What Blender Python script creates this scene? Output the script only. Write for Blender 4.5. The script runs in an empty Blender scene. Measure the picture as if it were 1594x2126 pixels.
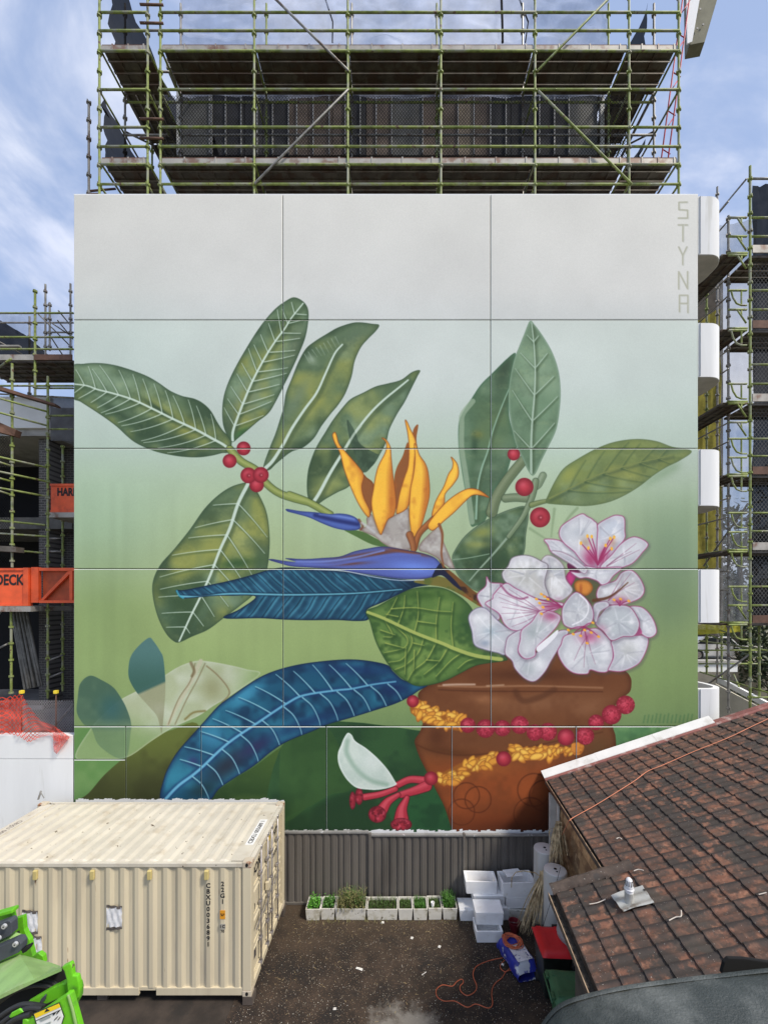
import bpy, bmesh, math, random
import numpy as np
from mathutils import Vector, Matrix, noise as mnoise
R = math.radians
random.seed(11)
sc = bpy.context.scene
COL = sc.collection

# ------------------------------------------------------------------ camera, sky, sun, exposure
CAMZ, F, CX, HY = 7.75, 860., 817., 1250.          # eye height; focal length, vanishing point and horizon in photo units
cam_d = bpy.data.cameras.new('camera'); cam = bpy.data.objects.new('camera', cam_d); COL.objects.link(cam)
cam.location = (0, 0, CAMZ); cam.rotation_euler = (R(90), 0, 0)
cam_d.sensor_fit = 'VERTICAL'; cam_d.sensor_height = 24; cam_d.lens = 24*F/2126
cam_d.shift_x = -(CX-797)/2126; cam_d.shift_y = (HY-1063)/2126
cam_d.clip_start = .05; cam_d.clip_end = 2000
sc.camera = cam
SUN_EL, SUN_AZ = 50., 124.                          # azimuth clockwise from +Y (behind the camera, to the right)
W = bpy.data.worlds.new('World'); sc.world = W; W.use_nodes = True
nt = W.node_tree; nt.nodes.clear()
def wn(t, **k):
    n = nt.nodes.new(t)
    for a, b in k.items(): setattr(n, a, b)
    return n
wo = wn('ShaderNodeOutputWorld'); wb = wn('ShaderNodeBackground'); wb.inputs['Strength'].default_value = .115
sky = wn('ShaderNodeTexSky', sky_type='NISHITA', sun_disc=False, sun_elevation=R(SUN_EL), sun_rotation=R(SUN_AZ), altitude=20, air_density=1.0, dust_density=1.5)
tc = wn('ShaderNodeTexCoord'); sep = wn('ShaderNodeSeparateXYZ'); nt.links.new(tc.outputs['Generated'], sep.inputs[0])
mx = wn('ShaderNodeMath', operation='MAXIMUM'); nt.links.new(sep.outputs['Z'], mx.inputs[0]); mx.inputs[1].default_value = 0
ad = wn('ShaderNodeMath', operation='ADD'); nt.links.new(mx.outputs[0], ad.inputs[0]); ad.inputs[1].default_value = .35
cmb = wn('ShaderNodeCombineXYZ')
for i, a in enumerate('XY'):
    d = wn('ShaderNodeMath', operation='DIVIDE'); nt.links.new(sep.outputs[a], d.inputs[0]); nt.links.new(ad.outputs[0], d.inputs[1]); nt.links.new(d.outputs[0], cmb.inputs[i])
cmb.inputs[2].default_value = 3.1
n1 = wn('ShaderNodeTexNoise'); n1.inputs['Scale'].default_value = 3.1; n1.inputs['Detail'].default_value = 8; n1.inputs['Roughness'].default_value = .56; n1.inputs['Distortion'].default_value = .5
nt.links.new(cmb.outputs[0], n1.inputs['Vector'])
rp = wn('ShaderNodeMapRange', interpolation_type='SMOOTHSTEP'); rp.inputs[1].default_value = .43; rp.inputs[2].default_value = .68
nt.links.new(n1.outputs['Fac'], rp.inputs[0])
n2 = wn('ShaderNodeTexNoise'); n2.inputs['Scale'].default_value = 5; n2.inputs['Detail'].default_value = 6
nt.links.new(cmb.outputs[0], n2.inputs['Vector'])
cc = wn('ShaderNodeMix', data_type='RGBA'); cc.inputs[6].default_value = (5.0, 5.5, 7.2, 1); cc.inputs[7].default_value = (7.5, 7.6, 7.9, 1)
nt.links.new(n2.outputs['Fac'], cc.inputs[0])
# thin high veil over the blue everywhere, thick cloud where the noise says so
ve = wn('ShaderNodeMix', data_type='RGBA'); ve.inputs[0].default_value = .6; ve.inputs[7].default_value = (3.6, 4.6, 7.0, 1)
nt.links.new(sky.outputs[0], ve.inputs[6])
mxs = wn('ShaderNodeMix', data_type='RGBA')
nt.links.new(rp.outputs[0], mxs.inputs[0]); nt.links.new(ve.outputs[2], mxs.inputs[6]); nt.links.new(cc.outputs[2], mxs.inputs[7])
nt.links.new(mxs.outputs[2], wb.inputs['Color']); nt.links.new(wb.outputs[0], wo.inputs['Surface'])
sd = bpy.data.lights.new('sun', 'SUN'); sd.energy = 3.4; sd.angle = R(11); sd.color = (1, .925, .80)
sun = bpy.data.objects.new('sun', sd); COL.objects.link(sun)
sdir = Vector((math.sin(R(SUN_AZ))*math.cos(R(SUN_EL)), math.cos(R(SUN_AZ))*math.cos(R(SUN_EL)), math.sin(R(SUN_EL))))
sun.rotation_euler = sdir.to_track_quat('Z', 'Y').to_euler(); sun.location = (20, -20, 40)
sc.view_settings.view_transform = 'Standard'; sc.view_settings.look = 'None'
sc.view_settings.exposure = .34; sc.view_settings.gamma = 1; sc.view_settings.use_curve_mapping = False
sc.render.engine = 'CYCLES'
sc.cycles.transparent_max_bounces = 16

# ------------------------------------------------------------------ object helpers
WM = {}
def wmat(o): return WM.get(o.name, Matrix.Identity(4))
def setp(o, **k):
    for a, b in k.items():
        if b is not None: o[a] = b
def thing(name, label, cat, loc=(0, 0, 0), group=None):
    o = bpy.data.objects.new(name, None); COL.objects.link(o); o.location = loc; o.empty_display_size = .2
    WM[o.name] = Matrix.Translation(loc); setp(o, label=label, category=cat, group=group)
    return o
def place(name, me, parent=None, basis=None, **props):
    """link mesh data as an object; basis is its world matrix"""
    o = bpy.data.objects.new(name, me); COL.objects.link(o)
    B = basis or Matrix.Identity(4); o.matrix_basis = B; WM[o.name] = B
    if parent is not None:
        o.parent = parent; o.matrix_parent_inverse = wmat(parent).inverted()
    setp(o, **props)
    return o
class MB:
    def __init__(s): s.v, s.f, s.uv = [], [], []
    def add(s, vs, fs, uvs=None):
        b = len(s.v); s.v += [tuple(v) for v in vs]; s.f += [tuple(b+i for i in f) for f in fs]
        if uvs: s.uv += uvs
        return s
    def box(s, a, b, M=None):
        (x0, y0, z0), (x1, y1, z1) = a, b
        vs = [Vector(p) for p in ((x0, y0, z0), (x1, y0, z0), (x1, y1, z0), (x0, y1, z0), (x0, y0, z1), (x1, y0, z1), (x1, y1, z1), (x0, y1, z1))]
        if M is not None: vs = [M @ v for v in vs]
        return s.add(vs, [(0, 3, 2, 1), (4, 5, 6, 7), (0, 1, 5, 4), (1, 2, 6, 5), (2, 3, 7, 6), (3, 0, 4, 7)])
    def tube(s, pts, r, n=8, cap=True, r1=None):
        P = [Vector(p) for p in pts]; m = len(P); r1 = r if r1 is None else r1
        vs, fs = [], []
        up = None
        for i, p in enumerate(P):
            d = (P[min(m-1, i+1)]-P[max(0, i-1)])
            d = d.normalized() if d.length > 1e-9 else Vector((0, 0, 1))
            if up is None:
                up = Vector((0, 0, 1)) if abs(d.z) < .9 else Vector((1, 0, 0))
            u = d.cross(up)
            u = u.normalized() if u.length > 1e-6 else d.orthogonal().normalized()
            w = u.cross(d).normalized(); up = w
            rr = r+(r1-r)*i/max(1, m-1)
            vs += [p+rr*(math.cos(2*math.pi*k/n)*u+math.sin(2*math.pi*k/n)*w) for k in range(n)]
        for i in range(m-1):
            for k in range(n):
                a, b = i*n+k, i*n+(k+1) % n
                fs.append((a, b, b+n, a+n))
        if cap: fs += [tuple(range(n-1, -1, -1)), tuple((m-1)*n+k for k in range(n))]
        return s.add(vs, fs)
    def lathe(s, prof, n=20, c=(0, 0, 0), M=None):
        vs, fs = [], []
        for r_, z in prof:
            for k in range(n):
                a = 2*math.pi*k/n; v = Vector((c[0]+r_*math.cos(a), c[1]+r_*math.sin(a), c[2]+z))
                vs.append(M @ v if M is not None else v)
        for i in range(len(prof)-1):
            for k in range(n):
                a, b = i*n+k, i*n+(k+1) % n
                fs.append((a, b, b+n, a+n))
        fs += [tuple(range(n-1, -1, -1)), tuple((len(prof)-1)*n+k for k in range(n))]
        return s.add(vs, fs)
    def prism(s, front, off):
        """polygon given as 3D points, extruded by the vector off"""
        P = [Vector(p) for p in front]; o = Vector(off); n = len(P)
        return s.add(P+[p+o for p in P], [tuple(range(n)), tuple(range(2*n-1, n-1, -1))]+[(i, i+n, (i+1) % n+n, (i+1) % n) for i in range(n)])
    def grid(s, fn, nu, nv, uvs=None):
        vs = [fn(i/nu, j/nv) for j in range(nv+1) for i in range(nu+1)]
        fs = [(j*(nu+1)+i, j*(nu+1)+i+1, (j+1)*(nu+1)+i+1, (j+1)*(nu+1)+i) for j in range(nv) for i in range(nu)]
        uv = None
        if uvs: uv = [(i/nu*uvs[0], j/nv*uvs[1]) for j in range(nv+1) for i in range(nu+1)]
        return s.add(vs, fs, uv)
    def mesh(s, name, m, sm=False, bev=0, fix=True):
        me = bpy.data.meshes.new(name); me.from_pydata(s.v, [], s.f)
        if s.uv and len(s.uv) == len(s.v):
            L = me.uv_layers.new(name='UVMap')
            vi = np.zeros(len(me.loops), np.int32); me.loops.foreach_get('vertex_index', vi)
            L.data.foreach_set('uv', np.array(s.uv, np.float32)[vi].ravel())
        if fix or bev:
            bm = bmesh.new(); bm.from_mesh(me)
            bmesh.ops.recalc_face_normals(bm, faces=bm.faces)
            if bev:
                bmesh.ops.bevel(bm, geom=[e for e in bm.edges if len(e.link_faces) == 2 and e.calc_face_angle(0) > .6], offset=bev, segments=2, profile=.6, affect='EDGES', clamp_overlap=True)
            bm.to_mesh(me); bm.free()
        if sm:
            for p in me.polygons: p.use_smooth = True
            if sm == 'auto':
                ss = me.attributes.new('sharp_edge', 'BOOLEAN', 'EDGE')
                bm = bmesh.new(); bm.from_mesh(me)
                ss.data.foreach_set('value', [len(e.link_faces) != 2 or e.calc_face_angle(0) > .6 for e in bm.edges]); bm.free()
        if m is not None: me.materials.append(m)
        return me
    def obj(s, name, m, parent=None, sm=False, bev=0, **props):
        return place(name, s.mesh(name, m, sm, bev), parent, **props)
def at(px, py, Y): return Vector(((px-CX)*Y/F, Y, CAMZ-(py-HY)*Y/F))
def atz(px, py, z):
    Y = (CAMZ-z)*F/(py-HY); return Vector(((px-CX)*Y/F, Y, z))
def text_mesh(body, size, m, bold=0., line=.9, align='CENTER', extrude=.001):
    cu = bpy.data.curves.new('lettering', 'FONT'); cu.body = body; cu.size = size; cu.align_x = align; cu.align_y = 'CENTER'
    cu.offset = bold; cu.space_line = line; cu.extrude = extrude; cu.resolution_u = 3
    o = bpy.data.objects.new('lettering', cu); COL.objects.link(o)
    bpy.context.view_layer.update()
    me = bpy.data.meshes.new_from_object(o.evaluated_get(bpy.context.evaluated_depsgraph_get()))
    bpy.data.objects.remove(o); me.materials.clear(); me.materials.append(m)
    return me
def basis(o, x, y):
    """matrix with origin o and unit x, y axes"""
    x = Vector(x).normalized(); y = Vector(y).normalized(); z = x.cross(y)
    M = Matrix((x, y, z)).transposed().to_4x4(); M.translation = o
    return M

# ------------------------------------------------------------------ materials
def mat(name, c, rough=.7, metal=0., n=.12, scale=3., c2=None, lo=.52, hi=.68, s2=2., bump=0., bs=40., world=True, rnd=0., streak=False, c3=None, s3=9., lo3=.6, hi3=.7, det=5):
    m = bpy.data.materials.new(name); m.use_nodes = True; t = m.node_tree; N, L = t.nodes, t.links
    b = N['Principled BSDF']; b.inputs['Roughness'].default_value = rough; b.inputs['Metallic'].default_value = metal
    if world: src = N.new('ShaderNodeNewGeometry').outputs['Position']
    else: src = N.new('ShaderNodeTexCoord').outputs['Object']
    if streak:
        mp = N.new('ShaderNodeMapping'); L.new(src, mp.inputs[0]); mp.inputs['Scale'].default_value = (1, 1, .12); src = mp.outputs[0]
    def noise(s, d=det):
        q = N.new('ShaderNodeTexNoise'); q.inputs['Scale'].default_value = s; q.inputs['Detail'].default_value = d; q.inputs['Roughness'].default_value = .6
        L.new(src, q.inputs['Vector']); return q.outputs['Fac']
    def mixc(f, a, bb):
        q = N.new('ShaderNodeMix'); q.data_type = 'RGBA'; L.new(f, q.inputs[0])
        for v, i in ((a, 6), (bb, 7)):
            if isinstance(v, tuple): q.inputs[i].default_value = v+(1,) if len(v) == 3 else v
            else: L.new(v, q.inputs[i])
        return q.outputs[2]
    def rng_(f, a, bb):
        q = N.new('ShaderNodeMapRange'); q.interpolation_type = 'SMOOTHSTEP'; L.new(f, q.inputs[0]); q.inputs[1].default_value = a; q.inputs[2].default_value = bb; return q.outputs[0]
    cur = mixc(rng_(noise(scale), .3, .7), tuple(v*(1-n) for v in c), tuple(min(1, v*(1+n)) for v in c))
    if c2: cur = mixc(rng_(noise(s2), lo, hi), cur, c2)
    if c3: cur = mixc(rng_(noise(s3, 3), lo3, hi3), cur, c3)
    if rnd:
        oi = N.new('ShaderNodeObjectInfo'); mr = N.new('ShaderNodeMapRange'); L.new(oi.outputs['Random'], mr.inputs[0]); mr.inputs[3].default_value = 1-rnd; mr.inputs[4].default_value = 1+rnd
        hv = N.new('ShaderNodeHueSaturation'); L.new(mr.outputs[0], hv.inputs['Value']); L.new(cur, hv.inputs['Color']); cur = hv.outputs[0]
    L.new(cur, b.inputs['Base Color'])
    if bump:
        bp = N.new('ShaderNodeBump'); bp.inputs['Strength'].default_value = bump; bp.inputs['Distance'].default_value = .01
        L.new(noise(bs), bp.inputs['Height']); L.new(bp.outputs[0], b.inputs['Normal'])
    return m
def cloth_mat(name, c, opacity=.8, weave=None, trans=.3, n=.3, scale=2.):
    """netting or sheeting: diffuse + translucent, with open weave (uv in metres) or an even openness"""
    m = bpy.data.materials.new(name); m.use_nodes = True; t = m.node_tree; N, L = t.nodes, t.links; N.clear()
    out = N.new('ShaderNodeOutputMaterial'); df = N.new('ShaderNodeBsdfDiffuse'); tl = N.new('ShaderNodeBsdfTranslucent'); tr = N.new('ShaderNodeBsdfTransparent')
    g = N.new('ShaderNodeNewGeometry'); q = N.new('ShaderNodeTexNoise'); q.inputs['Scale'].default_value = scale; q.inputs['Detail'].default_value = 5; L.new(g.outputs['Position'], q.inputs['Vector'])
    mr = N.new('ShaderNodeMapRange'); L.new(q.outputs['Fac'], mr.inputs[0]); mr.inputs[1].default_value = .3; mr.inputs[2].default_value = .7
    mc = N.new('ShaderNodeMix'); mc.data_type = 'RGBA'; L.new(mr.outputs[0], mc.inputs[0]); mc.inputs[6].default_value = tuple(v*(1-n) for v in c)+(1,); mc.inputs[7].default_value = tuple(min(1, v*(1+n)) for v in c)+(1,)
    L.new(mc.outputs[2], df.inputs[0]); L.new(mc.outputs[2], tl.inputs[0])
    m1 = N.new('ShaderNodeMixShader'); m1.inputs[0].default_value = trans; L.new(df.outputs[0], m1.inputs[1]); L.new(tl.outputs[0], m1.inputs[2])
    m2 = N.new('ShaderNodeMixShader'); L.new(tr.outputs[0], m2.inputs[1]); L.new(m1.outputs[0], m2.inputs[2]); L.new(m2.outputs[0], out.inputs[0])
    if weave:
        pitch, wid = weave
        uv = N.new('ShaderNodeTexCoord'); sp = N.new('ShaderNodeSeparateXYZ'); L.new(uv.outputs['UV'], sp.inputs[0])
        def mt(op, a, bb=None):
            k = N.new('ShaderNodeMath'); k.operation = op
            for i, v in ((0, a), (1, bb)):
                if v is None: continue
                if isinstance(v, (int, float)): k.inputs[i].default_value = v
                else: L.new(v, k.inputs[i])
            return k.outputs[0]
        A = mt('LESS_THAN', mt('FRACT', mt('DIVIDE', mt('ADD', sp.outputs[0], mt('MULTIPLY', sp.outputs[1], .8)), pitch)), wid)
        B = mt('LESS_THAN', mt('FRACT', mt('DIVIDE', mt('SUBTRACT', sp.outputs[0], mt('MULTIPLY', sp.outputs[1], .8)), pitch)), wid)
        L.new(mt('MULTIPLY', mt('MAXIMUM', A, B), opacity), m2.inputs[0])
    else:
        m2.inputs[0].default_value = opacity
    return m

concrete = mat('concrete', (.36, .35, .33), .9, n=.15, scale=1.2, c2=(.25, .24, .22), s2=.8, bump=.2)
white_render = mat('white_render', (.74, .75, .76), .85, n=.04, scale=1.5, bump=.1, bs=90, c2=(.66, .665, .67), s2=.9, streak=True, c3=(.56, .56, .54), s3=3.5, lo3=.64, hi3=.78)
dark_gap = mat('dark_joint', (.03, .04, .03), .95)
black_in = mat('black_interior', (.005, .005, .006), 1.)
lime = mat('lime_scaffold_paint', (.21, .26, .065), .6, n=.35, scale=6, c2=(.26, .27, .20), s2=2.8, lo=.47, hi=.62, c3=(.12, .075, .045), s3=6, lo3=.6, hi3=.68)
grey_tube = mat('grey_scaffold_tube', (.26, .25, .23), .5, .4, n=.3, scale=5, c2=(.15, .11, .09), s2=4)
plank_m = mat('steel_scaffold_plank', (.13, .115, .10), .6, .3, n=.3, scale=2.5, c2=(.10, .07, .055), s2=2.2, lo=.48, hi=.6)
toe_m = mat('toe_board', (.36, .34, .31), .6, .2, n=.2, scale=2, c2=(.20, .12, .09), s2=2.6, lo=.5, hi=.66)
rust_m = mat('rusty_steel', (.13, .07, .05), .8, .2, n=.3, scale=4)
# ------------------------------------------------------------------ the painted picture on the wall
# painted with numpy on a canvas whose units are 1/80 m of wall; used as the paint colour of the panels
PX0, PY0, PW, PH = 150, 400, 1304, 1480
rng = np.random.RandomState(7)
CV = np.zeros((PH, PW, 3), np.float32)

def smooth(pts, n=6, closed=True):
    p = np.array(pts, np.float32)
    if closed:
        p = np.vstack([p[-1:], p, p[:2]])
    else:
        p = np.vstack([2*p[:1]-p[1:2], p, 2*p[-1:]-p[-2:-1]])
    out = []
    t = np.linspace(0, 1, n, endpoint=False)[:, None]
    for i in range(1, len(p)-2):
        a, b, c, d = p[i-1], p[i], p[i+1], p[i+2]
        out.append(0.5*((2*b)+(-a+c)*t+(2*a-5*b+4*c-d)*t*t+(-a+3*b-3*c+d)*t**3))
    out = np.vstack(out)
    if not closed:
        out = np.vstack([out, p[-2:-1]])
    return out

def crop(name, pts):
    ox, oy, s = {'A': (140, 600, .31368), 'B': (560, 640, .31368), 'C': (920, 640, .33877), 'D': (300, 1000, .41405),
                 'E': (920, 1040, .33877), 'F': (640, 1340, .30113), 'G': (150, 1300, .34504), 'H': (1080, 1420, .23839),
                 'P': (0, 0, 1)}[name]
    return [(ox + q[0]*s, oy + q[1]*s) + tuple(v*s for v in q[2:]) for q in pts]

def rmask(poly, x0, y0, w, h, ss=3):
    m = np.zeros((h, w+1), np.float32)
    P = np.asarray(poly); Q = np.roll(P, -1, 0)
    for r in range(h*ss):
        y = y0 + (r+.5)/ss
        k = (P[:, 1] <= y) != (Q[:, 1] <= y)
        if not k.any():
            continue
        a, b = P[k], Q[k]
        xs = np.sort(a[:, 0]+(y-a[:, 1])/(b[:, 1]-a[:, 1])*(b[:, 0]-a[:, 0]))-x0
        row = m[r//ss]
        for i in range(0, len(xs)-1, 2):
            xa, xb = max(0, min(w, xs[i])), max(0, min(w, xs[i+1]))
            ia, ib = int(xa), int(xb)
            if ia == ib:
                row[ia] += xb-xa
            else:
                row[ia] += ia+1-xa
                row[ia+1:ib] += 1
                row[ib] += xb-ib
    return np.clip(m[:, :w]/ss, 0, 1)

def blur(a, r):
    r = int(max(1, round(r)))
    for _ in range(2):
        for ax in (0, 1):
            pad = [(0, 0)]*a.ndim; pad[ax] = (r+1, r)
            c = np.cumsum(np.pad(a, pad, mode='edge'), axis=ax, dtype=np.float64)
            n = a.shape[ax]
            hi = np.take(c, range(2*r+1, 2*r+1+n), axis=ax); lo = np.take(c, range(0, n), axis=ax)
            a = ((hi-lo)/(2*r+1)).astype(np.float32)
    return a

def vnoise(h, w, cell, cellx=None):
    cx = cellx or cell
    gh, gw = int(h/cell)+3, int(w/cx)+3
    g = rng.rand(gh, gw).astype(np.float32)
    y = np.arange(h)/cell; x = np.arange(w)/cx
    yi, xi = y.astype(int), x.astype(int)
    fy = (y-yi)[:, None]; fx = (x-xi)[None, :]
    fy = fy*fy*(3-2*fy); fx = fx*fx*(3-2*fx)
    g00 = g[yi][:, xi]; g01 = g[yi][:, xi+1]; g10 = g[yi+1][:, xi]; g11 = g[yi+1][:, xi+1]
    return (g00*(1-fx)+g01*fx)*(1-fy)+(g10*(1-fx)+g11*fx)*fy

def fbm(h, w, cell):
    return .5*vnoise(h, w, cell)+.3*vnoise(h, w, cell/2)+.2*vnoise(h, w, max(2, cell/4))

def col(c):
    return np.array(c, np.float32)/255.

class Layer:
    def __init__(s, pts, sharp=False, soft=0):
        P = np.array(pts, np.float32) if sharp else smooth(pts)
        s.P = P
        m = 3+soft*2
        x0, y0 = np.floor(P.min(0)).astype(int)-m; x1, y1 = np.ceil(P.max(0)).astype(int)+m
        s.x0, s.y0 = max(PX0, x0), max(PY0, y0)
        s.w, s.h = max(2, min(PX0+PW, x1)-s.x0), max(2, min(PY0+PH, y1)-s.y0)
        s.m = rmask(P, s.x0, s.y0, s.w, s.h)
        if soft: s.m = blur(s.m, soft)
        sl = CV[s.y0-PY0:s.y0-PY0+s.h, s.x0-PX0:s.x0-PX0+s.w]
        s.b = sl.copy()
        s.yy, s.xx = np.mgrid[s.y0:s.y0+s.h, s.x0:s.x0+s.w].astype(np.float32)
    def mix(s, c, a):
        a = np.clip(a, 0, 1)[..., None]
        s.b = s.b*(1-a)+col(c)*a
        return s
    def base(s, c, a=1.):
        return s.mix(c, np.full(s.m.shape, a, np.float32))
    def grad(s, c, p0, p1, a=1.):
        d = np.array(p1, float)-np.array(p0, float)
        t = ((s.xx-p0[0])*d[0]+(s.yy-p0[1])*d[1])/(d@d)
        t = np.clip(t, 0, 1); t = t*t*(3-2*t)
        return s.mix(c, t*a)
    def blob(s, c, x, y, rx, ry, ang=0, a=.8):
        ca, sa = math.cos(math.radians(ang)), math.sin(math.radians(ang))
        u = ((s.xx-x)*ca+(s.yy-y)*sa)/rx; v = (-(s.xx-x)*sa+(s.yy-y)*ca)/ry
        return s.mix(c, np.exp(-(u*u+v*v)*1.4)*a)
    def noise(s, c, cell, lo=.45, hi=.7, a=.8, cellx=None):
        n = vnoise(s.h, s.w, cell, cellx)*.65+vnoise(s.h, s.w, max(2, cell/3))*.35
        t = np.clip((n-lo)/(hi-lo), 0, 1)
        return s.mix(c, t*a)
    def edge(s, c, w, a=.8):
        return s.mix(c, np.clip((1-blur(s.m, w))*2, 0, 1)*a)
    def line(s, pts, w, c, a=1., soft=1., w1=None, sm=True):
        s.mix(c, strokemask(pts, w, w1, s.x0, s.y0, s.w, s.h, soft, sm)*a)
        return s
    def done(s, a=1.):
        m = (s.m*a)[..., None]
        sl = CV[s.y0-PY0:s.y0-PY0+s.h, s.x0-PX0:s.x0-PX0+s.w]
        sl[:] = sl*(1-m)+s.b*m
        return s

def strokemask(pts, w, w1, x0, y0, W, H, soft, sm=True):
    P = smooth(pts, 5, False) if (sm and len(pts) > 2) else np.array(pts, np.float32)
    out = np.zeros((H, W), np.float32)
    n = len(P)-1
    w1 = w if w1 is None else w1
    for i in range(n):
        a, b = P[i], P[i+1]
        ra, rb = (w+(w1-w)*i/n)/2, (w+(w1-w)*(i+1)/n)/2
        R = max(ra, rb)+soft+1
        xa, xb = int(max(0, min(a[0], b[0])-R-x0)), int(min(W, max(a[0], b[0])+R-x0+1))
        ya, yb = int(max(0, min(a[1], b[1])-R-y0)), int(min(H, max(a[1], b[1])+R-y0+1))
        if xb <= xa or yb <= ya: continue
        yy, xx = np.mgrid[ya:yb, xa:xb].astype(np.float32); xx += x0+.5; yy += y0+.5
        d = b-a; L = float(d@d)+1e-6
        t = np.clip(((xx-a[0])*d[0]+(yy-a[1])*d[1])/L, 0, 1)
        dist = np.hypot(xx-a[0]-t*d[0], yy-a[1]-t*d[1])
        al = np.clip((ra+(rb-ra)*t-dist)/max(soft, .5)+.5, 0, 1)
        sub = out[ya:yb, xa:xb]; np.maximum(sub, al, out=sub)
    return out

def stroke(pts, w, c, a=1., soft=1., w1=None, sm=True):
    P = np.array(pts, np.float32)[:, :2]
    m = int(max(w, w1 or 0)+soft+4)
    x0, y0 = max(PX0, int(P[:, 0].min())-m), max(PY0, int(P[:, 1].min())-m)
    x1, y1 = min(PX0+PW, int(P[:, 0].max())+m), min(PY0+PH, int(P[:, 1].max())+m)
    if x1 <= x0 or y1 <= y0: return
    k = (strokemask(pts, w, w1, x0, y0, x1-x0, y1-y0, soft, sm)*a)[..., None]
    sl = CV[y0-PY0:y1-PY0, x0-PX0:x1-PX0]
    sl[:] = sl*(1-k)+col(c)*k

def tube(pts, w, c, dark, light, w1=None):
    stroke(pts, w+2.5, dark, .9, 2, (w1 or w)+2.5)
    stroke(pts, w, c, 1, 1.5, w1)
    q = [(x-w*.12, y-w*.15) for x, y in pts]
    stroke(q, w*.45, light, .75, w*.4, (w1 or w)*.45)

def veins(L, rib, n, ang, c, w=2.2, a=.85, t0=.05, t1=.93, bend=.35, dark=None, both=(1, -1), maxlen=400):
    """side veins from the midrib to the margin, each bending towards the tip; rib runs tip -> base"""
    R = smooth(rib, 12, False)
    seg = np.hypot(*np.diff(R, axis=0).T); S = np.concatenate([[0], np.cumsum(seg)])
    for k in range(n):
        s_ = (t0+(t1-t0)*(k+.5)/n)*S[-1]
        i = min(len(R)-2, int(np.searchsorted(S, s_))-1 if s_ > 0 else 0); i = max(i, 0)
        p = R[i]; d = R[max(0, i-1)]-R[i+1]; d = d/(np.hypot(*d)+1e-6)
        for sd in both:
            th = math.radians(ang+rng.uniform(-5, 5))*sd
            pts = [p.copy()]; q = p.copy(); step = 4.
            for j in range(int(maxlen/step)):
                th2 = th*(1-bend*min(1, j/25.))
                e = np.array([d[0]*math.cos(th2)-d[1]*math.sin(th2), d[0]*math.sin(th2)+d[1]*math.cos(th2)])
                q = q+e*step
                xi, yi = int(q[0]-L.x0), int(q[1]-L.y0)
                if not (0 <= xi < L.w and 0 <= yi < L.h) or L.m[yi, xi] < .5: break
                pts.append(q.copy())
            if len(pts) < 4: continue
            pts = pts[:max(3, int(len(pts)*rng.uniform(.86, .97)))]
            pp = pts[::3]+[pts[-1]]
            if dark is not None:
                L.line([(x+2, y+3) for x, y in pp], w*2.6, dark, .45, 4, w*1.2)
            L.line(pp, w, c, a, 1.2, w*.5)

def background():
    yy, xx = np.mgrid[PY0:PY0+PH, PX0:PX0+PW].astype(np.float32)
    ys = [400, 600, 663, 666, 800, 930, 1000, 1080, 1180, 1260, 1330, 1430, 1506, 1600, 1720, 1880]
    cs = [(217, 216, 210), (214, 214, 210), (205, 208, 206), (203, 212, 205), (198, 210, 203), (186, 204, 190), (177, 197, 170), (172, 192, 156),
          (164, 183, 144), (152, 173, 116), (149, 170, 110), (140, 162, 104), (122, 148, 96), (70, 104, 60), (50, 84, 52), (50, 80, 52)]
    cs = np.array(cs, np.float32)/255
    for c in range(3):
        CV[..., c] = np.interp(yy[:, 0], ys, cs[:, c])[:, None]
    def z(c, x, y, rx, ry, a):
        k = (np.exp(-(((xx-x)/rx)**2+((yy-y)/ry)**2))*a)[..., None]
        CV[:] = CV*(1-k)+col(c)*k
    z((212, 216, 214), 800, 740, 420, 150, .5); z((190, 206, 200), 230, 760, 200, 160, .4)
    z((160, 188, 168), 190, 1090, 160, 110, .55); z((152, 174, 112), 330, 1330, 260, 120, .5)
    z((172, 188, 132), 520, 1210, 200, 130, .5); z((180, 200, 160), 820, 1000, 300, 90, .3)
    z((128, 152, 124), 1390, 1140, 90, 130, .8); z((116, 140, 104), 1385, 1250, 70, 90, .7)
    z((124, 150, 94), 1400, 1420, 110, 80, .6); z((194, 204, 194), 1400, 960, 120, 60, .4)
    z((134, 158, 104), 200, 1290, 100, 180, .45); z((150, 172, 110), 700, 1330, 160, 60, .4)
    n = fbm(PH, PW, 130)[..., None]-.5; CV[:] = CV*(1+n*.05)
    n = vnoise(PH, PW, 240, 14)[..., None]-.5; CV[:] = CV*(1+n*.035*(yy[..., None] > 1000))

LG, YG, DG, MG = (146, 170, 142), (158, 162, 84), (60, 84, 62), (100, 124, 92)

def ficus(cr, outl, rib, n, pale=(205, 222, 208), ang=52, basec=MG, vein=True, w=2.6, patches=(), ribw=7, edgec=(60, 84, 62), yb=.85, dk=.8, rim=None, bend=.35):
    w *= .8; ribw *= .82; L = Layer(crop(cr, outl)); rb = crop(cr, rib)
    s = max(L.w, L.h)
    L.base(basec).noise(LG, s/5, .42, .75, .6).noise(YG, s/4.5, .42, .70, yb).noise(DG, s/4.5, .48, .8, dk)
    for p in patches: L.blob(*p)
    L.noise(DG, 14, .5, .9, .2, 40).noise((190, 196, 140), 12, .6, .95, .15, 34)
    L.edge(edgec, 6, .55)
    L.line([(x+3, y+5) for x, y in rb], ribw*1.8, (70, 92, 66), .5, 6)
    if vein: veins(L, rb, n, ang, pale, w=w, dark=(66, 92, 62), bend=bend)
    L.line(rb, ribw*.45, pale, .95, 1.5, ribw)
    if rim: L.edge(rim, 2.5, .8)
    L.done()
    stroke(list(L.P)+[L.P[0]], 1.4, edgec, .75, 1, sm=False)
    return L

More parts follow.
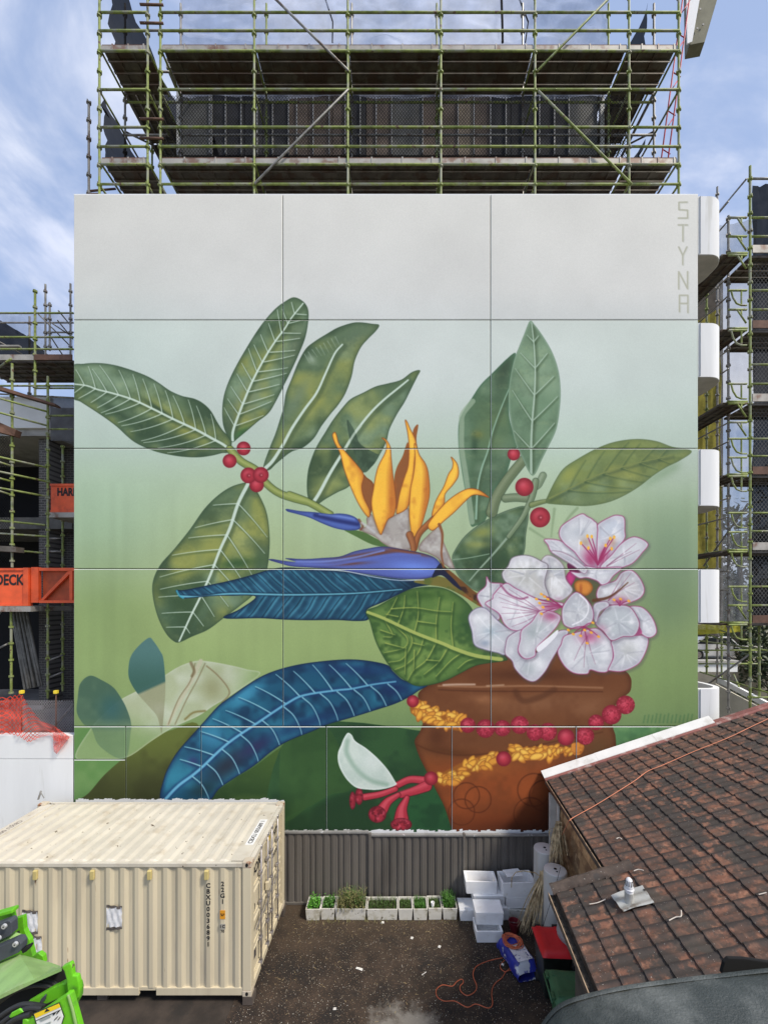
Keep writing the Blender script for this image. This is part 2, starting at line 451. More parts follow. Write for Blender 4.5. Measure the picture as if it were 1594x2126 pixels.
def berry(x, y, r, hole=False, c=(196, 44, 66), rough=0):
    L = Layer([(x+r*math.cos(t), y+r*math.sin(t)) for t in np.linspace(0, 2*math.pi, 14)[:-1]])
    L.base(c).blob((226, 96, 112), x-r*.25, y-r*.35, r*.6, r*.5, 0, .75).edge((120, 16, 38), r*.45, .75)
    if rough:
        L.noise((140, 20, 46), 3.2, .5, .7, .65).noise((232, 92, 120), 3, .6, .85, .5)
    if hole:
        L.blob((120, 14, 36), x, y, r*.38, r*.38, 0, .9).blob((236, 150, 150), x+1, y, r*.12, r*.12, 0, .9)
    L.done()

def petal(pts, cr='E', base=(216, 218, 222), pink=None, shade=None, edge=(166, 76, 124), rim=True, lines=None):
    stroke([(x+2, y+3) for x, y in smooth(crop(cr, pts))], 6, (84, 78, 92), .35, 6, sm=False)
    L = Layer(crop(cr, pts))
    L.base(base).noise((180, 186, 194), max(L.w, L.h)/3, .45, .85, .6).noise((240, 241, 243), max(L.w, L.h)/5, .5, .8, .8)
    cx, cy = L.x0+L.w/2, L.y0+L.h/2
    if shade:
        for s_ in shade: L.blob(*s_)
    if pink:
        for s_ in pink: L.blob(*s_)
    if lines:
        (fx, fy), lst = lines
        for (tx, ty) in lst:
            L.line([(fx, fy), ((fx+tx)/2+rng.uniform(-2, 2), (fy+ty)/2+rng.uniform(-3, 3)), (tx, ty)], 2.2, (150, 84, 120), .6, 1.5, .8)
    ccx, ccy = float(L.P[:, 0].mean()), float(L.P[:, 1].mean())
    for k in range(7):
        q = L.P[rng.randint(len(L.P))]; L.line([(ccx+(q[0]-ccx)*.15, ccy+(q[1]-ccy)*.15), (ccx+(q[0]-ccx)*.85+rng.uniform(-3, 3), ccy+(q[1]-ccy)*.85)], 2.6, (158, 160, 172) if k % 2 else (246, 246, 250), .45, 3, 1.2)
    L.edge((140, 130, 150), 9, .36).edge((240, 240, 244), 3, .7)
    L.done()
    if rim: stroke(list(L.P)+[L.P[0]], 2.0, edge, .8, 1.5, sm=False)
    return L

def yellowpetal(cr, pts, dark=(186, 100, 16), brown=False):
    L = Layer(crop(cr, pts)); ax = L.x0+L.w*.5
    c = (150, 92, 44) if brown else (250, 192, 30)
    L.base(c)
    if not brown:
        L.noise((252, 210, 70), 50, .5, .8, .5)
    L.noise(dark, max(12, L.w/2.5), .66, .9, .35, max(8, L.w/4))
    if not brown:
        cxr = np.interp(L.yy[:, 0], np.linspace(L.y0, L.y0+L.h, 24), [float((L.xx[min(L.h-1, int(k*L.h/24))]*L.m[min(L.h-1, int(k*L.h/24))]).sum()/(L.m[min(L.h-1, int(k*L.h/24))].sum()+1e-3)) if L.m[min(L.h-1, int(k*L.h/24))].sum() > 1 else L.x0+L.w/2 for k in range(24)])[:, None]
        L.mix(dark, np.clip((L.xx-cxr)/max(10, L.w*.22)-.15, 0, 1)*.75)
        L.grad((170, 84, 20), (0, L.y0+L.h*.75), (0, L.y0+L.h*1.1), .45)
    L.edge(dark, 2.2, .6).done()
    stroke(list(L.P)+[L.P[0]], 1.3, (130, 66, 20), .7, 1, sm=False)

def dk_bg():
    # big soft leaves in the bottom row
    Layer(crop('P', [(150, 1512), (262, 1512), (262, 1600), (250, 1660), (150, 1660)]), True).base((98, 140, 78)).noise((112, 148, 88), 60).done()
    Layer(crop('G', [(-10, 1100), (100, 1005), (200, 890), (330, 780), (480, 680), (600, 625), (770, 612), (760, 1100), (300, 1120)])).base((70, 76, 38)).grad((104, 116, 52), (400, 1640), (400, 1520), .9).noise((56, 60, 30), 50, .4, .8, .6).done()
    Layer(crop('G', [(840, 1060), (960, 930), (1090, 850), (1300, 700), (1500, 625), (1700, 600), (1594, 820), (1420, 1100), (1100, 1240)])).base((74, 102, 46)).grad((46, 74, 38), (620, 1540), (560, 1680), .9).noise((90, 116, 58), 60, .5, .8, .5).done()
    Layer(crop('F', [(-60, 560), (780, 590), (740, 650), (810, 860), (980, 1290), (-160, 1300), (-300, 1150)])).base((48, 84, 50)).noise((60, 100, 58), 70, .4, .7, .6).noise((36, 66, 46), 40, .5, .8, .5).done()
    Layer(crop('F', [(-160, 1200), (0, 1115), (150, 1030), (300, 985), (420, 960), (500, 1080), (640, 1290), (-100, 1300)])).base((40, 72, 44)).edge((60, 110, 60), 8, .5).noise((58, 100, 56), 60, .5, .8, .4).done()
    Layer(crop('F', [(-160, 560), (128, 560), (300, 960), (150, 1030), (0, 1115), (-180, 1180)])).base((66, 100, 50)).noise((54, 86, 44), 50).done(.55)
    Layer(crop('F', [(560, 1100), (700, 1010), (870, 970), (990, 1290), (640, 1300)])).base((44, 96, 56)).noise((32, 72, 46), 30, .4, .7, .7).done(.9)
    # right of the pot
    Layer(crop('H', [(800, 370), (1600, 362), (1600, 900), (830, 900), (828, 500)]), True).base((96, 142, 92)).noise((118, 160, 104), 30).noise((72, 116, 78), 24, .5, .8, .5).done()
    for k in range(13):
        x = 1338+k*8.2
        stroke([(x, 1484+rng.uniform(-2, 2)), (x-3, 1500)], 3, (70, 116, 76), .5, 3)

def paint():
    background()
    dk_bg()
    # translucent pale leaf and two teal leaves, lower left
    Lw = Layer(crop('G', [(740, 210), (640, 245), (520, 320), (400, 385), (280, 450), (190, 530), (110, 620), (20, 790), (180, 800), (330, 790), (480, 690), (600, 615), (760, 540), (850, 480), (950, 420), (1130, 290), (1050, 260), (950, 235), (820, 212)]))
    Lw.base((178, 186, 156)).noise((200, 206, 190), 60, .4, .7, .8).grad((128, 158, 92), (470, 1380), (540, 1400), .7).blob((150, 150, 112), 440, 1428, 30, 34, 0, .8).grad((128, 156, 98), (400, 1490), (380, 1570), .8)
    Lw.edge((206, 214, 196), 2, .6).done(.88)
    stroke(crop('G', [(775, 210), (700, 360), (620, 500), (575, 600)]), 9, (190, 188, 162), .9, 2, 7)
    stroke(crop('G', [(740, 225), (712, 330), (640, 440), (580, 590)]), 2.5, (118, 104, 72), .6, 2)
    stroke(crop('G', [(800, 225), (750, 330), (690, 440), (620, 590)]), 2.5, (118, 104, 72), .6, 2)
    stroke(crop('G', [(810, 240), (870, 290), (930, 360), (945, 410), (900, 460)]), 3, (130, 112, 78), .7, 2)
    stroke(crop('G', [(680, 560), (730, 520), (800, 510)]), 4, (120, 104, 50), .7, 3)
    stroke(crop('G', [(715, 220), (735, 270), (722, 300)]), 6, (120, 104, 72), .7, 3)
    t1 = [(108, 298), (50, 345), (35, 430), (30, 520), (70, 590), (115, 612), (150, 700), (200, 750), (270, 792), (330, 790), (352, 650), (355, 580), (330, 500), (300, 440), (250, 370), (180, 325)]
    L = Layer(crop('G', t1)); L.base((72, 104, 88)).noise((86, 116, 96), 40).blob((48, 98, 106), 232, 1470, 30, 34, 0, .7); L.m = L.m*(.92-.55*np.clip((L.yy-1490)/30, 0, 1)); L.done(); 
    t2 = [(462, 70), (400, 120), (355, 180), (340, 250), (345, 320), (390, 400), (460, 480), (510, 540), (530, 610), (540, 640), (556, 480), (562, 350), (550, 200), (530, 150), (490, 90)]
    L = Layer(crop('G', t2)); L.base((84, 126, 126)).grad((58, 100, 92), (310, 1340), (310, 1430), .9)
    in2 = np.clip((L.yy+(L.xx-300)*.45-1432)/6, 0, 1); L.b = L.b*(1-in2[..., None])+col((136, 134, 104))*in2[..., None]; L.blob((106, 96, 66), 338, 1500, 10, 30, 0, .6); L.m = L.m*(.95-.45*in2); L.done()
    # ficus leaves on the left
    ficus('A', [(30, 520), (110, 497), (205, 492), (300, 503), (400, 530), (520, 575), (600, 620), (680, 675), (760, 710), (840, 728), (900, 760), (950, 810), (990, 880), (1030, 940), (1085, 1000), (1070, 1075), (1020, 1085), (960, 1100), (870, 1112), (760, 1108), (650, 1090), (560, 1065), (460, 1020), (400, 975), (330, 910), (250, 850), (160, 790), (90, 745), (30, 705)],
          [(20, 626), (130, 640), (200, 665), (300, 690), (430, 730), (560, 790), (700, 860), (850, 930), (960, 990), (1040, 1035), (1085, 1080)], 13,
          patches=[(LG, 200, 780, 60, 20, 20, .8), (LG, 240, 800, 40, 20, 20, .5), (YG, 330, 850, 60, 22, 28, .8), (YG, 390, 890, 50, 25, 25, .9), (DG, 250, 860, 90, 12, 33, .8), (DG, 330, 850, 55, 7, 33, .95), (DG, 370, 915, 60, 10, 18, .7)])
    ficus('A', [(1500, 57), (1440, 85), (1380, 130), (1320, 195), (1260, 275), (1200, 370), (1130, 490), (1075, 600), (1040, 700), (1028, 790), (1032, 890), (1055, 960), (1085, 1005), (1100, 1010), (1130, 985), (1190, 935), (1260, 875), (1330, 820), (1380, 740), (1430, 640), (1480, 540), (1530, 430), (1570, 330), (1590, 230), (1592, 140), (1560, 85)],
          [(1560, 95), (1480, 195), (1440, 260), (1380, 340), (1310, 450), (1230, 600), (1170, 740), (1120, 870), (1095, 950), (1095, 1020)], 12, bend=.1,
          patches=[((112, 126, 106), 510, 830, 22, 90, 30, .6), (YG, 560, 740, 20, 80, 28, .7), ((110, 126, 100), 610, 720, 18, 60, 15, .7), ((44, 110, 60), 500, 900, 26, 12, -30, .8), (YG, 500, 850, 14, 50, 15, .6)])
    ficus('B', [(722, 112), (680, 105), (600, 95), (540, 100), (450, 130), (380, 170), (300, 220), (240, 270), (190, 360), (150, 460), (110, 560), (95, 650), (75, 720), (40, 830), (0, 930), (-40, 1052), (-5, 1070), (50, 1020), (140, 950), (220, 920), (290, 860), (340, 780), (400, 700), (450, 640), (500, 560), (540, 450), (560, 350), (600, 260), (650, 200), (700, 150)],
          [(480, 240), (430, 300), (370, 430), (310, 560), (230, 670), (150, 790), (90, 900), (20, 1010), (-30, 1060)], 10, vein=False, ribw=9,
          patches=[((100, 122, 96), 740, 700, 60, 30, -30, .8), (YG, 650, 840, 26, 60, 30, .8), ((118, 138, 110), 615, 830, 16, 60, 30, .8), (YG, 585, 920, 20, 50, 30, .6), (MG, 700, 800, 30, 60, 30, .5), ((175, 190, 170), 645, 745, 16, 10, 45, .6)])
    for k in range(9):
        x, y = 632+k*8, 735-k*4.5
        stroke([(x, y), (x+11, y+14+rng.uniform(0, 8))], 2, (176, 194, 176), .5, 1.5, .6)
    ficus('B', [(992, 412), (940, 425), (870, 475), (780, 500), (700, 520), (620, 560), (540, 600), (490, 650), (420, 740), (370, 820), (310, 920), (270, 1020), (252, 1100), (248, 1200), (262, 1270), (305, 1300), (370, 1260), (450, 1215), (520, 1180), (600, 1100), (680, 1040), (730, 960), (770, 880), (790, 800), (840, 700), (890, 620), (940, 520), (975, 450)],
          [(915, 475), (860, 520), (750, 610), (660, 700), (560, 830), (480, 960), (400, 1090), (330, 1220), (285, 1290)], 8, vein=False, ribw=9, yb=.6,
          patches=[(MG, 800, 820, 60, 30, -30, .5), (YG, 770, 880, 30, 18, -40, .6)])
    L = Layer(crop('B', [(510, 740), (545, 780), (570, 830), (600, 900), (700, 960), (722, 975), (680, 1040), (620, 1085), (560, 960), (530, 870)])); L.base((62, 84, 66)).noise((80, 104, 82), 14).done(.9)
    stroke(crop('B', [(600, 780), (560, 830), (520, 895), (480, 960)]), 5, (190, 206, 188), .8, 2)
    # long stem under the leaves
    tube(crop('A', [(1075, 1060), (1150, 1140), (1250, 1200), (1320, 1290), (1420, 1360), (1594, 1410)]) + crop('B', [(130, 1235), (270, 1290), (400, 1365)]), 14, (128, 144, 76), (60, 76, 46), (176, 186, 112), 13)
    ficus('D', [(515, 5), (440, 25), (370, 70), (300, 140), (230, 240), (150, 340), (80, 420), (45, 500), (45, 580), (70, 680), (110, 760), (150, 800), (180, 803), (240, 775), (320, 740), (400, 680), (480, 620), (560, 550), (610, 450), (625, 350), (625, 250), (610, 150), (570, 60), (535, 15)],
          [(175, 800), (230, 680), (280, 580), (330, 470), (380, 340), (430, 230), (470, 110), (520, 10)], 9, ang=62, bend=.12, ribw=9,
          patches=[(YG, 440, 1130, 60, 40, -60, .8), ((172, 178, 110), 495, 1110, 24, 60, -20, .7), (MG, 500, 1060, 26, 30, 0, .8), ((56, 92, 54), 490, 1170, 55, 16, -8, .85), ((64, 90, 60), 380, 1250, 50, 50, 0, .8), (YG, 380, 1190, 40, 20, -30, .7), ((82, 110, 84), 345, 1290, 30, 40, 0, .6)])
    for x, y, r, h in ((506, 931, 14.5, 0), (477, 957, 14.5, 0), (533, 1007, 15, 0), (516, 987, 16.5, 1), (541.5, 986, 16.5, 1)): berry(x, y, r, h)
    # leaves on the right
    L = Layer(crop('C', [(1190, 1110), (1300, 1060), (1440, 980), (1420, 940), (1290, 1020)]), soft=8); L.base((128, 156, 120)).done(.7)
    ficus('C', [(440, 275), (380, 320), (300, 400), (230, 470), (170, 560), (120, 640), (95, 710), (95, 850), (115, 1000), (140, 1150), (165, 1320), (200, 1330), (260, 1290), (300, 1130), (380, 1020), (420, 900), (450, 840), (430, 780), (400, 650), (405, 500), (425, 350)],
          [(420, 450), (350, 620), (300, 760), (270, 880), (235, 980), (210, 1100), (200, 1290)], 5, vein=False, basec=(92, 122, 92), yb=.15, pale=(150, 184, 160), ribw=5, edgec=(70, 110, 84), dk=.5,
          patches=[((58, 82, 62), 1046, 760, 20, 70, 12, .9), ((60, 88, 64), 1010, 1000, 50, 40, 0, .5), ((128, 134, 70), 990, 902, 14, 10, 0, .8), ((54, 84, 62), 984, 925, 8, 24, 0, .8), ((110, 140, 112), 965, 950, 14, 120, 0, .7)])
    stroke(crop('C', [(180, 570), (118, 650), (112, 720), (112, 860), (135, 1010), (155, 1150), (175, 1310)]), 11, (158, 178, 152), .75, 2)
    ficus('C', [(500, 1215), (420, 1230), (320, 1270), (230, 1320), (140, 1390), (80, 1470), (55, 1540), (100, 1650), (200, 1730), (330, 1730), (420, 1640), (490, 1510), (505, 1380), (520, 1270)],
          [(160, 1670), (220, 1600), (320, 1490), (420, 1370), (510, 1250)], 5, vein=False, basec=(70, 98, 70), yb=.2, dk=.9, rim=(142, 164, 140), pale=(150, 172, 150),
          patches=[((142, 150, 80), 1000, 1105, 26, 14, -10, .9), ((150, 158, 90), 990, 1130, 28, 9, 0, .8), ((54, 80, 56), 1030, 1170, 60, 20, 0, .6)])
    stroke(crop('E', [(60, 360), (150, 350), (280, 325)]), 2, (150, 176, 150), .8, 1)
    tube(crop('C', [(490, 930), (385, 1060), (320, 1170), (295, 1250)]), 18, (108, 124, 92), (60, 80, 60), (142, 154, 122), 22)
    tube(crop('C', [(380, 1165), (440, 1160), (510, 1165)]), 15, (112, 130, 100), (64, 84, 62), (150, 164, 134))
    ficus('C', [(530, 80), (500, 150), (460, 250), (430, 330), (405, 460), (400, 580), (415, 700), (440, 820), (480, 910), (530, 1010), (560, 1015), (600, 930), (640, 850), (690, 740), (712, 600), (715, 480), (700, 370), (660, 260), (600, 160), (555, 100)],
          [(540, 90), (555, 230), (562, 380), (558, 520), (545, 680), (538, 820), (538, 1010)], 5, ang=42, basec=(118, 148, 118), yb=.0, dk=.35, pale=(172, 194, 174), rim=(160, 182, 162), ribw=6, edgec=(104, 134, 108), bend=.1, w=3.4)
    berry(1066, 943, 13)
    tube(crop('C', [(610, 1025), (585, 1075), (570, 1090)]), 13, (126, 146, 116), (76, 96, 74), (160, 176, 150))
    tube(crop('C', [(565, 1060), (545, 1150), (520, 1210), (480, 1290), (400, 1400)]), 12, (116, 136, 104), (66, 86, 64), (152, 168, 140), 8)
    tube(crop('C', [(540, 1205), (590, 1190), (640, 1180)]), 10, (118, 134, 84), (70, 88, 60), (152, 164, 116), 6)
    for q in ([(530, 1350), (590, 1390), (640, 1420)], [(820, 1225), (760, 1290), (700, 1380)], [(680, 1230), (660, 1400)]):
        stroke(crop('C', q), 6, (138, 160, 124), .7, 3, 3)
    ficus('C', [(630, 1190), (640, 1150), (690, 1050), (740, 980), (830, 920), (940, 860), (1050, 820), (1180, 803), (1300, 815), (1400, 850), (1518, 875), (1450, 930), (1370, 970), (1290, 1020), (1200, 1090), (1100, 1150), (1000, 1190), (880, 1210), (760, 1205), (680, 1200)],
          [(1400, 900), (1200, 945), (1050, 985), (900, 1040), (760, 1110), (650, 1165)], 6, ang=38, pale=(130, 142, 84), ribw=4, basec=(128, 144, 84), dk=.35, w=2, edgec=(96, 116, 76),
          patches=[((150, 158, 88), 1310, 985, 40, 14, 20, .8), ((104, 126, 90), 1380, 935, 50, 10, 0, .8), ((112, 134, 88), 1240, 1030, 60, 14, -12, .6), ((156, 164, 84), 1180, 985, 26, 18, -40, .8)])
    berry(1088, 1011, 19); berry(1120.5, 1074, 21, True)
    # blue leaf, upper
    up = [(160, 545), (200, 545), (300, 525), (420, 500), (520, 475), (620, 445), (700, 432), (800, 437), (900, 445), (1000, 452), (1120, 470), (1250, 487), (1380, 500), (1450, 512), (1350, 530), (1260, 570), (1200, 600), (1130, 630), (1110, 650), (1120, 690), (1060, 697), (960, 692), (820, 693), (700, 690), (580, 683), (400, 683), (480, 640), (560, 575), (430, 570), (340, 572), (230, 582), (185, 582), (170, 565)]
    def stripes(L, f, per, c1, c2):
        v = f/per
        n = .5+.5*np.cos((v-np.floor(v))*2*math.pi)
        L.mix(c1, n*.55); k = np.clip(1-np.abs((v-np.floor(v))-.5)*14, 0, 1); L.mix(c2, k*.8)
    L = Layer(crop('D', up)); L.base((36, 96, 122)).noise((60, 132, 160), 26, .4, .7, .8)
    ribP = crop('D', [(180, 575), (290, 578), (430, 562), (700, 567), (900, 565), (1050, 560), (1180, 550), (1290, 540), (1400, 520)])
    ry = np.interp(L.xx[0], [p[0] for p in ribP], [p[1] for p in ribP])[None, :]
    above = np.clip((ry-L.yy), 0, 200); below = np.clip((L.yy-ry), 0, 200)
    f = L.xx + np.where(L.yy < ry, above*1.1, below*.75)+6*vnoise(L.h, L.w, 30)
    stripes(L, f, 27. , (20, 56, 84), (12, 34, 56))
    L.mix((96, 170, 190), np.clip(np.cos((f/27.+.3)*2*math.pi)-.75, 0, 1)*1.6)
    L.grad((16, 38, 62), (780, 1200), (880, 1216), .8).edge((14, 44, 76), 4, .8)
    L.line(ribP[:-1], 8, (24, 60, 84), .8, 4).line(ribP[:-1], 4, (110, 184, 204), .95, 1.5, 2)
    L.done(); stroke(list(L.P)+[L.P[0]], 1.6, (14, 40, 70), .9, 1, sm=False)
    stroke(crop('D', [(163, 548), (175, 570), (195, 583)]), 4, (70, 170, 190), .8, 1.5)
    # blue leaf, lower
    lo = [(887, 1423), (860, 1418), (836, 1412), (815, 1394), (803, 1381), (760, 1372), (712, 1370), (640, 1377), (588, 1388), (547, 1403), (512, 1424), (478, 1448), (454, 1466), (426, 1497), (398, 1528), (371, 1559), (354, 1586), (341, 1617), (335, 1662), (380, 1672), (432, 1664), (454, 1638), (488, 1614), (526, 1590), (564, 1559), (598, 1538), (650, 1517), (679, 1504), (730, 1489), (775, 1475), (821, 1460), (851, 1445), (869, 1433)]
    rib = [(345, 1658), (371, 1631), (412, 1600), (471, 1545), (536, 1500), (598, 1459), (633, 1443), (700, 1433), (730, 1430), (775, 1421), (821, 1415)]
    L = Layer(lo); L.base((20, 88, 118)).noise((38, 126, 152), 50, .4, .7, .8).noise((12, 52, 84), 36, .48, .75, .8)
    L.blob((60, 150, 184), 510, 1440, 50, 20, -35, .8).blob((66, 150, 190), 440, 1530, 30, 30, 0, .5).blob((40, 130, 156), 365, 1600, 24, 50, 20, .8).blob((18, 56, 104), 740, 1390, 110, 14, 3, .8)
    L.blob((38, 50, 66), 470, 1590, 60, 26, -38, .95).blob((50, 46, 90), 530, 1550, 50, 16, -30, .8).blob((28, 62, 70), 420, 1640, 40, 18, -20, .9).blob((16, 52, 100), 640, 1500, 90, 16, -20, .7).blob((18, 44, 96), 820, 1430, 40, 18, 0, .8).blob((60, 50, 110), 400, 1580, 14, 12, 0, .6)
    L.edge((14, 42, 84), 5, .75)
    L.line(rib, 13, (20, 64, 112), .7, 6)
    veins(L, rib, 12, 62, (150, 204, 214), w=3, dark=(14, 50, 92), bend=.25, t0=.16, t1=.93, both=(1, ))
    for x, y in ((400, 1612), (430, 1586), (462, 1556), (500, 1526), (545, 1496), (590, 1468), (628, 1448), (665, 1440), (700, 1436), (735, 1432), (770, 1425), (805, 1420)):
        q = [(x, y), (x+20, y+18), (x+34, y+46), (x+38, y+66)]
        L.line([(a+2, b+3) for a, b in q], 7, (14, 50, 92), .45, 4); L.line(q, 3, (150, 204, 214), .8, 1.3, 1.5)
    L.line(rib, 6, (104, 176, 206), .95, 2.5, 3).done()
    stroke(list(L.P)+[L.P[0]], 1.6, (14, 42, 76), .85, 1, sm=False)
    # pot
    L = Layer([(868, 1440), (887, 1424), (899, 1419), (926, 1408), (956, 1393), (1000, 1374), (1045, 1360), (1150, 1350), (1260, 1372), (1296, 1392), (1308, 1406), (1310, 1420), (1306, 1437), (1286, 1453), (1268, 1480), (1272, 1511), (1277, 1530), (1279, 1570), (1282, 1640), (1284, 1740), (1100, 1760), (941, 1735), (937, 1721), (923, 1677), (905, 1641), (884, 1599), (872, 1575), (863, 1551), (861, 1536), (872, 1518), (878, 1495), (872, 1465)])
    L.base((122, 74, 40)).grad((150, 74, 18), (1000, 1540), (1000, 1620), .95).grad((96, 42, 10), (1000, 1650), (1010, 1730), .7)
    L.blob((146, 100, 66), 1120, 1460, 130, 24, -5, .7).blob((88, 48, 26), 1100, 1400, 130, 16, 0, .8).blob((160, 78, 16), 980, 1650, 60, 40, 0, .6).blob((70, 34, 16), 1150, 1690, 40, 50, 0, .9).blob((170, 84, 18), 1090, 1640, 40, 30, 0, .6).blob((110, 78, 46), 1240, 1560, 40, 50, 0, .8).blob((96, 56, 24), 930, 1560, 80, 10, 8, .7)
    L.blob((176, 122, 80), 1000, 1450, 50, 12, 4, .6).blob((168, 92, 26), 1010, 1600, 70, 22, -8, .7).blob((150, 104, 70), 1220, 1470, 50, 20, -20, .6).blob((66, 30, 12), 1120, 1722, 120, 18, 0, .7).blob((80, 42, 20), 905, 1530, 20, 26, 0, .6)
    L.noise((104, 58, 30), 30, .45, .8, .3).edge((84, 44, 22), 7, .65)
    L.line([(910, 1424), (1000, 1426), (1100, 1424), (1250, 1428)], 4, (164, 118, 84), .8, 3).line([(910, 1432), (1000, 1435), (1250, 1436)], 3, (92, 50, 26), .7, 2)
    L.line([(920, 1422), (950, 1421), (985, 1421)], 4, (208, 180, 160), .8, 3).line([(1010, 1424), (1045, 1422)], 3, (200, 168, 140), .7, 3)
    L.line([(1070, 1436), (1085, 1455), (1120, 1448), (1150, 1432)], 12, (88, 50, 28), .5, 6)
    L.line([(862, 1545), (900, 1560), (960, 1568), (1050, 1560), (1150, 1540), (1250, 1520)], 3, (86, 44, 20), .5, 3)
    for cx, cy, r in ((968, 1652, 27), (992, 1660, 27), (958, 1686, 27), (1108, 1640, 34), (1130, 1652, 32), (1100, 1690, 34)):
        L.line([(cx+r*math.cos(t), cy+r*math.sin(t)) for t in np.linspace(0, 6.3, 18)], 2.6, (96, 44, 12), .75, 2)
    L.done()
    # green net-veined leaf
    L = Layer([(760, 1269), (784, 1259), (818, 1240), (851, 1224), (888, 1219), (921, 1222), (950, 1236), (974, 1257), (986, 1280), (1010, 1330), (1050, 1365), (1045, 1372), (1016, 1376), (986, 1382), (956, 1397), (926, 1412), (896, 1421), (866, 1424), (845, 1415), (821, 1397), (800, 1370), (780, 1331), (768, 1290)])
    L.base((98, 132, 66)).noise((128, 156, 80), 40, .4, .7, .8).noise((64, 98, 52), 22, .5, .75, .8).blob((46, 84, 50), 970, 1280, 30, 60, 0, .7).blob((60, 96, 44), 870, 1235, 80, 12, 0, .7).edge((56, 90, 46), 7, .7)
    rb = [(763, 1271), (797, 1284), (859, 1313), (921, 1337), (941, 1346), (986, 1361), (1040, 1369)]
    nv = (186, 196, 96)
    for q in ([(797, 1284), (812, 1264), (824, 1240)], [(826, 1296), (838, 1262), (840, 1236)], [(860, 1312), (868, 1275), (866, 1228)], [(905, 1330), (905, 1290), (912, 1240)], [(940, 1343), (936, 1300), (940, 1250)], [(800, 1290), (815, 1320), (796, 1322)],
              [(820, 1300), (845, 1325), (838, 1345), (798, 1355)], [(850, 1312), (855, 1335), (835, 1368), (806, 1375)], [(880, 1322), (868, 1355), (842, 1380), (820, 1390)], [(905, 1334), (885, 1370), (858, 1392), (846, 1412)], [(930, 1343), (910, 1375), (880, 1400)], [(960, 1354), (935, 1372), (905, 1404)], [(842, 1345), (840, 1400)], [(1000, 1364), (970, 1372), (950, 1388)],
              [(812, 1264), (838, 1262), (866, 1262), (905, 1268), (936, 1270)], [(790, 1308), (820, 1318)], [(800, 1335), (838, 1345)], [(826, 1280), (800, 1275)], [(868, 1290), (905, 1295)], [(885, 1370), (912, 1372)], [(858, 1335), (880, 1340)], [(860, 1350), (858, 1392)]):
        L.line([(x+2, y+4) for x, y in q], 6, (54, 86, 44), .6, 5); L.line(q, 2.4, nv, .7, 1.5, 1.2)
    L.line([(x+2, y+5) for x, y in rb], 10, (54, 88, 44), .7, 5).line(rb, 6, (176, 188, 100), .95, 1.5, 8).done()
    stroke(list(L.P)+[L.P[0]], 1.6, (50, 80, 50), .8, 1, sm=False)
    # bird-of-paradise flower
    L = Layer(crop('D', [(1000, 240), (1090, 250), (1150, 280), (1230, 325), (1150, 318), (1060, 275)])); L.base((86, 118, 64)).done()
    L = Layer(crop('D', [(1350, 500), (1430, 475), (1500, 480), (1560, 520), (1594, 545), (1680, 600), (1680, 625), (1590, 570), (1500, 530), (1400, 515)])); L.base((124, 116, 56)).grad((150, 84, 36), (930, 1215), (990, 1240), .9).noise((92, 110, 52), 16).done()
    L = Layer(crop('D', [(1470, 380), (1500, 440), (1540, 500), (1570, 530), (1640, 585), (1700, 620), (1720, 600), (1640, 540), (1560, 470), (1500, 420)])); L.base((120, 82, 40)).noise((58, 40, 40), 14).done()
    br = (176, 170, 164)
    for q in ([(640, 1390), (670, 1360), (690, 1400), (730, 1495), (780, 1400), (840, 1360), (915, 1320), (925, 1460), (950, 1560), (920, 1600), (860, 1602), (790, 1580), (740, 1550), (690, 1510), (620, 1480), (600, 1460), (640, 1440)],
              [(985, 1600), (1000, 1550), (1080, 1470), (1130, 1430), (1145, 1530), (1190, 1640), (1225, 1735), (1160, 1700), (1100, 1650), (1040, 1620)]):
        L = Layer(crop('B', q)); L.base(br).noise((150, 140, 138), 18, .4, .7, .6).noise((204, 202, 198), 14, .5, .8, .6).edge((120, 96, 84), 3, .7).done()
    yellowpetal('B', [(980, 772), (950, 810), (952, 900), (972, 960), (968, 860)], brown=True)
    yellowpetal('B', [(915, 890), (880, 980), (840, 1060), (825, 1150), (838, 1330), (880, 1200), (925, 1050)], brown=True)
    yellowpetal('B', [(690, 1180), (640, 1120), (615, 1105), (590, 1180), (610, 1260), (650, 1330), (670, 1350)], (120, 62, 18), True)
    yellowpetal('B', [(430, 820), (415, 840), (430, 890), (465, 960), (490, 1060), (530, 1170), (590, 1300), (650, 1382), (662, 1340), (625, 1260), (608, 1180), (622, 1105), (580, 1040), (510, 960), (460, 900), (442, 840)])
    yellowpetal('B', [(740, 858), (770, 890), (765, 950), (720, 1040), (700, 1110), (685, 1200), (672, 1290), (690, 1390), (730, 1495), (750, 1470), (780, 1400), (820, 1370), (835, 1300), (828, 1200), (815, 1100), (803, 980), (798, 920), (770, 870)])
    yellowpetal('B', [(895, 745), (912, 830), (920, 920), (915, 1040), (890, 1120), (860, 1220), (845, 1300), (840, 1360), (910, 1320), (930, 1230), (950, 1100), (960, 990), (975, 930), (960, 860), (930, 800), (908, 750)])
    yellowpetal('B', [(955, 900), (960, 990), (950, 1100), (930, 1200), (922, 1350), (930, 1450), (945, 1520), (990, 1470), (1030, 1350), (1057, 1230), (1050, 1100), (1030, 1030), (990, 970), (970, 910)])
    yellowpetal('B', [(1198, 985), (1210, 1020), (1205, 1060), (1180, 1100), (1150, 1180), (1110, 1250), (1085, 1310), (1075, 1380), (1150, 1300), (1160, 1230), (1210, 1170), (1247, 1110), (1243, 1040), (1218, 1000)])
    tube(crop('B', [(1080, 1400), (990, 1490), (960, 1590)]), 12, (150, 88, 40), (90, 50, 30), (190, 120, 60), 8)
    tube(crop('B', [(925, 1500), (945, 1560), (950, 1610)]), 13, (150, 92, 50), (100, 56, 34), (180, 120, 70), 8)
